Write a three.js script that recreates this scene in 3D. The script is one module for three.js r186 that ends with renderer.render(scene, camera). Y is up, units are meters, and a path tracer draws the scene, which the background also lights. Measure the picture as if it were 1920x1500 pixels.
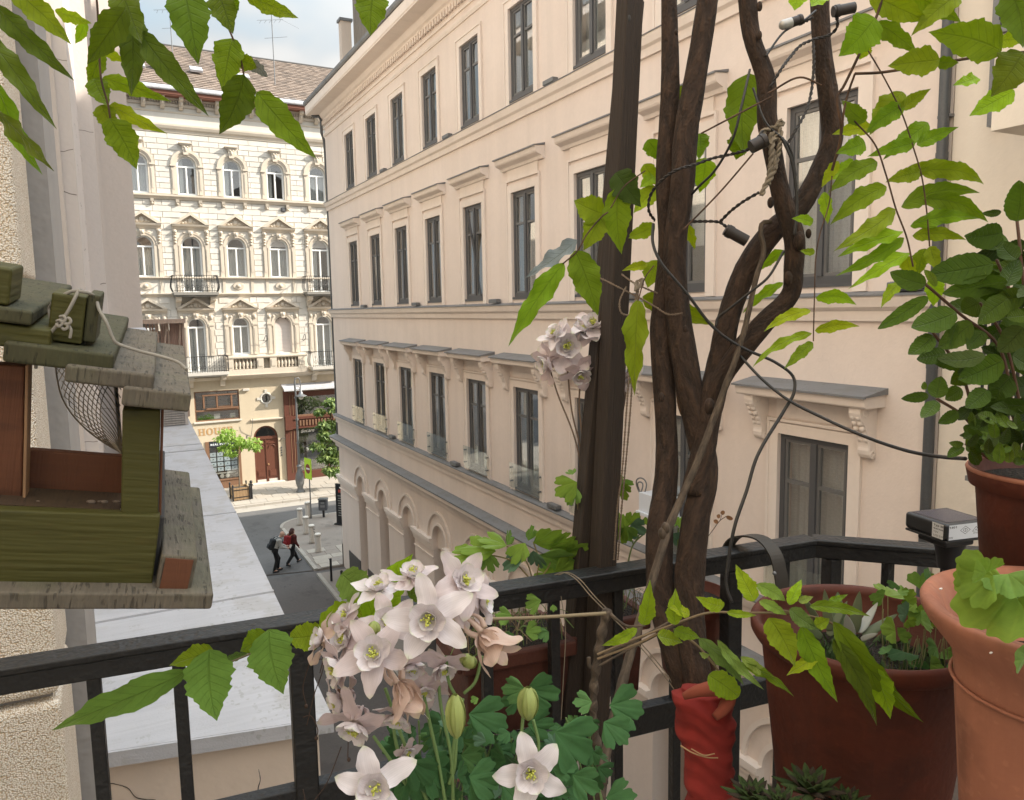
import * as THREE from 'three';
import { mergeGeometries, mergeVertices, toCreasedNormals } from 'three/addons/utils/BufferGeometryUtils.js';
import { RoundedBoxGeometry } from 'three/addons/geometries/RoundedBoxGeometry.js';
import { MarchingCubes } from 'three/addons/objects/MarchingCubes.js';

// ---------------------------------------------------------------- camera, sky, sun, exposure
const scene = new THREE.Scene();
const EYE = 10.8, FOC = 1450, rad = THREE.MathUtils.degToRad;
const camera = new THREE.PerspectiveCamera(2 * Math.atan(750 / FOC) * 180 / Math.PI, 1920 / 1500, 0.05, 900);
camera.rotation.order = 'YXZ';
camera.rotation.set(rad(-6.7225), rad(-27.1943), rad(-0.98447));
camera.position.set(0, EYE, 0);
scene.add(camera);
camera.updateMatrixWorld(true);

const SUN = new THREE.Vector3(1.5, 1.02, 0.6).normalize();
const SKY_GAIN = 0.72, SUN_POWER = 4.7, EXPOSURE = 1.84;
const sun = new THREE.DirectionalLight(new THREE.Color(1.0, 0.92, 0.80), SUN_POWER);
sun.position.copy(SUN).multiplyScalar(120).add(new THREE.Vector3(5, 5, -25));
sun.target.position.set(5, 5, -25);
sun.castShadow = true; sun.shadow.mapSize.set(2048, 2048); sun.shadow.radius = 1.2;
Object.assign(sun.shadow.camera, { left: -70, right: 70, top: 60, bottom: -60, near: 1, far: 300 });
scene.add(sun, sun.target);

const renderer = new THREE.WebGLRenderer({ antialias: true });
renderer.toneMapping = THREE.LinearToneMapping;
renderer.toneMappingExposure = EXPOSURE;
renderer.shadowMap.enabled = true;

// ---------------------------------------------------------------- random numbers and noise
function rng(seed) { let a = seed >>> 0; return () => { a = (a + 0x6d2b79f5) | 0; let t = Math.imul(a ^ (a >>> 15), 1 | a); t = (t + Math.imul(t ^ (t >>> 7), 61 | t)) ^ t; return ((t ^ (t >>> 14)) >>> 0) / 4294967296; }; }
const R = rng(4711), rr = (a, b) => a + (b - a) * R();
const hash3 = (x, y, s) => { let h = Math.imul(x, 374761393) ^ Math.imul(y, 668265263) ^ Math.imul(s, 1274126177); h = Math.imul(h ^ (h >>> 13), 1274126177); return ((h ^ (h >>> 16)) >>> 0) / 4294967296; };
const sm = (t) => t * t * (3 - 2 * t), lerp = (a, b, t) => a + (b - a) * t, clamp = (x, a = 0, b = 1) => Math.min(b, Math.max(a, x));
const step2 = (a, b, x) => sm(clamp((x - a) / (b - a)));
// value noise that repeats after px, py cells
function vn(x, y, px, py, s) {
  const xi = Math.floor(x), yi = Math.floor(y), fx = sm(x - xi), fy = sm(y - yi), m = (n, p) => ((n % p) + p) % p;
  const x0 = m(xi, px), x1 = m(xi + 1, px), y0 = m(yi, py), y1 = m(yi + 1, py);
  return lerp(lerp(hash3(x0, y0, s), hash3(x1, y0, s), fx), lerp(hash3(x0, y1, s), hash3(x1, y1, s), fx), fy);
}
function fbm(u, v, px, py, oct, s) { let a = 0, w = 0.5, t = 0; for (let i = 0; i < oct; i++) { a += w * vn(u * px, v * py, px, py, s + i * 17); t += w; w *= 0.5; px *= 2; py *= 2; } return a / t; }
// distance to the nearest of jittered points, repeating
function cells(u, v, n, s) {
  const x = u * n, y = v * n, xi = Math.floor(x), yi = Math.floor(y); let d = 9;
  for (let j = -1; j <= 1; j++) for (let i = -1; i <= 1; i++) { const cx = xi + i, cy = yi + j, mx = ((cx % n) + n) % n, my = ((cy % n) + n) % n; const dx = cx + hash3(mx, my, s) - x, dy = cy + hash3(mx, my, s + 5) - y; d = Math.min(d, dx * dx + dy * dy); }
  return Math.sqrt(d);
}

// ---------------------------------------------------------------- the sky: a computed picture of thin cloud over pale blue
{
  const W = 1024, Hh = 512, data = new Float32Array(W * Hh * 4), d = new THREE.Vector3();
  for (let j = 0; j < Hh; j++) for (let i = 0; i < W; i++) {
    const el = ((j + 0.5) / Hh - 0.5) * Math.PI, az = ((i + 0.5) / W - 0.5) * 2 * Math.PI;
    d.set(Math.cos(az) * Math.cos(el), Math.sin(el), Math.sin(az) * Math.cos(el));
    const up = Math.max(0, d.y), c = d.dot(SUN);
    const k = 1 / (0.22 + up), px = d.x * k, pz = d.z * k;
    const n = fbm(px * 0.42 + 1.234, pz * 0.42 + 0.492, 6, 6, 6, 3), m = fbm(px * 0.09 + 0.2, pz * 0.09 + 0.6, 4, 4, 3, 41);
    const cloud = step2(0.42, 0.64, n * 0.8 + m * 0.26);
    // thin cloud brightened towards zenith and sun, out of view, to fill shaded walls
    const glow = (1 + 3 * up) / 2 * (1 + 2.2 * Math.pow(clamp(0.5 + 0.5 * c), 3)) / 1.23;
    const blue = [lerp(0.47, 0.50, up), lerp(0.585, 0.60, up), lerp(0.665, 0.68, up)], o = (j * W + i) * 4;
    const wc = 0.82 + 0.3 * step2(0.45, 0.8, n);
    for (let q = 0; q < 3; q++) data[o + q] = el < 0 ? [0.3, 0.28, 0.25][q] : SKY_GAIN * lerp(blue[q], [0.70, 0.69, 0.67][q] * wc, cloud * 0.92) * glow;
    data[o + 3] = 1;
  }
  const t = new THREE.DataTexture(data, W, Hh, THREE.RGBAFormat, THREE.FloatType);
  t.mapping = THREE.EquirectangularReflectionMapping; t.magFilter = THREE.LinearFilter; t.needsUpdate = true;
  scene.background = t; scene.environment = t;
}

// ---------------------------------------------------------------- textures (linear, near white, multiplied with the colour of the material)
function tex(size, fn, rep, opt = {}) {
  const h = opt.h || size, data = new Uint8Array(size * h * 4);
  for (let j = 0; j < h; j++) for (let i = 0; i < size; i++) {
    const c = fn((i + 0.5) / size, (j + 0.5) / h), o = (j * size + i) * 4, a = typeof c === 'number' ? [c, c, c] : c;
    for (let q = 0; q < 3; q++) data[o + q] = clamp(a[q]) * 255;
    data[o + 3] = 255;
  }
  const t = new THREE.DataTexture(data, size, h, THREE.RGBAFormat);
  t.wrapS = t.wrapT = THREE.RepeatWrapping; t.magFilter = THREE.LinearFilter; t.minFilter = THREE.LinearFilter;
  if (rep) t.repeat.set(1 / rep[0], 1 / rep[1]);
  t.needsUpdate = true; return t;
}
function canvasTex(w, h, draw) {
  const c = document.createElement('canvas'); c.width = w; c.height = h; const g = c.getContext('2d'); draw(g, w, h);
  const t = new THREE.CanvasTexture(c); t.colorSpace = THREE.SRGBColorSpace; t.magFilter = THREE.LinearFilter; return t;
}
const rgb = (r, g, b) => new THREE.Color().setRGB(r, g, b);
function mat(color, rough = 0.85, o = {}) {
  const K = o.transmission || o.clearcoat || o.sheen || o.specularIntensity !== undefined ? THREE.MeshPhysicalMaterial : THREE.MeshStandardMaterial;
  return new K({ color: Array.isArray(color) ? rgb(...color) : color, roughness: rough, side: THREE.DoubleSide, ...o });
}

// plaster: faint clouds, rain streaks, fine sand
const hair = (u, v, n, s, w) => (1 - step2(0, w, Math.abs(fbm(u, v, n, n, 5, s) - 0.5))) * step2(0.5, 0.62, fbm(u, v, 4, 4, 3, s + 7));
const plasterMap = tex(1024, (u, v) => { const a = fbm(u, v, 5, 5, 5, 1), s = fbm(u, v, 40, 2, 4, 9), f = fbm(u, v, 160, 160, 2, 5), p = step2(0.56, 0.60, fbm(u, v, 3, 3, 5, 15)), c = hair(u, v, 9, 19, 0.0035); const k = (0.82 + 0.13 * a + 0.10 * s + 0.04 * f - 0.025 * p) * (1 - 0.05 * c); return [k, k * (0.98 + 0.02 * a), k * (0.955 + 0.045 * a)]; }, [9, 9]);
const plasterBump = tex(512, (u, v) => 0.5 * fbm(u, v, 90, 90, 3, 7) + 0.5 * fbm(u, v, 12, 12, 3, 8), [2.2, 2.2]);
const stuccoBump = tex(512, (u, v) => { const d = cells(u, v, 46, 3), e = cells(u, v, 70, 13), w = fbm(u, v, 40, 40, 3, 6); return clamp(1.15 - d * 1.1) * 0.6 + clamp(1 - e) * 0.25 + w * 0.25; }, [0.21, 0.21]);
const stuccoMap = tex(512, (u, v) => { const d = cells(u, v, 46, 3), w = fbm(u, v, 40, 40, 3, 6), b = fbm(u, v, 3, 3, 3, 21), k = step2(0.25, 0.75, d * 0.75 + (1 - w) * 0.35); return [lerp(1, 0.62, k) * (0.9 + 0.1 * b), lerp(0.98, 0.50, k) * (0.9 + 0.1 * b), lerp(0.93, 0.36, k) * (0.88 + 0.12 * b)]; }, [0.21, 0.21]);
const woodMap = tex(512, (u, v) => { const w = fbm(u, v, 4, 2, 3, 31) * 0.06, g = fbm(u + w, v, 60, 3, 4, 33), k = fbm(u, v, 8, 4, 4, 35); const c = 0.55 + 0.35 * g + 0.2 * k; return [c, c * 0.97, c * 0.93]; }, [0.16, 0.5]);
const woodBump = tex(512, (u, v) => { const w = fbm(u, v, 4, 2, 3, 31) * 0.06; return 0.6 * fbm(u + w, v, 60, 3, 4, 33) + 0.4 * fbm(u, v, 140, 6, 2, 37); }, [0.16, 0.5]);
const barkMap = tex(512, (u, v) => { const w = fbm(u, v, 6, 3, 3, 51) * 0.12, g = fbm(u + w, v, 26, 7, 4, 53), k = fbm(u, v, 90, 40, 2, 55); const c = 0.18 + 1.15 * g * g + 0.3 * k; return [c, c * 0.93, c * 0.84]; }, [0.2, 0.2]);
const barkBump = tex(512, (u, v) => { const w = fbm(u, v, 6, 3, 3, 51) * 0.12; return 0.75 * fbm(u + w, v, 26, 7, 4, 53) + 0.25 * fbm(u, v, 90, 40, 2, 55); }, [0.2, 0.2]);
const grainMap = tex(256, (u, v) => { const k = 0.72 + 0.2 * fbm(u, v, 6, 6, 4, 61) + 0.16 * fbm(u, v, 70, 70, 2, 62); return k; }, [0.9, 0.9]);
const grainBump = tex(256, (u, v) => 0.6 * fbm(u, v, 40, 40, 3, 63) + 0.4 * fbm(u, v, 7, 7, 3, 64), [0.3, 0.3]);
const asphaltMap = tex(1024, (u, v) => { const p = step2(0.55, 0.58, fbm(u, v, 3, 3, 4, 73)), c = hair(u, v, 7, 74, 0.005), st = step2(0.6, 0.75, fbm(u, v, 12, 12, 4, 78)); const k = (0.66 + 0.3 * fbm(u, v, 4, 4, 5, 71) + 0.16 * fbm(u, v, 200, 200, 2, 72) + 0.08 * p - 0.14 * st) * (1 - 0.4 * c); return [k, k * 0.99, k * 0.985]; }, [8, 8]);
const zincMap = tex(1024, (u, v) => { const s = fbm(u, v, 5, 70, 4, 81), b = fbm(u, v, 4, 4, 6, 82), sp = step2(0.66, 0.74, fbm(u, v, 60, 44, 3, 83)) * step2(0.4, 0.6, fbm(u, v, 5, 5, 3, 84)), dr = step2(0.52, 0.7, fbm(u, v, 9, 9, 5, 85)); const k = 0.72 + 0.16 * s + 0.2 * b - 0.16 * sp - 0.10 * dr; return [k + 0.015 * dr, k, k - 0.03 * dr - 0.03 * sp]; }, [1.5, 1.5]);
const terraMap = tex(512, (u, v) => { const a = fbm(u, v, 5, 5, 5, 91), s = fbm(u, v, 60, 3, 4, 92), w = step2(0.55, 0.72, fbm(u, v, 8, 5, 5, 93)), sp = step2(0.68, 0.76, fbm(u, v, 50, 50, 3, 94)), dk = step2(0.55, 0.7, fbm(u, v, 4, 6, 5, 95)); const k = (0.62 + 0.3 * a + 0.2 * s) * (1 - 0.25 * dk) + 0.1 * sp; return [k + 0.06 * w, k + 0.16 * w + 0.03 * sp, k + 0.24 * w + 0.05 * sp]; }, [0.5, 0.5]);
const paintMap = tex(512, (u, v) => { const w = fbm(u, v, 3, 2, 3, 31) * 0.05, g = fbm(u + w, v, 4, 70, 4, 101), b = fbm(u, v, 5, 5, 5, 102), ch = step2(0.70, 0.76, fbm(u, v, 16, 26, 4, 103)), ed = step2(0.62, 0.75, fbm(u, v, 3, 9, 4, 104)); const k = (0.70 + 0.16 * g + 0.2 * b) * (1 - 0.25 * ed); return [lerp(k, 1, ch * 0.3), lerp(k, 0.8, ch * 0.3), lerp(k, 0.9, ch * 0.5)]; }, [0.3, 0.22]);
const paintBump = tex(256, (u, v) => fbm(u, v, 4, 60, 4, 101), [0.26, 0.2]);
// cracked old paint on cut timber
const crackAt = (u, v) => 0.75 * step2(0.62, 0.70, fbm(u, v, 90, 8, 3, 112)) * step2(0.42, 0.6, fbm(u, v, 8, 8, 3, 115));
const crackBump = tex(512, (u, v) => 0.3 * fbm(u, v, 60, 9, 4, 111) + 0.35 * fbm(u, v, 9, 9, 4, 116) + 0.35 * (1 - crackAt(u, v)), [0.13, 0.13]);
const crackMap = tex(512, (u, v) => { const c = 1 - crackAt(u, v), b = fbm(u, v, 8, 8, 5, 113), g = step2(0.45, 0.7, fbm(u, v, 4, 4, 4, 114)), w = fbm(u, v, 70, 8, 3, 117); const k = (0.52 + 0.26 * b + 0.32 * w) * lerp(0.4, 1, c); return [k * lerp(1, 0.95, g), k, k * lerp(1, 0.9, g)]; }, [0.13, 0.13]);
const fanMap = tex(256, (u, v) => { let ve = 0; for (const c of [0.06, 0.2, 0.33, 0.42, 0.5, 0.58, 0.67, 0.8, 0.94]) ve = Math.max(ve, 1 - step2(0.0, 0.018, Math.abs(u - (0.5 + (c - 0.5) * (0.25 + 0.75 * v))))); const b = fbm(u, v, 6, 5, 4, 125), f = fbm(u, v, 50, 40, 2, 126); const k = 0.72 + 0.28 * b + 0.12 * f; return [k * lerp(1, 1.25, ve * 0.6), k * lerp(1, 1.15, ve * 0.6), k * lerp(1, 1.2, ve * 0.6)]; });
// leaf: midrib and side veins along v
const veinAt = (u, v, n) => { const x = Math.abs(u - 0.5) * 2, mid = 1 - step2(0.02, 0.07, x), t = (v * n - x * 1.6 + 40) % 1, side = (1 - step2(0.03, 0.13, Math.min(t, 1 - t))) * step2(0.0, 0.1, x) * (1 - 0.6 * x); return Math.max(mid, side * 0.7); };
const leafMap = tex(256, (u, v) => { const vv = veinAt(u, v, 9), b = fbm(u, v, 6, 8, 4, 121), f = fbm(u, v, 40, 60, 2, 122); const k = 0.78 + 0.2 * b + 0.1 * f; return [k * lerp(1, 0.80, vv), k * lerp(1, 0.80, vv), k * lerp(1, 0.7, vv)]; }, null, { h: 512 });
const leafBump = tex(128, (u, v) => 0.5 + 0.35 * fbm(u, v, 10, 16, 3, 123) - 0.45 * veinAt(u, v, 9), null, { h: 256 });
const petalMap = tex(128, (u, v) => { const s = fbm(u, v, 22, 2, 3, 131), b = fbm(u, v, 4, 5, 4, 133), t = Math.abs(((u * 11 + 0.35 * Math.sin(v * 5)) % 1) - 0.5), ve = 1 - step2(0.0, 0.14, t), tip = step2(0.86, 1.0, v + 0.08 * (b - 0.5)); const k = 0.80 + 0.12 * s + 0.12 * b - 0.10 * ve * (0.3 + v); return [k - 0.1 * tip, k * (0.965 - 0.04 * ve) + 0.0 * tip, k * (0.975 - 0.02 * ve) - 0.2 * tip]; }, null, { h: 256 });
const pavingMap = tex(512, (u, v) => { const k = 0.72 + 0.24 * fbm(u, v, 4, 4, 5, 141) + 0.12 * fbm(u, v, 90, 90, 2, 142) - 0.15 * step2(0.62, 0.74, fbm(u, v, 9, 9, 4, 143)); return [k, k * 0.985, k * 0.96]; }, [3.1, 3.1]);
const clothMap = tex(256, (u, v) => { const w = 0.5 + 0.5 * Math.sin(u * 6.2832 * 64) * Math.sin(v * 6.2832 * 64), b = fbm(u, v, 5, 5, 4, 151); const k = 0.62 + 0.3 * b + 0.14 * w; return k; }, [0.09, 0.09]);

// ---------------------------------------------------------------- geometry helpers
const V = (x, y, z) => new THREE.Vector3(x, y, z);
// uv in metres from the face's own plane
function boxUV(g) {
  g = g.index ? g.toNonIndexed() : g;
  const p = g.attributes.position, uv = new Float32Array(p.count * 2), a = V(), b = V(), c = V();
  for (let i = 0; i < p.count; i += 3) {
    a.fromBufferAttribute(p, i); b.fromBufferAttribute(p, i + 1).sub(a); c.fromBufferAttribute(p, i + 2).sub(a); b.cross(c);
    const x = Math.abs(b.x), y = Math.abs(b.y), z = Math.abs(b.z);
    for (let k = 0; k < 3; k++) { const X = p.getX(i + k), Y = p.getY(i + k), Z = p.getZ(i + k); const q = x > y && x > z ? [Z, Y] : y > z ? [X, Z] : [X, Y]; uv[(i + k) * 2] = q[0]; uv[(i + k) * 2 + 1] = q[1]; }
  }
  g.setAttribute('uv', new THREE.BufferAttribute(uv, 2));
  return g;
}
function clean(g, keepUV) {
  g = g.index ? g.toNonIndexed() : g;
  if (!g.attributes.normal) g.computeVertexNormals();
  if (!keepUV || !g.attributes.uv) boxUV(g);
  for (const n of Object.keys(g.attributes)) if (!['position', 'normal', 'uv'].includes(n)) g.deleteAttribute(n);
  g.morphAttributes = {}; return g;
}
const merge = (list, keepUV = false) => { list = [].concat(list).map((g) => clean(g, keepUV)); return list.length === 1 ? list[0] : mergeGeometries(list); };
const bx = (x0, x1, y0, y1, z0, z1) => new THREE.BoxGeometry(Math.abs(x1 - x0), Math.abs(y1 - y0), Math.abs(z1 - z0)).translate((x0 + x1) / 2, (y0 + y1) / 2, (z0 + z1) / 2);
const rbx = (x0, x1, y0, y1, z0, z1, r = 0.004) => new RoundedBoxGeometry(Math.abs(x1 - x0), Math.abs(y1 - y0), Math.abs(z1 - z0), 2, r).translate((x0 + x1) / 2, (y0 + y1) / 2, (z0 + z1) / 2);
const shapeOf = (pts) => { const s = new THREE.Shape(); pts.forEach(([x, y], i) => (i ? s.lineTo(x, y) : s.moveTo(x, y))); s.closePath(); return s; };
// a moulding: outline in (out, up) drawn along x from x0 to x1
const mould = (pts, x0, x1) => new THREE.ExtrudeGeometry(shapeOf(pts), { depth: x1 - x0, bevelEnabled: false }).rotateY(-Math.PI / 2).scale(1, 1, 1).translate(x1, 0, 0);
// a flat outline in (x, y) from z0 to z1
const slab = (shape, z0, z1) => new THREE.ExtrudeGeometry(shape, { depth: z1 - z0, bevelEnabled: false, curveSegments: 10 }).translate(0, 0, z0);
function archPath(K, x0, x1, y0, top) { const r = (x1 - x0) / 2, s = top - r, p = new K(); p.moveTo(x0, y0); p.lineTo(x1, y0); p.lineTo(x1, s); p.absarc((x0 + x1) / 2, s, r, 0, Math.PI, false); p.lineTo(x0, y0); return p; }
function rectPath(K, x0, x1, y0, y1) { const p = new K(); p.moveTo(x0, y0); p.lineTo(x1, y0); p.lineTo(x1, y1); p.lineTo(x0, y1); p.lineTo(x0, y0); return p; }
// half ring (arch moulding) of radii r0 < r1 with straight feet of length foot
function archRing(cx, sy, r0, r1, z0, z1, foot = 0) { const s = new THREE.Shape(); s.absarc(cx, sy, r1, 0, Math.PI, false); s.lineTo(cx - r1, sy - foot); s.lineTo(cx - r0, sy - foot); s.lineTo(cx - r0, sy); s.absarc(cx, sy, r0, Math.PI, 0, true); s.lineTo(cx + r0, sy - foot); s.lineTo(cx + r1, sy - foot); s.closePath(); return slab(s, z0, z1); }
// a tube of changing radius along points, with rough skin
function tube(pts, rad0, o = {}) {
  const curve = new THREE.CatmullRomCurve3(pts, false, 'centripetal'), n = o.seg || Math.max(6, pts.length * 6), m = o.sides || 8, L = curve.getLength(), rf = typeof rad0 === 'function' ? rad0 : () => rad0;
  const pos = [], uv = [], idx = [], seed = o.seed || 1; let N = null, prev = null;
  for (let i = 0; i <= n; i++) {
    const t = i / n, c = curve.getPointAt(t), T = curve.getTangentAt(t);
    if (!N) { N = Math.abs(T.y) < 0.9 ? V(0, 1, 0) : V(1, 0, 0); } N.addScaledVector(T, -N.dot(T)).normalize();
    const B = V().crossVectors(T, N), r = rf(t);
    for (let j = 0; j <= m; j++) {
      const a = (j / m) * Math.PI * 2, rough = o.noise ? 1 + o.noise * ((vn(t * L * 22, (j % m) * 0.9, 4096, m, seed) - 0.5) + 0.6 * (vn(t * L * 70, (j % m) * 1.7, 4096, m * 2, seed + 3) - 0.5)) : 1;
      pos.push(c.x + (N.x * Math.cos(a) + B.x * Math.sin(a)) * r * rough, c.y + (N.y * Math.cos(a) + B.y * Math.sin(a)) * r * rough, c.z + (N.z * Math.cos(a) + B.z * Math.sin(a)) * r * rough);
      uv.push((j / m) * Math.PI * 2 * r, t * L);
      if (i < n && j < m) { const q = i * (m + 1) + j; idx.push(q, q + 1, q + m + 1, q + 1, q + m + 2, q + m + 1); }
    }
  }
  for (const e of [0, n]) { const c = curve.getPointAt(e / n), k = pos.length / 3; pos.push(c.x, c.y, c.z); uv.push(0, 0); for (let j = 0; j < m; j++) { const q = e * (m + 1) + j; e ? idx.push(q, q + 1, k) : idx.push(q + 1, q, k); } }
  const g = new THREE.BufferGeometry(); g.setAttribute('position', new THREE.Float32BufferAttribute(pos, 3)); g.setAttribute('uv', new THREE.Float32BufferAttribute(uv, 2)); g.setIndex(idx); g.computeVertexNormals();
  return g;
}
const lathe = (pts, seg = 32, a0 = 0, a1 = Math.PI * 2) => new THREE.LatheGeometry(pts.map(([x, y]) => new THREE.Vector2(x, y)), seg, a0, a1);

// ---------------------------------------------------------------- things and parts
const used = new Map(), origin = new WeakMap();
const numbered = (n) => { const k = used.get(n) || 0; used.set(n, k + 1); return k ? n + '_' + String(k).padStart(3, '0') : n; };
function tag(o, label, category, group, kind) { if (label) o.userData.label = label; if (category) o.userData.category = category; if (group) o.userData.group = group; if (kind) o.userData.kind = kind; return o; }
function thing(name, label, category, at = [0, 0, 0], turn = 0, group) {
  const o = new THREE.Group(); o.name = numbered(name); o.position.set(...(at.isVector3 ? at.toArray() : at)); o.rotation.y = turn; scene.add(o); origin.set(o, V());
  return tag(o, label, category, group);
}
// geometry already in world places hung under a thing that stands elsewhere
function worldThing(name, label, category, at, group) { const o = thing(name, label, category, at, 0, group); origin.set(o, o.position.clone()); return o; }
function part(name, geos, m, parent, keepUV = false) {
  const g = merge(geos, keepUV), off = parent ? origin.get(parent) : null;
  if (off && off.lengthSq()) g.translate(-off.x, -off.y, -off.z);
  const o = new THREE.Mesh(g, m); o.castShadow = o.receiveShadow = true;
  o.name = parent ? name : numbered(name);
  origin.set(o, off || V()); (parent || scene).add(o); return o;
}
const names = new WeakMap();
function sub(name, geos, m, parent, keepUV) { const k = names.get(parent) || {}; names.set(parent, k); const i = k[name] = (k[name] ?? -1) + 1; return part(i ? name + '_' + String(i).padStart(3, '0') : name, geos, m, parent, keepUV); }
const subs = (name, list, m, parent) => list.map((g) => sub(name, [g], m, parent));
// share a geometry that is placed by matrix
function inst(name, geo, m, parent, pos, scale = [1, 1, 1], rot) {
  const k = names.get(parent) || {}; names.set(parent, k); const i = k[name] = (k[name] ?? -1) + 1, o = new THREE.Mesh(geo, m);
  o.name = i ? name + '_' + String(i).padStart(3, '0') : name; o.castShadow = o.receiveShadow = true; o.position.set(...pos); o.scale.set(...scale); if (rot) o.rotation.set(...rot);
  origin.set(o, V()); parent.add(o); return o;
}
const struct = (name, geos, m) => { const o = part(name, geos, m, null); o.userData.kind = 'structure'; return o; };
// the point seen at pixel (px, py) of the photograph at a depth along the lens axis, or where its ray meets a plane
const CAMQ = camera.quaternion.clone();
const rayOf = (px, py) => V((px - 960) / FOC, -(py - 750) / FOC, -1).applyQuaternion(CAMQ);
const P = (px, py, d) => rayOf(px, py).multiplyScalar(d).add(camera.position);
const onY = (px, py, y) => { const r = rayOf(px, py); return r.multiplyScalar((y - EYE) / r.y).add(camera.position); };
const onZ = (px, py, z) => { const r = rayOf(px, py); return r.multiplyScalar(z / r.z).add(camera.position); };
const onX = (px, py, x) => { const r = rayOf(px, py); return r.multiplyScalar(x / r.x).add(camera.position); };
// ================================================================= materials of the setting
const M = {
  cream: mat([0.82, 0.705, 0.625], 0.9, { map: plasterMap, bumpMap: plasterBump, bumpScale: 0.003 }),
  creamTrim: mat([0.85, 0.75, 0.67], 0.85, { map: plasterMap, bumpMap: plasterBump, bumpScale: 0.002 }),
  creamPale: mat([0.82, 0.735, 0.625], 0.9, { map: plasterMap, bumpMap: plasterBump, bumpScale: 0.003 }),
  white: mat([0.60, 0.54, 0.50], 0.85, { map: plasterMap, bumpMap: plasterBump, bumpScale: 0.003 }),
  beige: mat([0.70, 0.585, 0.49], 0.9, { map: plasterMap, bumpMap: plasterBump, bumpScale: 0.003 }),
  stucco: mat([0.97, 0.92, 0.87], 0.95, { map: stuccoMap, bumpMap: stuccoBump, bumpScale: 0.006 }),
  greyPlaster: mat([0.36, 0.34, 0.325], 0.9, { map: plasterMap, bumpMap: plasterBump, bumpScale: 0.006 }),
  frame: mat([0.085, 0.085, 0.088], 0.5),
  sash: mat([0.15, 0.145, 0.14], 0.5),
  whiteFrame: mat([0.78, 0.78, 0.76], 0.45),
  glass: mat([0.93, 0.95, 0.95], 0.02, { transmission: 1, thickness: 0, ior: 2.25 }),
  guardGlass: mat([0.90, 0.92, 0.90], 0.03, { transmission: 0.96, thickness: 0, ior: 1.42 }),
  reflectionDrape: mat([0.42, 0.31, 0.20], 0.95, { map: clothMap }), blind: mat([0.60, 0.57, 0.52], 0.9, { map: clothMap }),  // brown cloth and beige blind standing in for reflections in the glass
  curtain: mat([0.80, 0.78, 0.745], 0.95, { transmission: 0.3, thickness: 0, map: clothMap }),
  dark: mat([0.05, 0.047, 0.045], 0.9),
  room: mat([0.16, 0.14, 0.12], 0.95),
  zinc: mat([0.225, 0.225, 0.228], 0.6, { map: zincMap, metalness: 0.1 }),
  tin: mat([0.52, 0.52, 0.545], 0.62, { map: zincMap, metalness: 0.1, bumpMap: grainBump, bumpScale: 0.002 }),
  steel: mat([0.20, 0.205, 0.21], 0.45, { metalness: 0.5, map: grainMap }),
  pipe: mat([0.10, 0.105, 0.11], 0.45, { metalness: 0.3, map: grainMap }),
  blackIron: mat([0.018, 0.018, 0.02], 0.45, { map: grainMap, bumpMap: grainBump, bumpScale: 0.001 }),
  asphalt: mat([0.125, 0.122, 0.12], 0.92, { map: asphaltMap, bumpMap: grainBump, bumpScale: 0.002 }),
  asphaltOld: mat([0.125, 0.112, 0.105], 0.92, { map: asphaltMap, bumpMap: grainBump, bumpScale: 0.002 }),
  paving: mat([0.30, 0.265, 0.235], 0.92, { map: pavingMap, bumpMap: grainBump, bumpScale: 0.003 }),
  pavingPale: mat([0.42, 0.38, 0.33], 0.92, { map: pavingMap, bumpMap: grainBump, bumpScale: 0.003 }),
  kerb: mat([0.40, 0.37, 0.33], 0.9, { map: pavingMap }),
  plinth: mat([0.085, 0.078, 0.072], 0.7, { map: grainMap }),
};

// ================================================================= ground, roads, pavements
struct('ground', [new THREE.PlaneGeometry(700, 700).rotateX(-Math.PI / 2).translate(0, -0.06, 0)], M.asphalt);
struct('road', [new THREE.PlaneGeometry(140, 12.92).rotateX(-Math.PI / 2).translate(10, 0, -38.1)], M.asphalt);
struct('side_street', [new THREE.PlaneGeometry(8.6, 60).rotateX(-Math.PI / 2).translate(4, 0.004, -1.75)], M.asphaltOld);
function pavement(name, pts, m, h = 0.09) { const o = part(name, [slab(shapeOf(pts.map(([x, z]) => [x, -z])), 0, h).rotateX(-Math.PI / 2)], m, null); o.userData.kind = 'structure'; return o; }
function kerbRow(pav, x0, z0, x1, z1, w, h = 0.1, len = 1.0) {
  const L = Math.hypot(x1 - x0, z1 - z0), n = Math.round(L / len), a = Math.atan2(-(z1 - z0), x1 - x0), g = [0, 1, 2].map((k) => merge([rbx(-len / 2 + 0.006 + k * 0.001, len / 2 - 0.006, -0.05, h + 0.004 + k * 0.003, -w / 2, w / 2, 0.012)]));
  for (let i = 0; i < n; i++) { const t = (i + 0.5) / n; inst('kerb_stone', g[i % 3], M.kerb, pav, [x0 + (x1 - x0) * t, 0, z0 + (z1 - z0) * t], [L / n / len, 1, 1], [0, a, 0]); }
}
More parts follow.
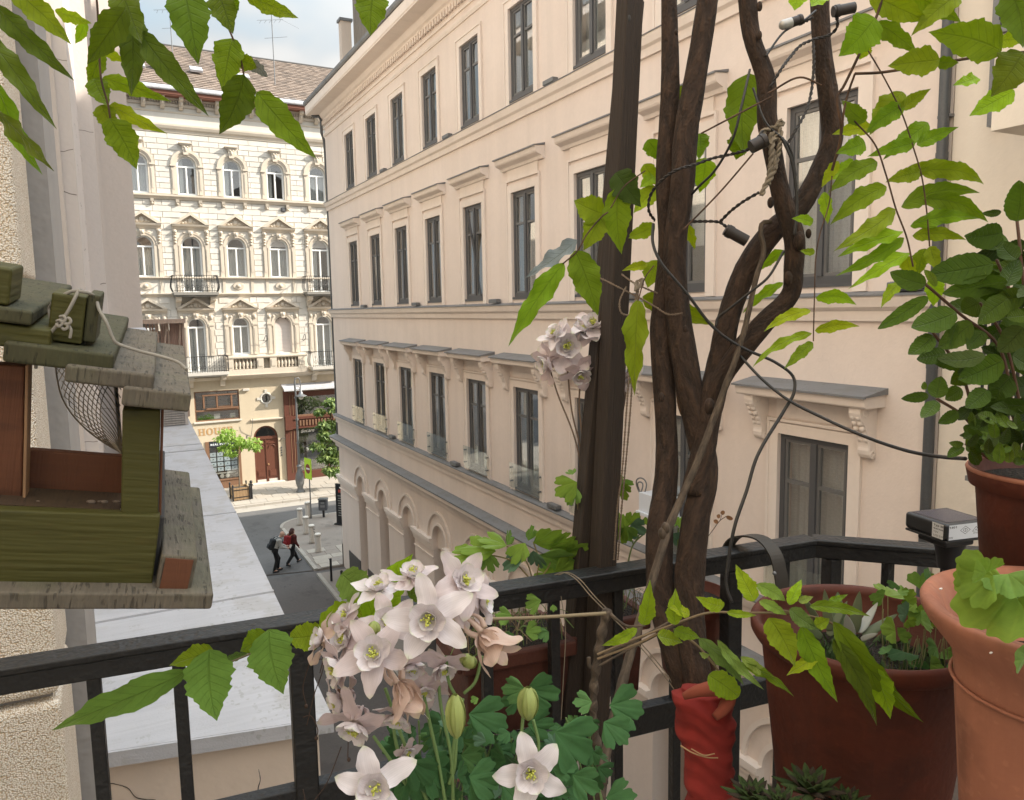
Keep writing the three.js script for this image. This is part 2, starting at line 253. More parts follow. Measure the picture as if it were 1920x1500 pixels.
{
  const corner = []; for (let i = 0; i <= 8; i++) { const a = Math.PI + (i / 8) * Math.PI / 2; corner.push([8.5 + 1.5 * Math.cos(a), -38.9 - 1.5 + 1.5 + 1.5 * Math.sin(a)]); }
  const p1 = pavement('corner_pavement', [[7.02, -31.75], [60, -31.75], [60, -40.4], ...corner.reverse()], M.paving);
  kerbRow(p1, 6.94, -31.8, 6.94, -38.8, 0.16); kerbRow(p1, 8.6, -40.48, 24, -40.48, 0.16);
  for (let i = 0; i < 8; i++) { const a = Math.PI + ((i + 0.5) / 8) * Math.PI / 2; inst('kerb_stone', merge([rbx(-0.155, 0.155, -0.05, 0.104, -0.08, 0.08, 0.012)]), M.kerb, p1, [8.5 + 1.58 * Math.cos(a), 0, -38.9 + 1.58 * Math.sin(a)], [1, 1, 1], [0, Math.PI / 2 - a, 0]); }
  // the slabs that can be told apart beside the corner
  const rs = rng(5), sl = [0.5, 0.62, 0.8].map((w) => merge([rbx(-w / 2, w / 2, 0, 0.028, -0.27, 0.27, 0.006)]));
  for (let r = 0; r < 5; r++) { let x = 7.1 + rs() * 0.1; while (x < 9.0) { const k = Math.floor(rs() * 3), w = [0.5, 0.62, 0.8][k]; inst('paving_slab', sl[k], rs() < 0.5 ? M.pavingPale : M.paving, p1, [x + w / 2, 0.088 + rs() * 0.006, -32.05 - r * 0.56], [1, 1, 1], [0, (rs() - 0.5) * 0.01, 0]); x += w + 0.014; } }
  const p2 = pavement('house_pavement', [[6.98, -31.2], [8.2, -31.2], [8.2, 14], [6.98, 14]], M.paving);
  kerbRow(p2, 6.9, -31.2, 6.9, -20.2, 0.16);
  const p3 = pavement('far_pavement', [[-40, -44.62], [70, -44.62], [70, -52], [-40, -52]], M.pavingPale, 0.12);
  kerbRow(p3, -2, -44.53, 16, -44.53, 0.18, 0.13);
  const s3 = [0, 1].map((k) => merge([rbx(-0.44, 0.44, 0, 0.02, -0.44, 0.44, 0.006)]));
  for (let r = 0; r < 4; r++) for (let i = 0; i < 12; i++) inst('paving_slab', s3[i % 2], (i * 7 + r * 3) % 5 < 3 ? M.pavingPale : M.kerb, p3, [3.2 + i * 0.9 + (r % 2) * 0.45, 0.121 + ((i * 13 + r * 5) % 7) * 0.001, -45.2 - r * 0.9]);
  pavement('left_pavement', [[-0.5, -30], [1.4, -30], [1.4, 14], [-0.5, 14]], M.paving);
  struct('sunlit_road_strip', [new THREE.PlaneGeometry(110, 0.95).rotateX(-Math.PI / 2).translate(15, 0.004, -43.96)], M.kerb);  // pale strip painting the sunlit band of road along the far kerb
  struct('road_patch', [slab(shapeOf([[1.5, 32.35], [3.2, 32.3], [5.1, 32.22], [6.85, 31.82], [6.85, 34.6], [4.6, 35.0], [1.5, 34.7]]), 0, 0.006).rotateX(-Math.PI / 2).translate(0, 0.003, 0)], M.asphalt);
  struct('road_ridge', [tube([V(1.5, 0.008, -32.35), V(3.2, 0.008, -32.3), V(5.1, 0.008, -32.22), V(6.0, 0.008, -32.02), V(6.86, 0.008, -31.84)], 0.035, { seg: 40, sides: 5, noise: 0.6 })], M.asphaltOld);
}

// ================================================================= windows of the long cream building (local axes: x along the wall, y up, z out)
function curtainGeo(x0, x1, y0, y1, z, folds, seed) {
  const g = new THREE.PlaneGeometry(x1 - x0, y1 - y0, Math.max(10, folds * 6), 4).translate((x0 + x1) / 2, (y0 + y1) / 2, z), p = g.attributes.position;
  for (let i = 0; i < p.count; i++) { const t = (p.getX(i) - x0) / (x1 - x0); p.setZ(i, z + 0.018 * Math.sin(t * folds * 6.283 + seed) + 0.01 * Math.sin(t * folds * 15 + seed * 2)); }
  g.computeVertexNormals(); return g;
}
const glassGeo = new THREE.BoxGeometry(1, 1, 0.004);
let wseed = 1;
function casement(b, xc, w, y0, y1, o = {}) {
  const x0 = xc - w / 2, x1 = xc + w / 2, zf = o.z ?? -0.035, F = 0.075, S = 0.04, ty = y0 + (y1 - y0) * (o.transom ?? 0.69), fm = [], ss = [];
  fm.push(bx(x0, x0 + F, y0, y1, zf - 0.08, zf), bx(x1 - F, x1, y0, y1, zf - 0.08, zf), bx(x0 + F, x1 - F, y1 - F, y1, zf - 0.08, zf), bx(x0 + F, x1 - F, y0, y0 + F * 1.2, zf - 0.08, zf), bx(xc - 0.045, xc + 0.045, y0 + F * 1.2, y1 - F, zf - 0.07, zf + 0.018));
  fm.push(bx(x0, x1, y0 - 0.05, y0, zf - 0.08, zf + 0.06));
  const win = sub('window', fm, M.frame, b), panes = [];
  for (const [a, c] of [[x0 + F, xc - 0.045], [xc + 0.045, x1 - F]]) {
    ss.push(bx(a, a + S, y0 + F * 1.2, y1 - F, zf - 0.06, zf - 0.015), bx(c - S, c, y0 + F * 1.2, y1 - F, zf - 0.06, zf - 0.015), bx(a + S, c - S, ty - 0.025, ty + 0.025, zf - 0.06, zf - 0.012), bx(a + S, c - S, y1 - F - S, y1 - F, zf - 0.06, zf - 0.015), bx(a + S, c - S, y0 + F * 1.2, y0 + F * 1.2 + S, zf - 0.06, zf - 0.015));
    panes.push([a + S, c - S, ty + 0.025, y1 - F - S], [a + S, c - S, y0 + F * 1.2 + S, ty - 0.025]);
  }
  sub('sash', ss, M.sash, win);
  for (const [a, c, d, e] of panes) inst('pane', glassGeo, M.glass, win, [(a + c) / 2, (d + e) / 2, zf - 0.04 - 0.0015 * (wseed % 3)], [c - a, e - d, 1], [(hash3(wseed++, 3, 1) - 0.5) * 0.03, (hash3(wseed, 7, 1) - 0.5) * 0.05, 0]);
  const cz = zf - 0.22, cm = o.curtain ?? 0;
  if (cm === 1) sub('curtain', [curtainGeo(x0 + 0.02, x1 - 0.02, y0, y1, cz, 9, wseed)], M.curtain, win);
  if (cm === 2) { sub('curtain', [curtainGeo(x0 + 0.02, x0 + w * 0.36, y0, y1, cz, 4, wseed)], M.curtain, win); sub('curtain', [curtainGeo(x1 - w * 0.34, x1 - 0.02, y0, y1, cz, 4, wseed + 2)], M.curtain, win); }
  if (cm === 4) sub('curtain', [curtainGeo(x0 + 0.02, x1 - 0.02, y0, y1, cz, 6, wseed)], M.reflectionDrape, win);  // added brown cloth, its colour painting a warm reflection
  if (cm === 5) sub('roller_blind', [bx(x0 + 0.03, x1 - 0.03, y0 + (y1 - y0) * (0.25 + 0.4 * hash3(wseed, 2, 9)), y1, cz + 0.06, cz + 0.065)], M.blind, win);  // added blind that varies the pane like a reflection
  if (cm === 3) sub('curtain', [curtainGeo(xc + 0.02, x1 - 0.02, y0, y1, cz, 5, wseed)], M.curtain, win);
  return win;
}
const frameRing = (x0, x1, y0, y1, w, z0, z1, foot = true) => { const s = rectPath(THREE.Shape, x0 - w, x1 + w, foot ? y0 : y0 - w, y1 + w); s.holes.push(rectPath(THREE.Path, x0, x1, foot ? y0 - 0.001 : y0, y1)); return slab(s, z0, z1); };
function ringU(x0, x1, y0, y1, w, z0, z1) { return slab(shapeOf([[x0 - w, y0], [x0, y0], [x0, y1], [x1, y1], [x1, y0], [x1 + w, y0], [x1 + w, y1 + w], [x0 - w, y1 + w]]), z0, z1); }

const longB = thing('terraced_building', 'long cream plastered building with dark grey windows and ground floor arches, right of the street', 'building', [8.13, 0, 0], -Math.PI / 2);
{
  const X0 = -31.8, X1 = -5.42, bays = []; for (let k = 0; k < 9; k++) bays.push(-7.15 - 2.655 * k);
  const sh = rectPath(THREE.Shape, X0, X1, 0, 18.3);
  for (const c of bays) {
    sh.holes.push(rectPath(THREE.Path, c - 0.55, c + 0.55, 15.33, 17.24), rectPath(THREE.Path, c - 0.55, c + 0.55, 11.06, 13.36), rectPath(THREE.Path, c - 0.58, c + 0.58, 6.66, 9.03));
    sh.holes.push(archPath(THREE.Path, c - 0.72, c + 0.32, 0.1, 4.52));
  }
  sub('wall', [slab(sh, -0.5, 0)], M.cream, longB);
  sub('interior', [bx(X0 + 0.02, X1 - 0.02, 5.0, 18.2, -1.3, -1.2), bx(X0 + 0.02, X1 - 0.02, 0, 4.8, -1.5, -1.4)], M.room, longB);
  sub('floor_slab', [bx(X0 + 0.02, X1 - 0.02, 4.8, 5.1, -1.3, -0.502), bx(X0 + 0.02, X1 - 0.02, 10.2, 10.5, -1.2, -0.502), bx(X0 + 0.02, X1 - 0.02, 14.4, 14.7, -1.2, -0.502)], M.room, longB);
  sub('end_wall', [bx(X0, X0 + 0.02, 0, 18.3, -40, -0.502)], M.cream, longB);
  sub('rear_wall', [bx(X0, X1, 0, 18.3, -40.4, -40)], M.cream, longB);
  subs('plinth', bays.slice(0, 9).map((c) => bx(c - 0.2 - 1.327 * 2 + 0.52 - 0.02, c - 0.72, 0.09, 1.0, 0.0, 0.035)).concat([bx(-6.83, X1, 0.09, 1.0, 0, 0.035), bx(X0 - 0.03, X0, 0.09, 1.0, -30, 0.035)]), M.plinth, longB);
  // courses
  const x0 = X0 - 0.12;
  sub('string_course', [mould([[0, 14.86], [0.05, 14.86], [0.07, 14.98], [0.12, 15.02], [0.15, 15.12], [0.15, 15.17], [0, 15.2]], x0, X1)], M.creamTrim, longB);
  sub('string_course', [mould([[0, 10.58], [0.05, 10.58], [0.07, 10.7], [0.13, 10.75], [0.16, 10.85], [0.16, 10.89], [0, 10.93]], x0, X1)], M.creamTrim, longB);
  sub('course_flashing', [mould([[0, 10.936], [0.185, 10.895], [0.185, 10.878], [0.165, 10.878], [0.165, 10.892], [0, 10.932]], x0 - 0.01, X1), mould([[0, 15.206], [0.17, 15.175], [0.17, 15.16], [0.153, 15.16], [0.153, 15.172], [0, 15.202]], x0 - 0.01, X1)], M.zinc, longB);
  sub('sill_ledge', [mould([[0, 6.22], [0.04, 6.22], [0.05, 6.36], [0.12, 6.4], [0.16, 6.5], [0.16, 6.55], [0, 6.58]], x0, X1)], M.creamTrim, longB);
  sub('ledge_flashing', [mould([[0, 6.605], [0.18, 6.565], [0.18, 6.54], [0.163, 6.54], [0.163, 6.555], [0, 6.595]], x0 - 0.01, X1)], M.zinc, longB);
  sub('lower_cornice', [mould([[0, 5.2], [0.05, 5.2], [0.06, 5.32], [0.13, 5.36], [0.18, 5.46], [0.27, 5.49], [0.28, 5.6], [0, 5.64]], x0 - 0.2, X1)], M.creamTrim, longB);
  sub('cornice_flashing', [mould([[0, 5.70], [0.31, 5.636], [0.31, 5.6], [0.285, 5.6], [0.285, 5.615], [0, 5.68]], x0 - 0.22, X1)], M.zinc, longB);
  // joints of the zinc cover
// top cornice
  sub('frieze_moulding', [mould([[0, 17.76], [0.03, 17.76], [0.06, 17.83], [0.06, 17.88], [0, 17.9]], x0, X1), mould([[0, 18.04], [0.04, 18.04], [0.05, 18.1], [0, 18.12]], x0, X1)], M.creamTrim, longB);
  const de = []; for (let x = X0 - 0.05; x < X1 - 0.1; x += 0.19) de.push(bx(x, x + 0.1, 18.2, 18.36, 0.031, 0.1));
  const dm = sub('dentil_row', de, M.creamTrim, longB); dm.userData.kind = 'stuff';
  sub('eaves_cornice', [mould([[-0.3, 18.3], [0.03, 18.3], [0.04, 18.46], [0.1, 18.5], [0.14, 18.6], [0.17, 18.64], [0.6, 18.66], [0.6, 18.7], [0.62, 18.72], [0.62, 18.98], [0.6, 19.02], [-0.3, 19.02]], X0 - 0.56, X1)], M.creamTrim, longB);
  sub('gutter', [mould([[0.46, 19.03], [0.64, 19.03], [0.67, 19.08], [0.67, 19.18], [0.63, 19.18], [0.6, 19.07], [0.46, 19.07]], X0 - 0.66, X1), mould([[0.46, 19.075], [0.6, 19.1], [-7, 22.6], [-7, 22.5]], X0 - 0.64, X1)], M.zinc, longB);
  sub('roof_rear', [mould([[-7, 22.5], [-7, 22.6], [-14, 19.2], [-14, 19.1]], X0 - 0.5, X1)], M.zinc, longB);
  sub('downpipe', [tube([V(X0 - 0.5, 18.72, 0.42), V(X0 - 0.42, 18.60, 0.34), V(X0 - 0.14, 18.56, 0.12), V(X0 - 0.12, 18.4, 0.1), V(X0 - 0.12, 17.9, 0.1), V(X0 - 0.16, 17.7, 0.02), V(X0 - 0.16, 16, -0.02), V(X0 - 0.16, 5, -0.02)], 0.055, { seg: 60, sides: 10 })], M.pipe, longB);
  // windows and their dressings
  const curA = [1, 5, 1, 1, 2, 5, 1, 2, 0], curB = [1, 5, 1, 2, 4, 4, 3, 1, 0], curC = [1, 1, 3, 2, 4, 3, 1, 4, 2];  // some curtains and blinds added to imitate reflections in the panes
  const scroll = (z) => { const s = new THREE.Shape(); s.moveTo(0, 9.56); s.lineTo(0.30, 9.56); s.bezierCurveTo(0.33, 9.4, 0.2, 9.36, 0.17, 9.26); s.bezierCurveTo(0.13, 9.12, 0.1, 9.1, 0.12, 9.02); s.bezierCurveTo(0.12, 8.92, 0.03, 8.9, 0, 8.94); s.closePath(); return new THREE.ExtrudeGeometry(s, { depth: 0.15, bevelEnabled: true, bevelSize: 0.008, bevelThickness: 0.008, bevelSegments: 1, curveSegments: 6 }).rotateY(-Math.PI / 2).translate(z + 0.075, 0, 0); };
  bays.forEach((c, k) => {
    casement(longB, c, 1.1, 15.33, 17.24, { curtain: curA[k] });
    casement(longB, c, 1.1, 11.06, 13.36, { curtain: curB[k], transom: 0.7 });
    casement(longB, c, 1.16, 6.68, 9.03, { curtain: curC[k], transom: 0.72 });
    sub('architrave', [ringU(c - 0.55, c + 0.55, 15.2, 17.24, 0.16, 0.001, 0.03), ringU(c - 0.71, c + 0.71, 15.2, 17.40, 0.035, 0.001, 0.05)], M.creamTrim, longB);
    sub('architrave', [ringU(c - 0.55, c + 0.55, 10.94, 13.36, 0.17, 0.001, 0.03), ringU(c - 0.72, c + 0.72, 10.94, 13.60, 0.04, 0.001, 0.045), bx(c - 0.69, c + 0.69, 13.64, 13.9, 0.001, 0.03)], M.creamTrim, longB);
    const hood = sub('window_hood', [mould([[0, 13.86], [0.06, 13.86], [0.08, 13.92], [0.2, 13.97], [0.22, 14.0], [0.24, 14.1], [0, 14.12]], c - 0.95, c + 0.95)], M.creamTrim, longB);
    sub('hood_flashing', [mould([[0, 14.17], [0.27, 14.115], [0.27, 14.09], [0.245, 14.09], [0.245, 14.104], [0, 14.13]], c - 0.97, c + 0.97)], M.zinc, hood);
    sub('architrave', [ringU(c - 0.58, c + 0.58, 6.6, 9.03, 0.15, 0.001, 0.03), ringU(c - 0.73, c + 0.73, 6.6, 9.2, 0.04, 0.001, 0.045), bx(c - 0.62, c + 0.62, 9.26, 9.5, 0.001, 0.02)], M.creamTrim, longB);
    const h2 = sub('window_hood', [mould([[0, 9.56], [0.34, 9.56], [0.36, 9.58], [0.38, 9.69], [0, 9.71]], c - 1.06, c + 1.06)], M.creamTrim, longB);
    sub('hood_flashing', [mould([[0, 9.79], [0.42, 9.71], [0.42, 9.685], [0.385, 9.685], [0.385, 9.695], [0, 9.715]], c - 1.09, c + 1.09)], M.zinc, h2);
    for (const s of [-1, 1]) {
      const x = c + s * 0.87, leafy = []; for (let i = 0; i < 5; i++) for (const d of [-0.04, 0.04]) leafy.push(new THREE.SphereGeometry(0.042, 7, 6).scale(1, 1, 0.7).translate(x + d, 9.44 - i * 0.07, 0.275 - i * 0.032 - (i > 2 ? 0.02 : 0)));
      const br = sub('bracket', [scroll(x)], M.creamTrim, longB); sub('carving', leafy.concat([new THREE.TorusGeometry(0.045, 0.016, 5, 10).rotateY(Math.PI / 2).translate(x + 0.08, 9.49, 0.2), new THREE.TorusGeometry(0.03, 0.012, 5, 10).rotateY(Math.PI / 2).translate(x + 0.08, 8.98, 0.06)]), M.creamTrim, br);
    }
    const gu = inst('glass_guard', new THREE.BoxGeometry(1, 1, 0.012), M.guardGlass, longB, [c, 6.97, 0.1], [1.42, 0.58, 1]);
    for (const s of [-1, 1]) subs('guard_bolt', [6.82, 7.14].map((y) => new THREE.CylinderGeometry(0.02, 0.02, 0.11, 10).rotateX(Math.PI / 2).translate(c + s * 0.66, y, 0.058)), M.steel, longB);
    if (k % 2 === 1) { floodlight(c + 1.327, 15.2, 0.08); floodlight(c + 1.327, 6.6, 0.1); } else floodlight(c + 1.327, 10.93, 0.1);
    // arches
    const a = c - 0.2, sy = 4.0;
    sub('arch_ring', [archRing(a, sy, 0.86, 0.94, 0.001, 0.06), archRing(a, sy, 0.52, 0.60, 0.001, 0.045)], M.creamTrim, longB);
    const ty = new THREE.Shape(); ty.moveTo(a - 0.52, 3.72); ty.lineTo(a + 0.52, 3.72); ty.lineTo(a + 0.52, sy); ty.absarc(a, sy, 0.52, 0, Math.PI, false); ty.closePath();
    sub('tympanum', [slab(ty, -0.2, -0.12)], M.cream, longB);
    sub('arch_door', [bx(a - 0.52, a + 0.52, 0.1, 3.9, -1.36, -1.3)], M.dark, longB);
    for (const [p, q] of [[a - 0.6, a - 0.52], [a + 0.52, a + 0.6]]) sub('door_jamb', [bx(p, q, 0.1, 3.72, -1.36, -0.502)], M.cream, longB);
    sub('door_head', [bx(a - 0.52, a + 0.52, 3.73, 3.9, -1.3, -0.21)], M.cream, longB);
  });
  function floodlight(x, y, z) { const f = sub('floodlight', [rbx(x - 0.2, x + 0.2, y + 0.01, y + 0.1, z - 0.07, z + 0.06, 0.012)], M.steel, longB); sub('lamp_glass', [bx(x - 0.17, x + 0.17, y + 0.101, y + 0.106, z - 0.05, z + 0.04)], M.zinc, f); }
  // imposts between the arches
  const imp = (p, q) => sub('impost', [bx(p, q, 3.66, 3.78, 0.001, 0.06), bx(p, q, 3.78, 3.9, 0.001, 0.1), bx(p, q, 3.9, 4.02, 0.001, 0.15), bx(p + 0.003, q - 0.003, 3.4, 3.44, 0.001, 0.035)], M.creamTrim, longB);
  bays.forEach((c, k) => imp(k < 8 ? c - 2.655 + 0.32 - 0.001 : X0 - 0.1, c - 0.72)); imp(-7.15 + 0.32, X1);
  // the open leaf in the second row
  const ow = sub('open_casement', [bx(0, 0.04, 0, 2.1, -0.03, 0), bx(0.36, 0.40, 0, 2.1, -0.03, 0), bx(0.04, 0.36, 0, 0.05, -0.03, 0), bx(0.04, 0.36, 1.45, 1.5, -0.03, 0), bx(0.04, 0.36, 2.05, 2.1, -0.03, 0)], M.frame, longB);
  ow.position.set(bays[4] - 0.02, 11.16, -0.2); ow.rotation.set(0.16, -0.5, 0);
  // chimneys
  const stack = sub('chimney', [bx(-31.5, -31.15, 18.95, 22.1, -1.05, -0.65)], M.beige, longB); sub('chimney_cap', [bx(-31.56, -31.09, 22.101, 22.2, -1.11, -0.59)], M.zinc, stack);
  const stack2 = sub('chimney', [bx(-31.0, -29.3, 18.95, 25.6, -1.9, -1.15)], mat([0.38, 0.33, 0.29], 0.95, { map: plasterMap, bumpMap: grainBump, bumpScale: 0.02 }), longB); sub('chimney_cap', [bx(-31.1, -29.2, 25.601, 25.75, -2.0, -1.05)], M.zinc, stack2);
  for (let i = 0; i < 5; i++) inst('roof_board', merge([rbx(-0.16, 0.16, 0, 5.6, -0.02, 0.02, 0.006)]), mat([0.30, 0.26, 0.22], 0.9, { map: woodMap }), longB, [-30.85 + i * 0.35, 19.3 + (i % 3) * 0.07, -1.12]);
  // white box fitting with a coil of wire above the ledge
}
const wallBox = worldThing('wall_fitting', 'white metal box with a coil of thin wire on the cream wall behind the trunks', 'junction box', onX(1225, 960, 7.9));
{
  const p = (x, y) => onX(x, y, 7.93), c = p(1232, 945), gz = (a, b, y0, y1, d) => bx(8.0 - d, 8.13, y0, y1, a, b);
  part('housing', [gz(c.z - 0.3, c.z + 0.34, c.y - 0.16, c.y + 0.16, 0.22), gz(c.z - 0.34, c.z + 0.38, c.y - 0.21, c.y - 0.161, 0.26)], mat([0.7, 0.72, 0.75], 0.5), wallBox);
  part('bracket_arm', [bx(7.8, 8.13, c.y - 0.42, c.y - 0.22, c.z - 0.06, c.z + 0.1)], M.beige, wallBox);
  const ring = (r, x, y, s) => { const q = p(x, y), pts = []; for (let i = 0; i <= 20; i++) { const a = i / 20 * 6.4; pts.push(V(7.9 + 0.02 * Math.sin(a * 2), q.y + r * Math.sin(a), q.z + r * s * Math.cos(a))); } return tube(pts, 0.012, { seg: 50, sides: 6 }); };
  part('wire_coil', [ring(0.15, 1205, 912, 0.9), ring(0.1, 1203, 914, 0.6), tube([p(1200, 932), p(1207, 945), p(1200, 955)], 0.01, { sides: 6 })], M.steel, wallBox);
}

// ================================================================= the next building on the right
const nextB = thing('corner_house', 'pale yellow building with balconies at the right edge, past the dark downpipe', 'building', [8.13, 0, 0], -Math.PI / 2);
{
  const sh = rectPath(THREE.Shape, -5.4, 16, 0, 17.6);
  for (let k = 0; k < 4; k++) for (const y of [4.8, 9.2, 13.1]) sh.holes.push(rectPath(THREE.Path, -3.4 + k * 3, -2.2 + k * 3, y, y + 2.5));
  sub('wall', [slab(sh, -0.5, 0.012)], M.creamPale, nextB);
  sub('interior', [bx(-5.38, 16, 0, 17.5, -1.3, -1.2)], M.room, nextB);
  for (let k = 0; k < 4; k++) for (const y of [4.8, 9.2, 13.1]) casement(nextB, -2.8 + k * 3, 1.2, y + 0.02, y + 2.5, { z: -0.2, curtain: (k + Math.round(y)) % 3 });
  sub('eaves', [mould([[-0.3, 17.4], [0.1, 17.4], [0.5, 17.7], [0.55, 18], [-0.3, 18]], -5.4, 16)], M.creamTrim, nextB);
  sub('roof', [mould([[0.5, 18.01], [0.55, 18.05], [-7, 21.4], [-7, 21.3]], -5.4, 16)], M.zinc, nextB);
  sub('rear_wall', [bx(-5.4, 16, 0, 17.4, -12.4, -12), bx(15.98, 16, 0, 17.4, -12, -0.5)], M.creamPale, nextB);
  for (const [y, top] of [[12.32, 14.0], [8.9, 10.72]]) {
    const bal = sub('balcony', [bx(-4.42, 2, y, y + (y > 12 ? 0.82 : 0.2), 0.013, 0.95)], M.creamPale, nextB), y1 = y + (y > 12 ? 0.82 : 0.2), g = merge([rbx(-0.011, 0.011, 0, 1, -0.011, 0.011, 0.003)]);
    sub('coping', [bx(-4.46, 2, y1 + 0.002, y1 + 0.05, 0.014, 1.0)], M.zinc, bal);
    sub('handrail', [bx(-4.42, 2, top - 0.03, top, 0.88, 0.93), bx(-4.42, 2, y1 + 0.14, y1 + 0.165, 0.89, 0.92), bx(-4.42, -4.38, top - 0.03, top, 0.013, 0.88), bx(-4.42, 2, top - 0.2, top - 0.18, 0.89, 0.92)], M.blackIron, bal);
    for (let i = 0; i < 34; i++) inst('baluster', g, M.blackIron, bal, [-4.4 + i * 0.105, y1 + 0.05, 0.905], [1, top - y1 - 0.06, 1]);
    for (let i = 1; i < 8; i++) inst('baluster', g, M.blackIron, bal, [-4.4, y1 + 0.05, 0.905 - i * 0.11], [1, top - y1 - 0.06, 1]);
  }
  sub('pipe_rail', [bx(-4.99, -4.9, 12.55, 17, 0.03, 0.1), bx(-4.9, -4.86, 12.8, 12.9, 0.03, 0.08)], M.steel, nextB);
}
const dp = thing('downpipe', 'tall dark grey rainwater pipe running down the joint of the two cream buildings', 'drainpipe', [8.05, 0, -5.47]);
{ sub('pipe', [new THREE.CylinderGeometry(0.058, 0.058, 18.4, 14).translate(0, 9.3, 0)], M.pipe, dp); for (let y = 1.1; y < 18; y += 2.25) { sub('pipe_joint', [new THREE.CylinderGeometry(0.063, 0.063, 0.07, 14).translate(0, y, 0)], M.pipe, dp); sub('pipe_bracket', [bx(0, 0.09, y + 0.4, y + 0.43, -0.075, 0.075)], M.steel, dp); } }

// ================================================================= our side of the street
const own = worldThing('stucco_house', 'house wall in coarse pebbled stucco at the left edge, beside the bird feeder', 'building', [-0.6, 0, -2.2]);
{
  const xs = -0.181, yj = onZ(40, 528, -2.2).y;
  for (const [a, b] of [[yj - 1.05 * 8, yj - 7 * 1.05], ...[6, 5, 4, 3, 2, 1, 0].map((k) => [yj - (k + 1) * 1.05 + 1.05 * 0, yj - k * 1.05])]) part('stucco_block', [rbx(-1.4, xs, a + 0.008, b - 0.008, -2.62, -2.2, 0.022)], M.stucco, own);
  for (let k = 0; k < 4; k++) part('stucco_block', [rbx(-1.4, xs, yj + k * 1.3 + 0.008, yj + (k + 1) * 1.3 - 0.008, -2.62, -2.2, 0.022)], M.stucco, own);
  part('corner_strip', [bx(-1.4, -0.134, 0, 14.6, -3.3, -2.66)], M.greyPlaster, own);
  part('house_wall', [bx(-6, -1.25, 0, 21.4, -2.19, 9)], M.creamPale, own);
  part('pier_core', [bx(-1.38, -0.2, 0, 15.6, -2.6, -2.24)], M.greyPlaster, own);
}
const slabB = worldThing('balcony_floor', 'concrete balcony floor carrying the black iron railing', 'balcony', [0.5, 9.1, 0]);
part('floor_slab', [slab(shapeOf([[-1.24, 1.5], [1.36, 1.26], [1.78, 0.75], [1.78, -3], [-1.24, -3]]), 9.02, 9.18).rotateX(-Math.PI / 2)], M.paving, slabB);

const leftB = worldThing('white_building', 'white plastered house with stepped pilasters behind the bird feeder', 'building', [-1, 0, -8]);
{
  const crackTex = canvasTex(512, 1024, (g, w, h) => { g.fillStyle = '#fff'; g.fillRect(0, 0, w, h); const r = rng(77); g.strokeStyle = '#77706a'; for (let i = 0; i < 9; i++) { let x = r() * w, y = (i + 0.5) * h / 9 + r() * 30; g.lineWidth = 1 + r() * 1.2; g.beginPath(); g.moveTo(x, y); for (let k = 0; k < 14; k++) { x += 8 + r() * 14; y += (r() - 0.45) * 11; g.lineTo(x, y); } g.stroke(); } for (let i = 0; i < 4; i++) { let x = r() * w, y = r() * h; g.lineWidth = 1.1; g.beginPath(); g.moveTo(x, y); for (let k = 0; k < 16; k++) { x += (r() - 0.5) * 8; y += 8 + r() * 8; g.lineTo(x, y); } g.stroke(); } });
  crackTex.wrapS = crackTex.wrapT = THREE.RepeatWrapping; crackTex.repeat.set(1 / 1.3, 1 / 2.6);
  const wm = mat([0.58, 0.525, 0.49], 0.85, { map: crackTex, bumpMap: plasterBump, bumpScale: 0.003 });
  const edge = (px, z) => onZ(px, 500, z).x, top = 21.5;
  part('street_wall', [bx(-5, -0.262, 0, top - 0.3, -30, -3.32)], M.creamPale, leftB);
  const st = [[157, -6.2, 133], [196, -8.4, 150], [208, -9.2, 0], [222, -9.9, 0], [232, -10.6, 0], [244, -11.2, 0], [260, -11.9, 0]];
  st.forEach(([px, z], i) => part('pilaster', [bx(-1.5, edge(px, z), 0, top, i < st.length - 1 ? st[i + 1][1] - 0.2 : -13.4, z)], i < 2 ? wm : M.white, leftB));
  part('pilaster_fillet', [bx(-1.2, edge(131, -6.16), 0, top, -6.19, -6.13)], M.white, leftB);
  part('pilaster_fillet', [bx(-1.2, edge(203, -9.13), 0, top, -9.19, -9.12)], M.white, leftB);
  part('house_cornice', [bx(-5, 0.75, top, top + 0.3, -30, -5.6)], M.white, leftB);
  part('house_roof', [mould([[0.8, top + 0.31], [0.8, top + 0.35], [-5, top + 3.3], [-5, top + 3.2]], 5.6, 30).rotateY(Math.PI / 2)], M.zinc, leftB);
  // upper storeys farther down the street, seen only as reflections
  const win = []; for (let k = 0; k < 5; k++) for (const y of [2.5, 7, 11.3, 15.2, 18.4]) part('window', [bx(-0.261, -0.22, y, y + 2.2, -16.5 - k * 2.8, -15.4 - k * 2.8)], M.frame, leftB);
}
const ledge = worldThing('parapet_ledge', 'long parapet topped with pale grey sheet metal below the feeder, its near end cracked', 'parapet', [0.3, 8.8, -6]);
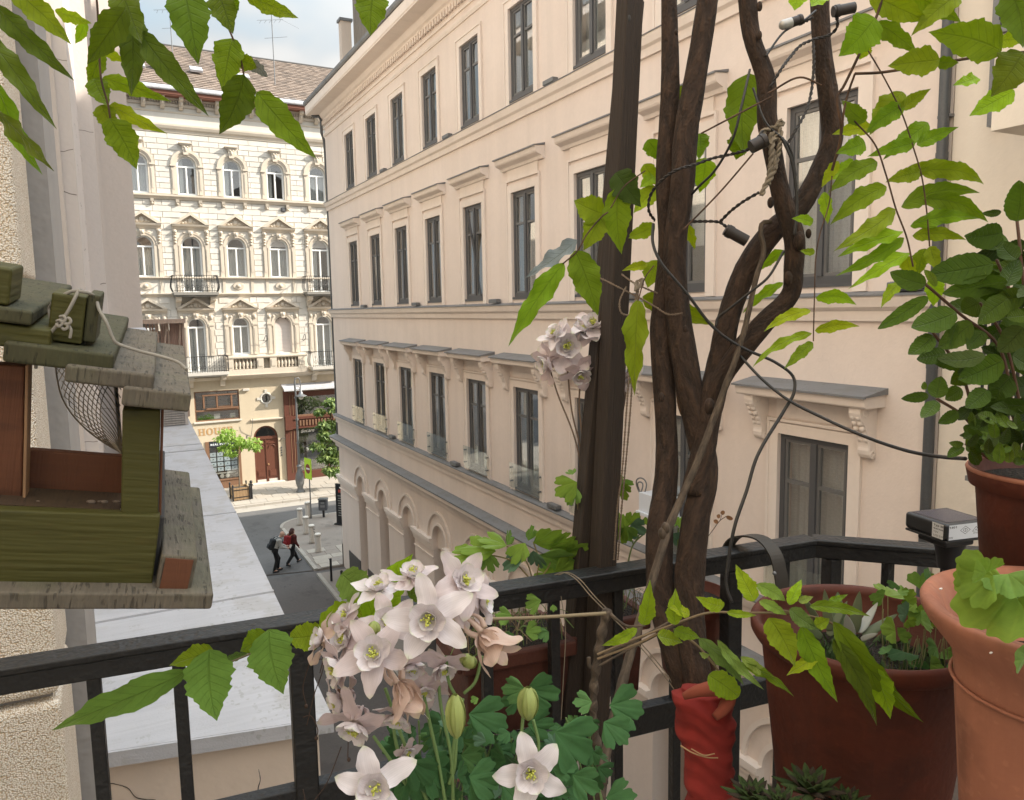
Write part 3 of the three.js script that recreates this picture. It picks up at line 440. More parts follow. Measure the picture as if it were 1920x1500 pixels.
{
  const Y = 8.797, a = onY(156, 1413, Y), b = onY(619, 1345, Y), c = onY(440, 960, Y), d = onY(360, 800, Y), far = onY(347, 775, Y), q = (v) => [v.x, -v.z];
  const outer = [b, c, d, far];
  // one sheet of metal after another, each lapping the next, sloping a little to the street
  const zs = [b.z, -5.6, -8.1, -12.2, -12.75, -16.9], xAt = (z) => { for (let i = 0; i < 3; i++) if (z >= outer[i + 1].z) return lerp(outer[i].x, outer[i + 1].x, (outer[i].z - z) / (outer[i].z - outer[i + 1].z)); return far.x; };
  for (let i = 0; i < zs.length - 1; i++) {
    const z0 = zs[i], z1 = zs[i + 1] - 0.02, lift = 0.004 * (i % 2), x0 = i ? -0.3 : -0.3, L = i ? z0 : null;
    const pts = i ? [[x0, -z0], [xAt(z0), -z0], [xAt(z1), -z1], [x0, -z1]] : [[a.x - 0.05, -a.z + 0.0], [b.x, -b.z], [xAt(z1), -z1], [x0, -z1]];
    part('metal_sheet', [slab(shapeOf(pts), Y - 0.03 + lift, Y + lift).rotateX(-Math.PI / 2)], M.tin, ledge);
    part('drip_edge', [slab(shapeOf(i ? [[xAt(z0), -z0], [xAt(z0) + 0.012, -z0], [xAt(z1) + 0.012, -z1], [xAt(z1), -z1]] : [[a.x - 0.05, -a.z], [a.x - 0.05, -a.z - 0.015], [b.x + 0.013, -b.z - 0.015], [xAt(z1) + 0.013, -z1], [xAt(z1), -z1], [b.x, -b.z]]), Y - 0.075, Y - 0.002 + lift).rotateX(-Math.PI / 2)], M.tin, ledge);
    if (i) part('sheet_seam', [bx(x0, xAt(z0) + 0.012, Y, Y + 0.014, z0 - 0.012, z0 + 0.012)], M.tin, ledge);
  }
  part('parapet_wall', [slab(shapeOf([[a.x - 0.02, -a.z + 0.05], [b.x - 0.05, -b.z + 0.05], [xAt(-8) - 0.05, 8], [far.x - 0.05, 16.8], [-0.3, 16.8]]), 4.2, Y - 0.035).rotateX(-Math.PI / 2)], M.beige, ledge);
  const crk = (pts) => tube(pts.map(([x, y]) => { const p = onZ(x, y, lerp(a.z, b.z, (x - 156) / 463) - 0.047); return p; }), 0.0022, { sides: 4, seg: 40, noise: 1.2 });
  for (const ck of [crk([[160, 1440], [185, 1465], [215, 1470], [240, 1478], [255, 1495], [292, 1500]]), crk([[485, 1442], [488, 1462], [484, 1480], [488, 1500]])]) part('crack', [ck], M.dark, ledge);
}
// screen, hatch and small tin roof at the far end of the parapet
const scr = worldThing('balcony_screen', 'timber balcony screen with reddish slats at the far end of the metal parapet', 'screen', onY(300, 775, 8.8));
{
  const Z = -16.4, p = (x, y, z = Z) => onZ(x, y, z), red = mat([0.42, 0.285, 0.24], 0.85, { map: woodMap }), pale = mat([0.52, 0.41, 0.35], 0.85, { map: woodMap }), yb = 8.8;
  const pl = (x0, x1, y0, m, n = 'slat', z = Z) => { const a = p(x0, y0, z), b = p(x1, y0, z); part(n, [bx(a.x, b.x, yb, a.y, z - 0.05, z)], m, scr); };
  const t0 = p(232, 603), t1 = p(346, 603);
  part('top_rail', [bx(t0.x, t1.x, t0.y - 0.05, t0.y + 0.03, Z - 0.3, Z + 0.25)], pale, scr);
  for (const [x, w] of [[290, 6], [340, 5], [313, 3]]) pl(x, x + w, 606, pale, 'post', Z + 0.04);
  for (let x = 317; x < 340; x += 3.1) pl(x, x + 2.8, 606, red);
  for (let x = 300; x < 312; x += 3.1) pl(x, x + 2.7, 606, red);
  for (const x of [272, 279, 284]) pl(x, x + 3, 606, red);
  for (const [x, x2] of [[252, 262], [300, 312], [330, 338]]) part('brace', [tube([p(x, 770, Z + 0.06), p(x2, 606, Z + 0.06)], 0.02, { sides: 6 })], pale, scr);
  part('gap_light_panel', [bx(p(283, 606, Z - 0.2).x, p(318, 606, Z - 0.2).x, yb, t0.y - 0.2, Z - 0.25, Z - 0.2)], M.white, scr);  // white panel standing in for light showing between the slats
}
const hatch = worldThing('louvre_box', 'small weathered louvred box standing on the metal parapet below the screen', 'vent box', onY(328, 798, 8.8));
{
  const a = onY(303, 799, 8.81), Z = a.z, p = (x, y) => onZ(x, y, Z), b = p(348, 799), t = p(303, 764), gw = mat([0.58, 0.55, 0.53], 0.85, { map: woodMap });
  for (let i = 0; i < 8; i++) { const y = lerp(a.y + 0.02, t.y - 0.02, i / 7); part('louvre', [new THREE.BoxGeometry(b.x - a.x, 0.012, 0.06).rotateX(0.6).translate((a.x + b.x) / 2, y, Z - 0.03)], gw, hatch); }
  for (const x of [a.x - 0.03, b.x]) part('side_post', [bx(x, x + 0.05, 8.8, t.y + 0.03, Z - 0.3, Z)], gw, hatch);
  part('back', [bx(a.x, b.x, 8.8, t.y, Z - 0.32, Z - 0.28)], M.dark, hatch);
  part('lid', [bx(a.x - 0.06, b.x + 0.07, t.y + 0.031, t.y + 0.06, Z - 0.34, Z + 0.04)], gw, hatch);
}
const hut = worldThing('tin_roofed_box', 'little plastered box with a sloping pale tin roof between the white pilasters and the screen', 'roof box', onZ(250, 650, -8.15));
{
  const Z = -8.15, p = (x, y, z = Z) => onZ(x, y, z), a = p(215, 640), b = p(270, 640);
  part('box_wall', [bx(a.x, b.x, 8.8, a.y, Z - 1.0, Z)], M.beige, hut);
  const l = p(205, 640, Z + 0.1), r = p(286, 636, Z + 0.1), back = p(272, 614, Z - 1.0);
  const g = new THREE.BufferGeometry().setFromPoints([V(l.x, l.y, Z + 0.1), V(r.x, r.y, Z + 0.1), V(back.x, back.y, Z - 1.0), V(l.x, l.y, Z + 0.1), V(back.x, back.y, Z - 1.0), V(l.x, back.y, Z - 1.0)]);
  part('tin_roof', [g, bx(l.x, r.x, l.y - 0.1, l.y - 0.002, Z + 0.085, Z + 0.1), bx(a.x, b.x - 0.02, a.y + 0.001, back.y - 0.02, Z - 1.0, Z - 1.4)], M.tin, hut);
}
// ================================================================= the ornate building across the end of the street
const orn = thing('ornate_building', 'ornate cream tenement with arched windows, pediments and tiled roof closing the street end', 'building', [8.05, 0, -49.81], rad(3));
{
  const C = {
    up: mat([0.64, 0.605, 0.545], 0.9, { map: plasterMap, bumpMap: plasterBump, bumpScale: 0.006 }),
    blocks: [[0.66, 0.625, 0.565], [0.69, 0.65, 0.59], [0.63, 0.595, 0.535]].map((c) => mat(c, 0.9, { map: plasterMap, bumpMap: plasterBump, bumpScale: 0.008 })),
    trim: mat([0.58, 0.51, 0.42], 0.85, { map: plasterMap, bumpMap: plasterBump, bumpScale: 0.004 }),
    pale: mat([0.58, 0.55, 0.50], 0.85, { map: plasterMap }),
    yellow: mat([0.57, 0.485, 0.36], 0.9, { map: plasterMap, bumpMap: plasterBump, bumpScale: 0.004 }),
    wood: mat([0.135, 0.045, 0.028], 0.5, { map: woodMap }), woodLt: mat([0.24, 0.13, 0.075], 0.6, { map: woodMap }), door: mat([0.15, 0.052, 0.03], 0.5, { map: woodMap }),
    eave: mat([0.17, 0.065, 0.04], 0.8), gold: mat([0.45, 0.27, 0.12], 0.5), lace: mat([0.75, 0.74, 0.72], 0.95, { transmission: 0.35, thickness: 0, map: clothMap }), blind: mat([0.62, 0.55, 0.51], 0.8),
  };
  const cols = [-6.13, -3.55, -1.02, 1.52, 4.12, 6.75], XL = -9, XR = 14, wins = [];
  // the walls, with every window an opening
  const wall = rectPath(THREE.Shape, XL, XR, 7.0, 23.0), low = rectPath(THREE.Shape, XL, XR, 0.12, 7.0);
  const doorTop = 3.78;
  for (const c of cols) {
    const r1 = [c - 0.52, c + 0.52, 17.72, 19.9], bal2 = Math.abs(c + 3.55) < 0.1 || Math.abs(c - 4.12) < 0.1, r2 = [c - 0.56, c + 0.56, bal2 ? 12.1 : 12.98, 15.34], r3 = [c - 0.5, c + 0.5, bal2 ? 7.3 : 8.32, 10.58];
    for (const r of [r1, r2, r3]) { wall.holes.push(archPath(THREE.Path, ...r)); wins.push(r); }
  }
  low.holes.push(archPath(THREE.Path, -0.64, 0.86, 0.14, doorTop), rectPath(THREE.Path, -3.95, -1.36, 4.36, 6.18), rectPath(THREE.Path, -3.5, -1.46, 0.14, 3.1), rectPath(THREE.Path, 1.6, 8.4, 0.14, 5.75));
  const eye = new THREE.Path(); eye.absarc(0.25, 5.5, 0.27, 0, Math.PI * 2, false); low.holes.push(eye);
  sub('wall', [slab(wall, -0.4, 0)], C.up, orn); sub('ground_floor_wall', [slab(low, -0.4, -0.002)], C.yellow, orn);
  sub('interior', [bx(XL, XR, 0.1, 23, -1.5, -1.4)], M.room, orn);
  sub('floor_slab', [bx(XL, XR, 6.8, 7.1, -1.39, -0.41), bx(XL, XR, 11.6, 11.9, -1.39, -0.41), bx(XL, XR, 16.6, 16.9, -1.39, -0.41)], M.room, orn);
  sub('side_wall', [bx(XL, XL + 0.3, 0, 23, -11, -0.41), bx(XR - 0.3, XR, 0, 23, -11, -0.41), bx(XL, XR, 0, 23, -11.3, -11)], C.up, orn);
  // windows
  let si = 0;
  const plaque = (list, m, p, n) => sub(n, list, m, p);
  for (const [x0, x1, y0, y1] of wins) {
    const c = (x0 + x1) / 2, r = (x1 - x0) / 2, s = y1 - r, z = -0.16, F = 0.09, shut = y1 < 11 && Math.abs(c - 1.52) < 0.1, row = y1 > 19 ? 1 : y1 > 15 ? 2 : 3;
    if (shut) { // roller blind let down
      const f = sub('window', [slab((() => { const o = archPath(THREE.Shape, x0, x1, y0, y1); o.holes.push(archPath(THREE.Path, x0 + 0.05, x1 - 0.05, y0 + 0.05, y1 - 0.05)); return o; })(), z - 0.06, z)], C.blind, orn);
      for (let y = y0 + 0.05; y < y1 - 0.1; y += 0.085) { const hw = y < s ? r - 0.05 : Math.sqrt(Math.max(0.01, (r - 0.05) ** 2 - (y + 0.08 - s) ** 2)); sub('blind_slat', [bx(c - hw, c + hw, y, y + 0.078, z - 0.05, z - 0.03 + 0.004 * ((si++) % 2))], C.blind, f); }
      continue;
    }
    const o = archPath(THREE.Shape, x0, x1, y0, y1); o.holes.push(archPath(THREE.Path, x0 + F, x1 - F, s - 0.02, y1 - F), rectPath(THREE.Path, x0 + F, c - 0.05, y0 + F, s - 0.12), rectPath(THREE.Path, c + 0.05, x1 - F, y0 + F, s - 0.12));
    const w = sub('window', [slab(o, z - 0.07, z), bx(c - 0.03, c + 0.03, y0 + F, s - 0.12, z + 0.001, z + 0.03), bx(x0, x1, s - 0.11, s - 0.03, z + 0.001, z + 0.03)], M.whiteFrame, orn);
    sub('pane', [slab(archPath(THREE.Shape, x0 + F, x1 - F, s - 0.02, y1 - F), z - 0.04, z - 0.036)], M.glass, w);
    for (const [a, b] of [[x0 + F, c - 0.05], [c + 0.05, x1 - F]]) inst('pane', glassGeo, M.glass, w, [(a + b) / 2, (y0 + F + s - 0.12) / 2, z - 0.04], [b - a, s - 0.12 - y0 - F, 1], [(hash3(si, 4, 2) - 0.5) * 0.02, (hash3(si++, 5, 2) - 0.5) * 0.03, 0]);
    const k = (row * 5 + Math.round(c * 3) + 40) % 4;
    if (k !== 2) sub('curtain', [curtainGeo(x0 + 0.05, x1 - 0.05, y0, s - 0.1, -0.36, 9, si)], C.lace, w); else { sub('curtain', [curtainGeo(x0 + 0.05, c - 0.16, y0, y1 - 0.1, -0.34, 3, si)], C.lace, w); }
    if (row === 2 && c > 0.5) sub('roller_blind', [slab((() => { const q = new THREE.Shape(); q.moveTo(x0 + 0.1, s + 0.08); q.lineTo(x1 - 0.1, s + 0.08); q.absarc(c, s, r - 0.09, 0.17, Math.PI - 0.17, false); q.closePath(); return q; })(), z - 0.06, z - 0.05)], C.blind, w);
  }
  // dressings of each row
  const blob = (x, y, z, a, b, cc = 0.05) => new THREE.SphereGeometry(1, 7, 5).scale(a, b, cc).translate(x, y, z);
  const keystone = (c, top, h, w) => [slab(shapeOf([[c - w * 0.32, top - h], [c + w * 0.32, top - h], [c + w * 0.5, top - 0.12], [c - w * 0.5, top - 0.12]]), 0.001, 0.2), bx(c - w * 0.78, c + w * 0.78, top - 0.12, top - 0.05, 0.001, 0.26), bx(c - w * 0.88, c + w * 0.88, top - 0.05, top, 0.001, 0.32), blob(c, top - h * 0.55, 0.21, w * 0.2, h * 0.22, 0.06), blob(c - w * 0.2, top - 0.22, 0.21, 0.06, 0.06), blob(c + w * 0.2, top - 0.22, 0.21, 0.06, 0.06)];
  for (const c of cols) {
    const s1 = 19.38;
    sub('arch_surround', [archRing(c, s1, 0.53, 0.64, 0.001, 0.06, 1.66), archRing(c, s1, 0.64, 0.72, 0.001, 0.09, 0.0), archRing(c, s1, 0.72, 0.86, 0.001, 0.13, 0.0), ...[-1, 1].flatMap((d) => [bx(c + d * 0.64, c + d * 0.84, 17.72, s1 - 0.09, 0.001, 0.08), bx(c + d * 0.6, c + d * 0.9, s1 - 0.09, s1, 0.001, 0.15), bx(c + d * 0.69, c + d * 0.79, 18.0, 19.1, 0.08, 0.1)])], C.trim, orn);
    const ks = sub('keystone', keystone(c, 20.62, 0.66, 0.42), C.trim, orn);
    const ped = (yb, w, h, nm) => {
      const p = sub(nm, [mould([[0.001, yb - 0.28], [0.06, yb - 0.28], [0.1, yb - 0.18], [0.24, yb - 0.1], [0.28, yb], [0.001, yb]], c - w, c + w), slab(shapeOf([[c - w + 0.1, yb], [c + w - 0.1, yb], [c, yb + h - 0.1]]), 0.001, 0.07)], C.trim, orn);
      for (const d of [-1, 1]) sub('raking_cornice', [slab(shapeOf(d < 0 ? [[c - w - 0.05, yb + 0.002], [c - w + 0.2, yb + 0.002], [c, yb + h - 0.13], [c, yb + h + 0.04]] : [[c + w + 0.05, yb + 0.002], [c, yb + h + 0.04], [c, yb + h - 0.13], [c + w - 0.2, yb + 0.002]]), 0.001, 0.3)], C.trim, p);
      sub('relief', [blob(c, yb + h * 0.33, 0.09, 0.16, 0.18, 0.08), ...[-1, 1].flatMap((d) => [blob(c + d * 0.24, yb + h * 0.22, 0.08, 0.11, 0.1), blob(c + d * 0.4, yb + h * 0.14, 0.08, 0.1, 0.06), new THREE.TorusGeometry(0.07, 0.02, 5, 10).translate(c + d * 0.26, yb + h * 0.3, 0.09)])], C.trim, p);
    };
    ped(16.0, 1.0, 0.66, 'pediment');
    sub('arch_surround', [archRing(c, 14.78, 0.57, 0.7, 0.001, 0.07, 1.8), archRing(c, 14.78, 0.7, 0.77, 0.001, 0.1, 0)], C.trim, orn);
    for (const d of [-1, 1]) sub('pilaster', [d].flatMap((d) => [bx(c + d * 0.76, c + d * 0.98, 12.98, 15.72, 0.001, 0.09), bx(c + d * 0.8, c + d * 0.94, 13.3, 14.6, 0.09, 0.11), ...[0, 1, 2, 3].map((i) => blob(c + d * 0.87, 14.95 + i * 0.17, 0.11, 0.09, 0.07, 0.09)), blob(c + d * 0.87, 15.58, 0.15, 0.11, 0.12, 0.14)]), C.trim, orn);
    sub('keystone', [slab(shapeOf([[c - 0.09, 15.3], [c + 0.09, 15.3], [c + 0.15, 15.66], [c - 0.15, 15.66]]), 0.08, 0.22), blob(c, 15.5, 0.22, 0.09, 0.12, 0.07), blob(c - 0.33, 15.52, 0.06, 0.12, 0.07), blob(c + 0.33, 15.52, 0.06, 0.12, 0.07)], C.trim, orn);
    ped(11.14, 1.02, 0.62, 'pediment');
    sub('arch_surround', [archRing(c, 10.08, 0.51, 0.62, 0.001, 0.07, 1.76), archRing(c, 10.08, 0.62, 0.74, 0.001, 0.1, 0.06)], C.trim, orn);
    for (const d of [-1, 1]) sub('pilaster', [d].flatMap((d) => [bx(c + d * 0.72, c + d * 0.96, 8.3, 10.1, 0.001, 0.09), bx(c + d * 0.68, c + d * 1.0, 10.1, 10.2, 0.001, 0.13), bx(c + d * 0.78, c + d * 0.9, 8.5, 9.9, 0.09, 0.105), bx(c + d * 0.72, c + d * 0.96, 10.2, 10.86, 0.001, 0.08), blob(c + d * 0.84, 10.6, 0.1, 0.1, 0.14, 0.08)]), C.trim, orn);
    sub('keystone', [slab(shapeOf([[c - 0.1, 10.5], [c + 0.1, 10.5], [c + 0.17, 10.86], [c - 0.17, 10.86]]), 0.08, 0.24), blob(c, 10.72, 0.24, 0.1, 0.12, 0.07), ...[-1, 1].flatMap((d) => [blob(c + d * 0.36, 10.68, 0.07, 0.13, 0.08), blob(c + d * 0.55, 10.6, 0.07, 0.08, 0.1)])], C.trim, orn);
    if (Math.abs(c + 3.55) > 0.1 && Math.abs(c - 4.12) > 0.1) {
      // sill panel with rosette under the second row
      sub('rosette', [new THREE.CylinderGeometry(0.24, 0.26, 0.06, 20).rotateX(Math.PI / 2).scale(1.3, 0.85, 1).translate(c, 12.46, 0.05), blob(c, 12.46, 0.1, 0.13, 0.12, 0.08)], C.trim, orn);
    }
    for (const d of [-1, 1]) {
      sub('panel_strip', [bx(c + d * 0.74, c + d * 0.9, 12.02, 12.88, 0.001, 0.05)], C.trim, orn);
      sub('corbel', [slab(shapeOf([[0, 0], [0.24, 0], [0.2, -0.16], [0.08, -0.3], [0, -0.32]]), -0.09, 0.09).rotateY(-Math.PI / 2).translate(c + d * 0.62, 17.4, 0), blob(c + d * 0.62, 17.16, 0.1, 0.08, 0.1, 0.1)], C.trim, orn);
    }
  }
  sub('sill_course', [mould([[0.001, 17.4], [0.1, 17.4], [0.14, 17.5], [0.26, 17.56], [0.26, 17.66], [0.001, 17.68]], XL, XR)], C.trim, orn);
  sub('sill_course', [mould([[0.001, 12.88], [0.08, 12.88], [0.2, 12.92], [0.2, 12.99], [0.001, 13.0]], XL, XR)], C.trim, orn);
  sub('string_course', [mould([[0.001, 11.84], [0.06, 11.84], [0.1, 11.94], [0.18, 11.97], [0.18, 12.03], [0.001, 12.05]], XL, XR)], C.trim, orn);
  sub('frieze_moulding', [mould([[0.001, 21.14], [0.07, 21.14], [0.1, 21.28], [0.2, 21.36], [0.26, 21.5], [0.26, 21.6], [0.001, 21.62]], XL, XR), mould([[0.001, 22.24], [0.05, 22.24], [0.08, 22.32], [0.001, 22.34]], XL, XR)], C.trim, orn);
  sub('frieze', [bx(XL, XR, 21.63, 22.23, 0.001, 0.03)], C.up, orn);
  const eg = merge([slab(shapeOf([[0, 0], [0.62, 0], [0.6, -0.14], [0.4, -0.24], [0.3, -0.5], [0.12, -0.62], [0, -0.62]]), -0.11, 0.11).rotateY(-Math.PI / 2)]);
  for (let x = -6.6; x < 9; x += 0.98) { const b = inst('eaves_bracket', eg, C.trim, orn, [x, 23.05, 0.002]); subs('carving', [blob(0, -0.32, 0.36, 0.08, 0.14, 0.1), blob(0, -0.1, 0.58, 0.08, 0.08, 0.06)], C.trim, b); }
  const dn = []; for (let x = -6.3; x < 9; x += 0.14) if (Math.abs(((x + 6.6) % 0.98) - 0) > 0.16 && ((x + 6.6) % 0.98) < 0.82) dn.push(bx(x, x + 0.07, 22.78, 22.92, 0.07, 0.2));
  sub('dentil_row', dn, C.trim, orn).userData.kind = 'stuff';
  sub('eaves_frieze', [bx(XL, XR, 22.6, 22.75, 0.001, 0.12), bx(XL, XR, 22.94, 23.04, 0.001, 0.24)], C.trim, orn);
  sub('eaves_soffit', [bx(XL, XR, 23.05, 23.11, -0.4, 0.75)], C.eave, orn);
  sub('eaves_board', [bx(XL, XR, 23.112, 23.3, 0.6, 0.78)], C.eave, orn);
  sub('gutter', [mould([[0.5, 23.31], [0.85, 23.31], [0.9, 23.36], [0.9, 23.44], [0.5, 23.62], [0.3, 23.8], [0.3, 23.7]], XL, XR)], M.tin, orn);
  // ashlar blocks, each cut to fit between the dressings
  const bg = [0, 1, 2].map((k) => { const g = new THREE.BoxGeometry(1, 1, 1), p = g.attributes.position; for (let i = 0; i < p.count; i++) if (p.getZ(i) > 0) { p.setX(i, p.getX(i) * (0.985 - k * 0.004)); p.setY(i, p.getY(i) * 0.93); } g.computeVertexNormals(); return merge([g]); });
  const rb = rng(91), rest = []; let nb = 0;
  const row = (y, h, len, off, gaps) => {
    let segs = [[-6.9, 6.6]];
    for (const [a, b] of gaps) segs = segs.flatMap(([p, q]) => (b <= p || a >= q ? [[p, q]] : [[p, a], [b, q]].filter(([u, v]) => v - u > 0.12)));
    for (const [p, q] of segs) {
      let x = p, end = Math.ceil((p - off) / len + 0.02) * len + off;
      while (x < q - 0.01) {
        const e = Math.min(end, q), w = e - x - 0.022; end += len;
        if (w > 0.08) { const dz = 0.03 + rb() * 0.012, pos = [(x + e) / 2, y + h / 2, dz / 2 + 0.001], sc = [w, h - 0.022, dz]; if (nb++ < 300 && p > -6.8) inst('ashlar_block', bg[Math.floor(rb() * 3)], C.blocks[Math.floor(rb() * 3)], orn, pos, sc); else rest.push(new THREE.BoxGeometry(...sc).translate(...pos)); }
        x = e;
      }
    }
  };
  const gapsOf = (y, h, r) => cols.flatMap((c) => {
    const g = [];
    if (r === 1) { const t = y + h; if (y < 19.4) g.push([c - 0.91, c + 0.91]); else if (y < 20.24) { const q = Math.sqrt(Math.max(0, 0.9 ** 2 - (y - 19.38) ** 2)); g.push([c - q, c + q]); } if (t > 19.9 && y < 20.62) g.push([c - 0.38, c + 0.38]); }
    if (r === 2) { if (y < 15.74) g.push([c - 0.99, c + 0.99]); else if (y < 16.7) { const q = y < 16.02 ? 1.06 : 1.06 * (1 - (y - 16.02) / 0.66); if (q > 0.05) g.push([c - q, c + q]); } if (y + h > 17.05) g.push([c - 0.72, c - 0.52], [c + 0.52, c + 0.72]); }
    if (r === 3) { if (y < 10.87) g.push([c - 1.01, c + 1.01]); else if (y < 11.8) { const q = y < 11.16 ? 1.1 : 1.1 * (1 - (y - 11.16) / 0.62); if (q > 0.05) g.push([c - q, c + q]); } if (Math.abs(c + 3.55) < 0.1 || Math.abs(c - 4.12) < 0.1) { if (y + h > 11.35) g.push([c - 1.35, c - 0.9], [c + 0.9, c + 1.35]); } }
    return g;
  });
  const band = (y0, y1, n, len, r) => { const h = (y1 - y0) / n; for (let i = 0; i < n; i++) row(y0 + i * h, h, len, (i % 2) * len / 2, gapsOf(y0 + i * h, h, r)); };
  band(8.32, 11.82, 9, 0.82, 3); band(13.02, 17.38, 13, 1.0, 2); band(17.7, 21.12, 11, 1.12, 1);
  if (rest.length) sub('ashlar_rest', rest, C.blocks[0], orn).userData.kind = 'stuff';
  // balconies
  const bar = (pts, r = 0.013) => tube(pts, r, { sides: 5, seg: 14 });
  const ironBalcony = (c, y, hw, belly, top, slabM) => {
    const b = sub('balcony', [bx(c - hw, c + hw, y - 0.16, y, 0.001, 0.95), bx(c - hw + 0.06, c + hw - 0.06, y - 0.26, y - 0.161, 0.001, 0.85)], slabM, orn);
    sub('balcony_bracket', [-1, 1].map((d) => slab(shapeOf([[0, 0], [0.75, 0], [0.68, -0.2], [0.3, -0.3], [0.18, -0.62], [0, -0.66]]), -0.14, 0.14).rotateY(-Math.PI / 2).translate(c + d * (hw - 0.28), y - 0.27, 0.01)), C.trim, b);
    const yt = y + top;
    sub('handrail', [bx(c - hw, c + hw, yt - 0.03, yt, 0.88, 0.93), bx(c - hw, c - hw + 0.05, yt - 0.03, yt, 0, 0.88), bx(c + hw - 0.05, c + hw, yt - 0.03, yt, 0, 0.88), bx(c - hw, c + hw, y + 0.06, y + 0.09, 0.89, 0.92)], M.blackIron, b);
    for (let x = c - hw + 0.06; x < c + hw; x += 0.135) sub('baluster', [bar([V(x, y + 0.02, 0.9), V(x, y + 0.18, 0.9 + belly), V(x, y + 0.42, 0.9 + belly * 0.8), V(x, y + 0.62, 0.9 - belly * 0.1), V(x, yt, 0.9)])], M.blackIron, b);
    for (let x = c - hw + 0.2; x < c + hw - 0.1; x += 0.27) sub('scrollwork', [new THREE.TorusGeometry(0.085, 0.01, 4, 10).translate(x, y + 0.32, 0.92 + belly * 0.7), new THREE.TorusGeometry(0.05, 0.009, 4, 9).translate(x, y + 0.62, 0.91)], M.blackIron, b);
    for (const d of [-1, 1]) for (let k = 1; k < 6; k++) sub('baluster', [bar([V(c + d * hw, y + 0.02, 0.9 - k * 0.15), V(c + d * (hw + belly), y + 0.3, 0.9 - k * 0.15), V(c + d * hw, yt, 0.9 - k * 0.15)])], M.blackIron, b);
    return b;
  };
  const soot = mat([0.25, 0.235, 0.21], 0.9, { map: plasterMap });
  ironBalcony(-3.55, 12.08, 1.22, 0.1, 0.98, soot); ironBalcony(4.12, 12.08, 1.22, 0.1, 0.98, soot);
  ironBalcony(-3.2, 7.36, 1.18, 0.03, 0.98, C.pale); ironBalcony(4.2, 7.36, 1.18, 0.1, 0.98, C.pale);
  const balP = lathe([[0.001, 0], [0.07, 0], [0.07, 0.05], [0.045, 0.08], [0.09, 0.24], [0.08, 0.34], [0.04, 0.5], [0.06, 0.56], [0.06, 0.6], [0.001, 0.6]], 9);
  const bs = sub('balustrade', [bx(-2.05, 2.75, 7.08, 7.42, 0.001, 0.5), mould([[0.001, 8.06], [0.5, 8.06], [0.54, 8.12], [0.54, 8.2], [0.001, 8.22]], -2.1, 2.8), mould([[0.001, 6.95], [0.46, 6.95], [0.56, 7.06], [0.56, 7.1], [0.001, 7.12]], -2.1, 2.8)], C.trim, orn);
  for (const [a, b] of [[-1.6, -0.32], [0.95, 2.2]]) for (let i = 0; i < 6; i++) inst('baluster', merge([balP.clone()]), C.trim, bs, [a + 0.1 + i * (b - a - 0.1) / 5.4, 7.44, 0.34]);
  for (const x of [-1.85, -0.08, 0.72, 2.45]) sub('pedestal', [bx(x - 0.2, x + 0.2, 7.425, 8.055, 0.05, 0.5), bx(x - 0.13, x + 0.13, 7.55, 7.95, 0.5, 0.53)], C.trim, bs);
  sub('cornice', [mould([[0.001, 6.8], [0.1, 6.8], [0.2, 6.9], [0.34, 6.95], [0.36, 7.02], [0.001, 7.05]], XL, XR)], C.trim, orn);
  // mezzanine window, round window, door, shops
  const wide = sub('window', [bx(-3.9, -1.4, 4.95, 5.05, -0.12, -0.03), bx(-3.3, -1.42, 5.05, 5.14, -0.06, 0.03), bx(-3.5, -1.5, 5.88, 5.96, -0.06, 0.05), ...[-3.42, -2.66, -1.82].map((x) => bx(x - 0.05, x + 0.05, 5.14, 5.88, -0.09, 0.03)), bx(-2.6, -1.88, 5.16, 5.22, -0.05, 0.04)], C.woodLt, orn);
  sub('wide_frame', [frameRing(-3.88, -1.43, 4.43, 6.11, 0.07, -0.13, -0.05, false)], C.woodLt, wide);
  for (let i = 0; i < 4; i++) inst('pane', glassGeo, M.glass, wide, [-3.55 + i * 0.62, 5.55, -0.1], [0.6, 1.1, 1]); inst('pane', glassGeo, M.glass, wide, [-2.65, 4.67, -0.1], [2.4, 0.5, 1]);
  sub('window_bar', [5.35, 5.6, 5.82, 4.62].map((y) => bx(-3.88, -1.43, y, y + 0.015, -0.03, -0.015)), M.steel, wide);
  sub('shop_card', [bx(-2.85, -2.5, 4.45, 4.75, -0.25, -0.24), bx(-1.9, -1.6, 4.45, 4.72, -0.25, -0.24)], C.pale, wide);
  const leafy = []; const rl = rng(8); for (let i = 0; i < 60; i++) leafy.push(new THREE.SphereGeometry(0.07, 5, 4).scale(1, 0.3, 0.6).rotateZ(rl() * 3).translate(-3.7 + rl() * 0.8, 4.45 + rl() * 0.35, -0.25 - rl() * 0.1));
  sub('window_plant', leafy, mat([0.07, 0.16, 0.03], 0.7), wide).userData.kind = 'stuff';
  sub('sill', [bx(-4.05, -1.28, 4.26, 4.345, -0.001, 0.1)], C.pale, orn);
  sub('round_surround', [new THREE.TorusGeometry(0.33, 0.06, 6, 28).scale(1, 1, 0.7).translate(0.25, 5.5, 0), ...[0, 1, 2, 3].map((i) => bx(-0.08, 0.08, 0.36, 0.56, 0, 0.05).rotateZ(i * Math.PI / 2).translate(0.25, 5.5, 0)), (() => { const s = new THREE.Shape(); s.absarc(0.25, 5.5, 0.5, 0, 6.2832, false); const h = new THREE.Path(); h.absarc(0.25, 5.5, 0.42, 0, 6.2832, false); s.holes.push(h); return slab(s, 0, 0.03); })()], C.pale, orn);
  const rw = sub('round_window', [new THREE.TorusGeometry(0.255, 0.03, 6, 24).translate(0.25, 5.5, -0.1)], M.frame, orn); sub('pane', [new THREE.CylinderGeometry(0.25, 0.25, 0.004, 24).rotateX(Math.PI / 2).translate(0.25, 5.5, -0.1)], M.glass, rw);
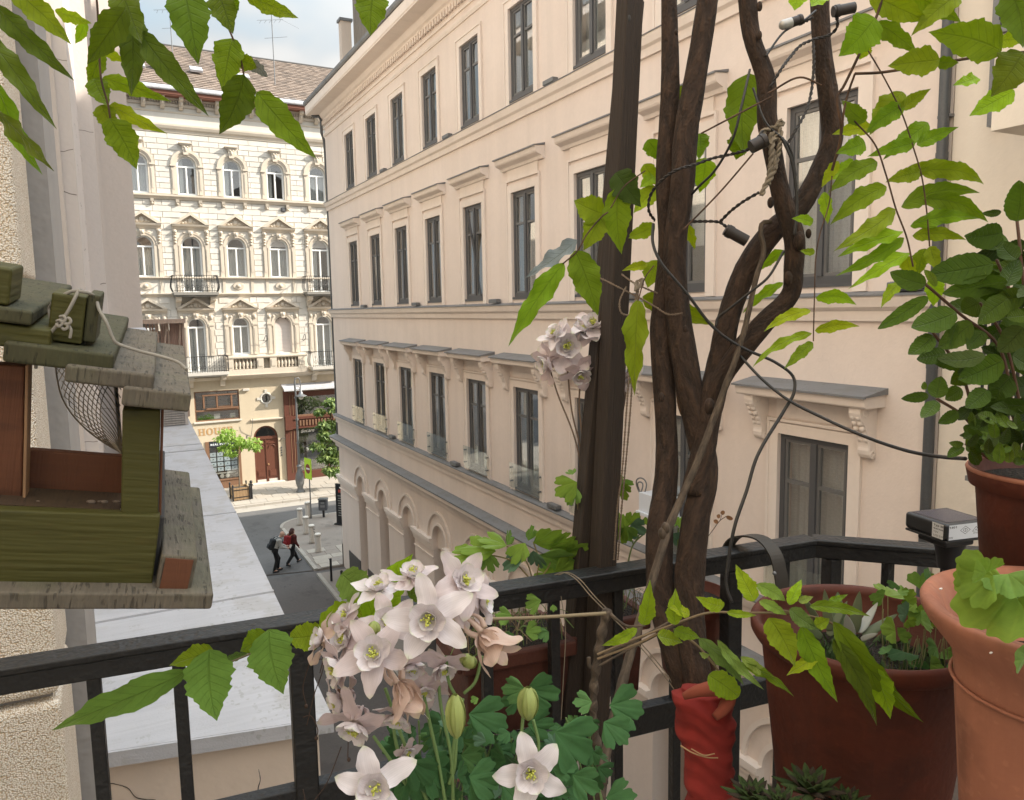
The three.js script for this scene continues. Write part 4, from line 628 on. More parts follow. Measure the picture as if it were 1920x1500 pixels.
  sub('wall_lamp', [rbx(-1.15, -0.75, 6.05, 6.2, 0, 0.14, 0.03)], C.pale, orn);
  sub('door_hood', [mould([[0, 4.1], [0.06, 4.1], [0.14, 4.18], [0.14, 4.24], [0, 4.26]], -0.75, 1.2)], C.trim, orn);
  const dr = sub('door', [(() => { const s = archPath(THREE.Shape, -0.64, 0.86, 0.14, doorTop); s.holes.push((() => { const p = new THREE.Path(); p.absarc(0.11, 3.05, 0.62, 0.08, Math.PI - 0.08, false); p.closePath(); return p; })()); return slab(s, -0.2, -0.12); })(), bx(-0.62, 0.84, 2.92, 3.06, -0.12, -0.06), bx(0.08, 0.14, 0.16, 2.9, -0.12, -0.08)], C.door, orn);
  sub('fanlight', [(() => { const s = new THREE.Shape(); s.absarc(0.11, 3.05, 0.62, 0.08, Math.PI - 0.08, false); s.closePath(); return slab(s, -0.17, -0.165); })()], M.glass, dr);
  for (const d of [-1, 1]) {
    const x = 0.11 + d * 0.36, el = (w, h) => { const s = new THREE.Shape(); s.absellipse(x, 1.72, w, h, 0, 6.2832); return s; };
    const ringS = el(0.17, 0.5); ringS.holes.push(el(0.12, 0.44));
    sub('door_panel', [slab(ringS, -0.12, -0.07), bx(x - 0.24, x + 0.24, 0.5, 0.95, -0.12, -0.09), bx(x - 0.19, x + 0.19, 0.56, 0.89, -0.09, -0.07), new THREE.TorusGeometry(0.2, 0.03, 5, 14, Math.PI).translate(x, 2.35, -0.1), bx(x - 0.26, x + 0.26, 2.62, 2.68, -0.12, -0.08)], C.door, dr);
    sub('door_pane', [slab(el(0.12, 0.44), -0.115, -0.11)], M.glass, dr);
    sub('kick_plate', [bx(x - 0.27, x + 0.27, 0.16, 0.36, -0.12, -0.09)], C.pale, dr);
  }
  sub('door_knob', [new THREE.SphereGeometry(0.05, 10, 8).translate(0.2, 1.3, -0.06)], C.gold, dr);
  sub('doorstep', [rbx(-0.9, 1.1, 0.12, 0.2, -0.1, 0.35, 0.01)], C.pale, orn);
  sub('flag_bracket', [tube([V(-0.78, 3.2, 0.01), V(-0.72, 4.0, 0.3), V(-0.7, 4.35, 0.34)], 0.015, { sides: 5 }), bx(-1.05, -1.0, 3.1, 3.3, 0, 0.02)], M.steel, orn);
  sub('wall_hook', [tube([V(0.95, 2.75, 0.01), V(1.1, 2.9, 0.1), V(1.3, 2.86, 0.12)], 0.02, { sides: 5 }), ...[0, 1, 2, 3].map((i) => blob(1.03, 2.3 - i * 0.16, 0.02, 0.05, 0.06, 0.03))], M.frame, orn);
  // left shop
  const s1 = sub('shopfront', [bx(-3.5, -3.28, 0.14, 3.1, -0.1, 0.04), bx(-1.6, -1.46, 0.14, 3.1, -0.1, 0.04), bx(-3.28, -1.6, 0.14, 0.62, -0.1, 0.02), bx(-3.28, -1.6, 0.62, 0.7, -0.1, 0.06)], C.woodLt, orn);
  sub('shop_pane', [bx(-3.28, -1.6, 0.72, 3.05, -0.12, -0.116)], M.glass, s1);
  sub('shop_blackboard', [bx(-3.28, -1.6, 0.7, 3.08, -0.3, -0.28)], M.dark, s1);
  const posterT = canvasTex(128, 96, (g, w, h) => { g.fillStyle = '#dfe9ee'; g.fillRect(0, 0, w, h); g.fillStyle = '#8b9aa2'; g.fillRect(50, 30, 34, 26); g.fillStyle = '#3f4a50'; g.fillRect(54, 40, 22, 9); g.fillStyle = '#b5c1c8'; for (let i = 0; i < 3; i++) g.fillRect(14, 66 + i * 8, 60 + i * 8, 3); });
  const pm = mat([0.9, 0.9, 0.9], 0.5, { map: posterT });
  for (let r = 0; r < 4; r++) for (let i = 0; i < 4; i++) { const p = sub('poster', [new THREE.BoxGeometry(0.34, 0.25, 0.006).translate(-3.06 + i * 0.41, 2.24 - r * 0.31, -0.2)], pm, s1, true); }
  sub('paper_disc', [0, 1].map((i) => new THREE.CylinderGeometry(0.13, 0.13, 0.01, 18).rotateX(Math.PI / 2).translate(-2.6 + i * 0.32, 0.88, -0.15)), C.pale, s1);
  sub('shop_band', [bx(-3.2, -1.8, 1.02, 1.1, -0.2, -0.16)], C.pale, s1);
  const signT = canvasTex(512, 128, (g, w, h) => { g.fillStyle = '#20242c'; g.fillRect(0, 0, w, h); g.fillStyle = '#e9eef2'; g.font = 'bold 62px sans-serif'; g.fillText('REAL ESTATE', 20, 84); });
  sub('shop_sign', [bx(-3.28, -1.6, 2.72, 3.06, -0.02, 0.0)], M.dark, s1); sub('sign_face', [new THREE.PlaneGeometry(1.66, 0.32).translate(-2.44, 2.89, 0.006)], mat([1, 1, 1], 0.6, { map: signT }), s1, true);
  const txt = (str, w, h, px, font, col, x, y, z, name, bgc) => { const t = canvasTex(512, 128, (g) => { g.clearRect(0, 0, 512, 128); g.fillStyle = col; g.font = font; g.textAlign = 'center'; g.textBaseline = 'middle'; g.fillText(str, 256, 66); }); return sub(name, [new THREE.PlaneGeometry(w, h).translate(x, y, z)], new THREE.MeshStandardMaterial({ map: t, transparent: true, roughness: 0.5, side: THREE.DoubleSide }), orn, true); };
  txt('HOUSE', 2.6, 0.65, 0, 'bold 112px serif', '#b48d60', -2.85, 3.72, 0.012, 'wall_lettering');
  // right shop: two storeys of brown joinery under a tin canopy
  const s2 = sub('shopfront', [bx(1.3, 1.6, 0.13, 5.9, -0.1, 0.14), bx(1.6, 2.05, 0.13, 5.78, -0.12, 0.1), bx(4.9, 5.3, 0.13, 5.78, -0.12, 0.1), bx(8.0, 8.4, 0.13, 5.78, -0.12, 0.1), bx(2.05, 8.0, 5.45, 5.78, -0.12, 0.08), bx(1.6, 8.4, 3.5, 4.05, -0.1, 0.2), bx(1.55, 8.45, 4.05, 4.2, -0.1, 0.28), bx(1.55, 8.45, 3.45, 3.52, -0.1, 0.24), bx(1.6, 8.4, 0.13, 0.6, -0.1, 0.14), bx(4.0, 4.1, 0.6, 3.4, -0.12, 0.04), bx(1.3, 1.75, 3.4, 4.3, 0.1, 0.3)], C.wood, orn);
  for (let i = 0; i < 30; i++) sub('flute', [rbx(2.2 + i * 0.2, 2.31 + i * 0.2, 3.6, 3.96, 0.2, 0.25, 0.02)], C.woodLt, s2);
  for (let i = 0; i < 4; i++) sub('pilaster_rib', [bx(1.64 + i * 0.1, 1.69 + i * 0.1, 0.6, 3.4, 0.1, 0.13), bx(1.64 + i * 0.1, 1.69 + i * 0.1, 4.3, 5.6, 0.1, 0.13)], i % 2 ? C.wood : C.woodLt, s2);
  sub('shop_pane', [bx(2.05, 4.0, 0.6, 3.45, -0.1, -0.095), bx(4.1, 4.9, 0.6, 3.45, -0.1, -0.095), bx(5.3, 8.0, 0.6, 3.45, -0.1, -0.095), bx(2.05, 4.9, 4.2, 5.45, -0.1, -0.095), bx(5.3, 8.0, 4.2, 5.45, -0.1, -0.095)], M.glass, s2);
  sub('window_sill_rail', [bx(2.05, 8.0, 4.2, 4.28, -0.09, 0.12)], C.woodLt, s2);
  sub('display_board', [bx(2.5, 3.35, 0.7, 2.2, -0.5, -0.48), bx(2.3, 3.3, 4.25, 5.4, -0.6, -0.58), bx(4.2, 4.8, 4.25, 5.3, -0.7, -0.68)], M.plinth, s2);
  sub('display_lamp', [new THREE.SphereGeometry(0.12, 10, 8).translate(2.75, 1.95, -0.35), new THREE.SphereGeometry(0.13, 10, 8).translate(2.55, 1.0, -0.35), new THREE.CylinderGeometry(0.1, 0.14, 0.3, 12).translate(4.4, 1.1, -0.4)], C.pale, s2);
  sub('canopy', [mould([[0.001, 6.32], [0.75, 6.05], [0.77, 5.93], [0.72, 5.93], [0.7, 6.01], [0.001, 6.22]], 1.2, 9)], M.tin, s2);
  const fsc = '74px serif';
  txt('ducare', 1.15, 0.3, 0, 'italic bold 120px sans-serif', '#f2f2ee', 2.75, 3.22, -0.05, 'shop_lettering'); txt('ducare', 1.15, 0.3, 0, 'italic bold 120px sans-serif', '#f2f2ee', 4.62, 3.3, -0.05, 'shop_lettering'); txt('HOME', 0.9, 0.24, 0, '100px sans-serif', '#2a2a2a', 2.85, 1.5, -0.47, 'shop_lettering');
  // roof: rows of flat tiles, ridge, hatches, aerials
  const slope = Math.atan2(4.0, 6.2), tiles = [], tg = new THREE.Color(), rt = rng(17); let cnt = 0;
  const base = new THREE.BoxGeometry(1, 1, 1);
  for (let r = 0; r < 24; r++) for (let x = XL + (r % 2) * 0.17; x < XR - 6; x += 0.34) { const g = bx(x, x + 0.33, -0.012, 0.012 + rt() * 0.01, -0.2, 0.16).rotateX(slope - 0.13 + (rt() - 0.5) * 0.02).translate(0, 23.78 + r * 0.167 + (rt() - 0.5) * 0.008, 0.3 - r * 0.259); const m = merge([g]); const c = new Float32Array(m.attributes.position.count * 3), dk = 0.75 + rt() * 0.4, mo = rt() < 0.2 ? 0.75 : 1; for (let i = 0; i < c.length; i += 3) { c[i] = 0.27 * dk * mo; c[i + 1] = 0.205 * dk * mo; c[i + 2] = 0.16 * dk * mo; } m.setAttribute('color', new THREE.BufferAttribute(c, 3)); tiles.push(m); }
  const tm = new THREE.Mesh(mergeGeometries(tiles), mat([1, 1, 1], 0.85, { vertexColors: true, map: grainMap })); tm.name = 'roof_tiles'; tm.userData.kind = 'stuff'; tm.castShadow = tm.receiveShadow = true; orn.add(tm);
  sub('roof', [mould([[0.5, 23.56], [0.5, 23.6], [-5.9, 27.68], [-5.9, 27.56]], XL, XR)], M.plinth, orn);
  sub('ridge_cap', [new THREE.CylinderGeometry(0.09, 0.09, XR - XL - 6, 8).rotateZ(Math.PI / 2).translate((XL + XR - 6) / 2, 27.74, -5.85)], M.plinth, orn);
  for (const [x, t] of [[-4.5, 0.3], [-2.4, 0.32], [0.3, 0.3], [-5.6, 0.25]]) sub('roof_hatch', [rbx(-0.35, 0.35, 0, 0.16, -0.3, 0.3, 0.02).rotateX(slope).translate(x, 24.0 + t * 4, 0.12 - t * 6.0)], M.tin, orn);
  for (const [x, z, h] of [[-3.4, -3.6, 4.6], [2.2, -1.6, 4.3]]) {
    const y0 = 24.9, a = sub('aerial', [new THREE.CylinderGeometry(0.03, 0.03, h, 6).translate(x, y0 + h / 2, z)], M.steel, orn), yt = y0 + h;
    sub('aerial_arm', [tube([V(x - 0.9, yt - 0.5, z), V(x + 0.7, yt - 0.2, z)], 0.012, { sides: 4 }), tube([V(x - 0.5, yt - 1.5, z), V(x + 0.9, yt - 1.2, z)], 0.012, { sides: 4 }), ...[-0.7, -0.4, -0.1, 0.2, 0.5].map((d) => tube([V(x + d, yt - 0.42 + d * 0.19, z - 0.3), V(x + d, yt - 0.42 + d * 0.19, z + 0.3)], 0.009, { sides: 4 })), tube([V(x, yt, z), V(x + 1.6, yt - 0.7, z + 0.3)], 0.006, { sides: 4 })], M.steel, a);
  }
  sub('vent_grille', [rbx(1.75, 2.02, 16.98, 17.24, 0.04, 0.12, 0.02), rbx(1.8, 1.97, 17.02, 17.2, 0.12, 0.16, 0.01)], M.frame, orn);
  for (const x of [0.33, 2.72]) sub('wall_bracket', [tube([V(x, 9.0, 0.02), V(x + 0.1, 9.15, 0.3), V(x + 0.02, 9.45, 0.5), V(x - 0.2, 9.1, 0.7)], 0.02, { sides: 5 })], M.blackIron, orn);
}

// ================================================================= street furniture
const lampPost = thing('street_lamp', 'tall cast iron street lamp with a bulbous foot on the far pavement', 'street lamp', [9.38, 0.12, -46.15]);
{
  sub('foot', [lathe([[0.001, 0], [0.26, 0], [0.26, 0.08], [0.2, 0.14], [0.16, 0.3], [0.24, 0.55], [0.27, 0.8], [0.24, 1.05], [0.13, 1.35], [0.1, 1.5], [0.16, 1.56], [0.16, 1.62], [0.09, 1.7], [0.001, 1.7]], 20)], M.steel, lampPost);
  sub('pole', [new THREE.CylinderGeometry(0.05, 0.085, 4.3, 14).translate(0, 3.84, 0), new THREE.CylinderGeometry(0.025, 0.05, 1.0, 10).translate(0, 6.4, 0)], M.steel, lampPost);
  sub('collar', [3.0, 4.4, 5.7].map((y) => new THREE.CylinderGeometry(0.1, 0.1, 0.09, 14).translate(0, y, 0)), M.steel, lampPost);
  sub('arm', [tube([V(0, 5.75, 0), V(-0.05, 6.3, 0), V(0, 6.75, 0), V(0.2, 6.86, 0), V(0.3, 6.6, 0), V(0.3, 6.2, 0)], 0.028, { sides: 7 }), new THREE.TorusGeometry(0.11, 0.015, 5, 14).translate(0.13, 6.25, 0)], M.steel, lampPost);
  sub('lamp_hood', [lathe([[0.001, 0.42], [0.06, 0.4], [0.07, 0.28], [0.12, 0.2], [0.14, 0.1], [0.36, 0.0], [0.34, -0.02], [0.001, 0.02]], 20).translate(0.3, 5.78, 0)], M.steel, lampPost);
  sub('lamp_glass', [new THREE.SphereGeometry(0.17, 16, 12, 0, 6.2832, Math.PI / 2, Math.PI / 2).scale(1, 1.25, 1).translate(0.3, 5.77, 0)], mat([0.85, 0.83, 0.76], 0.25, { transmission: 0.4, thickness: 0 }), lampPost);
}
const sign = thing('road_sign', 'no entry sign on a yellow-green board, on a thin grey post by the kerb', 'road sign', [8.61, 0.09, -39.96]);
{
  sub('post', [new THREE.CylinderGeometry(0.032, 0.032, 3.15, 12).translate(0, 1.57, 0)], M.steel, sign);
  const t = canvasTex(256, 384, (g, w, h) => { g.fillStyle = '#b9e021'; g.fillRect(0, 0, w, h); g.fillStyle = '#7d241c'; g.beginPath(); g.arc(w / 2, h / 2, 92, 0, 7); g.fill(); g.fillStyle = '#eae6dc'; g.fillRect(w / 2 - 68, h / 2 - 17, 136, 34); });
  const b = sub('board', [rbx(-0.36, 0.36, 2.1, 3.2, -0.012, 0.012, 0.01)], mat([0.40, 0.62, 0.03], 0.5), sign), f = sub('sign_face', [new THREE.PlaneGeometry(0.7, 1.06).translate(0, 2.65, 0.015)], mat([1, 1, 1], 0.5, { map: t }), sign, true);
  for (const o of [b, f]) { o.position.set(-0.045, 0, 0.01); o.rotation.y = -1.3; }
}
const bollard = thing('stone_bollard', 'white concrete bollard at the plaza corner, nearest of the five white ones', 'bollard', [7.57, 0.09, -33.99], 0.1, 'white concrete bollards along the corner pavement');
{
  const bt = mat([0.60, 0.555, 0.50], 0.9, { map: pavingMap, bumpMap: grainBump, bumpScale: 0.004 }), capM = mat([0.78, 0.74, 0.68], 0.85, { map: pavingMap });
  sub('shaft', [lathe([[0.001, 0], [0.155, 0], [0.145, 0.1], [0.135, 0.78], [0.001, 0.78]], 8)], bt, bollard);
  sub('cap', [lathe([[0.001, 0.775], [0.15, 0.775], [0.15, 0.84], [0.12, 0.88], [0.001, 0.885]], 8)], capM, bollard);
  [[7.65, -35.58, 'white concrete bollard with dark scribbles, second nearest of the five white ones', 0.2], [7.75, -37.23, 'white concrete bollard, third of the five white ones, in front of the sign post', 0], [7.83, -38.98, 'white concrete bollard standing at the road side, left of the sign post', 0.3], [8.47, -40.1, 'white concrete bollard farthest back, just left of the sign post foot', 0.1]].forEach(([x, z, l, t], i) => {
    const b = bollard.clone(); b.name = numbered('stone_bollard'); b.position.set(x, 0.09, z); b.rotation.y = t; b.userData = { label: l, category: 'bollard', group: 'white concrete bollards along the corner pavement' }; scene.add(b); origin.set(b, V());
    if (i === 0) { const rs = rng(3); sub('scribble', Array.from({ length: 6 }, (_, k) => { const a = 0.3 + rs() * 1.2, pts = []; for (let j = 0; j < 5; j++) pts.push(V(0.143 * Math.sin(a + j * 0.16 - 0.5), 0.25 + k * 0.08 + rs() * 0.12, 0.143 * Math.cos(a + j * 0.16 - 0.5))); return tube(pts, 0.006, { sides: 4 }); }), M.dark, b); }
  });
}
const post = thing('iron_bollard', 'thin black iron bollard on the narrow pavement, farther of the two', 'bollard', [7.14, 0.1, -29.99], 0, 'thin black bollards along the narrow pavement');
{
  sub('shaft', [new THREE.CylinderGeometry(0.045, 0.05, 0.86, 12).translate(0, 0.43, 0)], M.blackIron, post); sub('cap', [lathe([[0.001, 0.94], [0.04, 0.93], [0.055, 0.9], [0.05, 0.86], [0.001, 0.86]], 12)], M.blackIron, post);
  const b = post.clone(); b.name = numbered('iron_bollard'); b.position.z = -28.34; b.userData = { label: 'thin black iron bollard on the narrow pavement, nearer of the two, half behind leaves', category: 'bollard', group: 'thin black bollards along the narrow pavement' }; scene.add(b);
}
const bin = thing('litter_bin', 'grey litter bin on a short post beside the no entry sign', 'litter bin', [9.25, 0.09, -39.9], -0.5);
{
  sub('box', [rbx(-0.22, 0.22, 0.38, 0.92, -0.16, 0.16, 0.03)], mat([0.085, 0.09, 0.10], 0.5, { map: grainMap }), bin); sub('lid', [rbx(-0.24, 0.24, 0.93, 1.02, -0.18, 0.18, 0.03)], M.steel, bin); sub('post', [bx(-0.05, 0.05, 0, 0.38, -0.05, 0.05)], M.blackIron, bin);
  sub('sticker', [bx(-0.12, 0.12, 0.55, 0.68, 0.16, 0.163), bx(-0.09, 0.1, 0.74, 0.84, 0.16, 0.163)], M.zinc, bin); sub('slot', [bx(-0.16, 0.16, 0.86, 0.9, 0.155, 0.163)], M.dark, bin);
}
const panel = thing('menu_column', 'dark upright advertising board standing against the corner of the cream building', 'advertising board', [9.72, 0.09, -38.0], -0.9);
{
  sub('frame', [rbx(-0.3, 0.3, 0, 2.1, -0.06, 0.06, 0.015)], M.blackIron, panel);
  const t = canvasTex(128, 512, (g, w, h) => { g.fillStyle = '#191a1c'; g.fillRect(0, 0, w, h); g.fillStyle = '#b0493a'; g.fillRect(36, 60, 56, 40); g.fillStyle = '#8d8d88'; for (let i = 0; i < 9; i++) g.fillRect(24 + (i % 2) * 6, 140 + i * 34, 80 - (i % 3) * 16, 13); });
  sub('panel_face', [new THREE.PlaneGeometry(0.52, 1.9).translate(0, 1.08, 0.063)], mat([1, 1, 1], 0.35, { map: t }), panel, true); sub('base', [bx(-0.35, 0.35, 0, 0.06, -0.2, 0.2)], M.blackIron, panel);
}
// trees: many small leaves spread through clumps
const leafCol = (r, g, b) => mat([r, g, b], 0.75, { transmission: 0.45, thickness: 0 });
function crownGeo(clumps, n, size, seed) {
  const r = rng(seed), pos = [], idx = [], a = V(), u = V(), w = V();
  for (let i = 0; i < n; i++) {
    const c = clumps[Math.floor(r() * clumps.length)], th = r() * 6.2832, ph = Math.acos(2 * r() - 1), q = Math.pow(r(), 0.4);
    a.set(c[0] + c[3] * q * Math.sin(ph) * Math.cos(th), c[1] + c[4] * q * Math.cos(ph), c[2] + c[3] * q * Math.sin(ph) * Math.sin(th));
    u.set(r() - 0.5, (r() - 0.5) * 0.7 - 0.15, r() - 0.5).normalize(); w.set(r() - 0.5, r() - 0.5, r() - 0.5).cross(u).normalize(); const s = size * (0.6 + 0.8 * r()), k = pos.length / 3;
    for (const [p, q2] of [[0, 0], [0.35, 0.28], [1, 0], [0.35, -0.28]]) pos.push(a.x + (u.x * p + w.x * q2) * s, a.y + (u.y * p + w.y * q2) * s - p * p * s * 0.2, a.z + (u.z * p + w.z * q2) * s);
    idx.push(k, k + 1, k + 2, k, k + 2, k + 3);
  }
  const g = new THREE.BufferGeometry(); g.setAttribute('position', new THREE.Float32BufferAttribute(pos, 3)); g.setIndex(idx); g.computeVertexNormals(); return g;
}
const young = thing('young_tree', 'small young tree with a thin stem and light green flat crown before the poster shop', 'tree', [5.95, 0.12, -46.2]);
{
  sub('trunk', [tube([V(0, 0.6, 0), V(0.02, 1.6, 0), V(0, 2.6, 0.02), V(-0.1, 3.3, 0), V(-0.3, 3.9, 0.05)], (t) => 0.045 - 0.025 * t, { sides: 8, noise: 0.3 }), tube([V(0, 2.5, 0.02), V(0.3, 2.9, 0), V(0.75, 3.15, 0.1)], 0.018, { sides: 6 }), tube([V(-0.02, 2.7, 0.02), V(-0.4, 3.0, 0.1), V(-0.8, 3.1, 0)], 0.016, { sides: 6 })], mat([0.28, 0.24, 0.19], 0.9, { map: barkMap }), young, true);
  sub('crown', [crownGeo([[-0.5, 3.95, 0, 0.55, 0.25], [-0.2, 3.55, 0.1, 0.6, 0.25], [0.75, 3.3, 0, 0.65, 0.28], [0.3, 3.15, -0.1, 0.55, 0.25], [-0.65, 3.1, 0, 0.45, 0.22], [-0.35, 2.75, 0, 0.35, 0.18], [1.0, 3.0, 0.1, 0.4, 0.2], [-0.8, 3.65, 0.1, 0.4, 0.2]], 1100, 0.2, 5)], leafCol(0.30, 0.46, 0.06), young);
}
const tub = thing('tree_planter', 'square timber tree tub with iron bands standing at the kerb below the young tree', 'planter', [5.95, 0.12, -46.2], 0.05);
{
  const wm = mat([0.36, 0.24, 0.13], 0.8, { map: woodMap }); for (let k = 0; k < 4; k++) for (let i = 0; i < 5; i++) sub('stave', [rbx(-0.42 + i * 0.17, -0.26 + i * 0.17, 0.06, 0.78, 0.40, 0.44, 0.008).rotateY(k * Math.PI / 2)], wm, tub);
  sub('iron_band', [0.2, 0.62].flatMap((y) => [0, 1, 2, 3].map((k) => bx(-0.45, 0.45, y, y + 0.05, 0.44, 0.452).rotateY(k * Math.PI / 2))), M.blackIron, tub); sub('soil', [bx(-0.4, 0.4, 0.5, 0.68, -0.4, 0.4)], M.dark, tub);
  sub('corner_post', [[-1, -1], [1, -1], [1, 1], [-1, 1]].map(([a, b]) => lathe([[0.001, 0], [0.04, 0], [0.04, 0.85], [0.055, 0.9], [0.03, 0.98], [0.001, 1.0]], 8).translate(a * 0.46, 0, b * 0.46)), M.blackIron, tub);
}
const hydr = thing('kerb_post', 'small black iron post with a knob beside the timber tree tub', 'bollard', [6.55, 0.12, -45.9]);
sub('shaft', [new THREE.CylinderGeometry(0.05, 0.07, 0.95, 10).translate(0, 0.47, 0)], M.blackIron, hydr); sub('knob', [new THREE.SphereGeometry(0.09, 12, 8).translate(0, 1.02, 0), new THREE.CylinderGeometry(0.1, 0.1, 0.05, 12).translate(0, 0.86, 0)], M.blackIron, hydr);
const tree2 = thing('street_tree', 'leafy green street tree half hidden by the cream building, before the brown shop', 'tree', [11.9, 0.12, -46.0]);
{
  sub('trunk', [tube([V(0, 0, 0), V(0.05, 1.2, 0), V(0, 2.4, 0.05), V(-0.1, 3.8, 0), V(-0.2, 5.2, 0)], (t) => 0.11 - 0.07 * t, { sides: 9, noise: 0.3 }), tube([V(0, 2.2, 0.05), V(-0.6, 3.0, 0.2), V(-1.1, 3.3, 0.3)], 0.035, { sides: 6 }), tube([V(0, 3.0, 0), V(-0.5, 4.2, 0), V(-0.6, 4.9, 0.1)], 0.03, { sides: 6 }), tube([V(0, 1.6, 0), V(-0.4, 1.7, 0.3), V(-0.9, 1.4, 0.4)], 0.025, { sides: 6 })], mat([0.12, 0.10, 0.08], 0.9, { map: barkMap }), tree2, true);
  const cl = [[-0.5, 5.3, 0, 0.5, 0.25], [-0.2, 4.8, 0.1, 0.6, 0.28], [-1.2, 4.75, 0, 0.3, 0.16], [-0.9, 4.0, 0.1, 0.5, 0.25], [-0.4, 3.9, 0, 0.6, 0.3], [-1.1, 3.4, 0.2, 0.4, 0.2], [-0.5, 3.1, 0, 0.7, 0.32], [-1.5, 2.75, 0.2, 0.45, 0.2], [-0.8, 2.5, 0.1, 0.6, 0.28], [-0.3, 2.2, 0, 0.6, 0.3], [-1.1, 2.0, 0.3, 0.45, 0.2], [-0.5, 1.75, 0.2, 0.5, 0.22], [-0.9, 1.25, 0.4, 0.4, 0.14], [-0.5, 1.1, 0.2, 0.5, 0.2], [0.4, 3, 0, 0.9, 0.6], [0.5, 4.4, 0, 0.8, 0.5]];
  sub('crown', [crownGeo(cl, 2600, 0.24, 6)], leafCol(0.13, 0.22, 0.04), tree2); sub('pale_leaves', [crownGeo(cl.map((c) => [c[0], c[1] + 0.12, c[2] + 0.1, c[3] * 0.9, c[4]]), 900, 0.2, 7)], leafCol(0.27, 0.36, 0.08), tree2);  // lighter leaves set a little higher and farther forward than the crown
}
// ================================================================= people in the street: one smooth body each, clothes as parts
function fieldGeo(bones, k, lo, hi, res) {
  const size = Math.max(hi[0] - lo[0], hi[1] - lo[1], hi[2] - lo[2]), mc = new MarchingCubes(res, new THREE.MeshStandardMaterial(), false, false, 60000), h = res / 2, c = lo.map((l, i) => (l + hi[i]) / 2);
  mc.isolation = 0;
  for (let z = 0; z < res; z++) for (let y = 0; y < res; y++) for (let x = 0; x < res; x++) {
    const px = c[0] + ((x - h) / h) * size / 2, py = c[1] + ((y - h) / h) * size / 2, pz = c[2] + ((z - h) / h) * size / 2; let d = 9;
    for (const [A, B, ra, rb] of bones) {
      const bx0 = B[0] - A[0], by0 = B[1] - A[1], bz0 = B[2] - A[2], ax = px - A[0], ay = py - A[1], az = pz - A[2], L2 = bx0 * bx0 + by0 * by0 + bz0 * bz0 || 1e-9, t = clamp((ax * bx0 + ay * by0 + az * bz0) / L2);
      const e = Math.hypot(ax - bx0 * t, ay - by0 * t, az - bz0 * t) - lerp(ra, rb, t), m = clamp(0.5 + 0.5 * (d - e) / k); d = lerp(d, e, m) - k * m * (1 - m);
    }
    mc.field[x + y * res + z * res * res] = -d;
  }
  mc.update();
  const n = mc.count, p = new Float32Array(mc.positionArray.subarray(0, n * 3)), nn = new Float32Array(mc.normalArray.subarray(0, n * 3));
  for (let i = 0; i < n; i++) for (let q = 0; q < 3; q++) p[i * 3 + q] = c[q] + p[i * 3 + q] * size / 2;
  const g = new THREE.BufferGeometry(); g.setAttribute('position', new THREE.BufferAttribute(p, 3)); g.setAttribute('normal', new THREE.BufferAttribute(nn, 3)); return g;
}
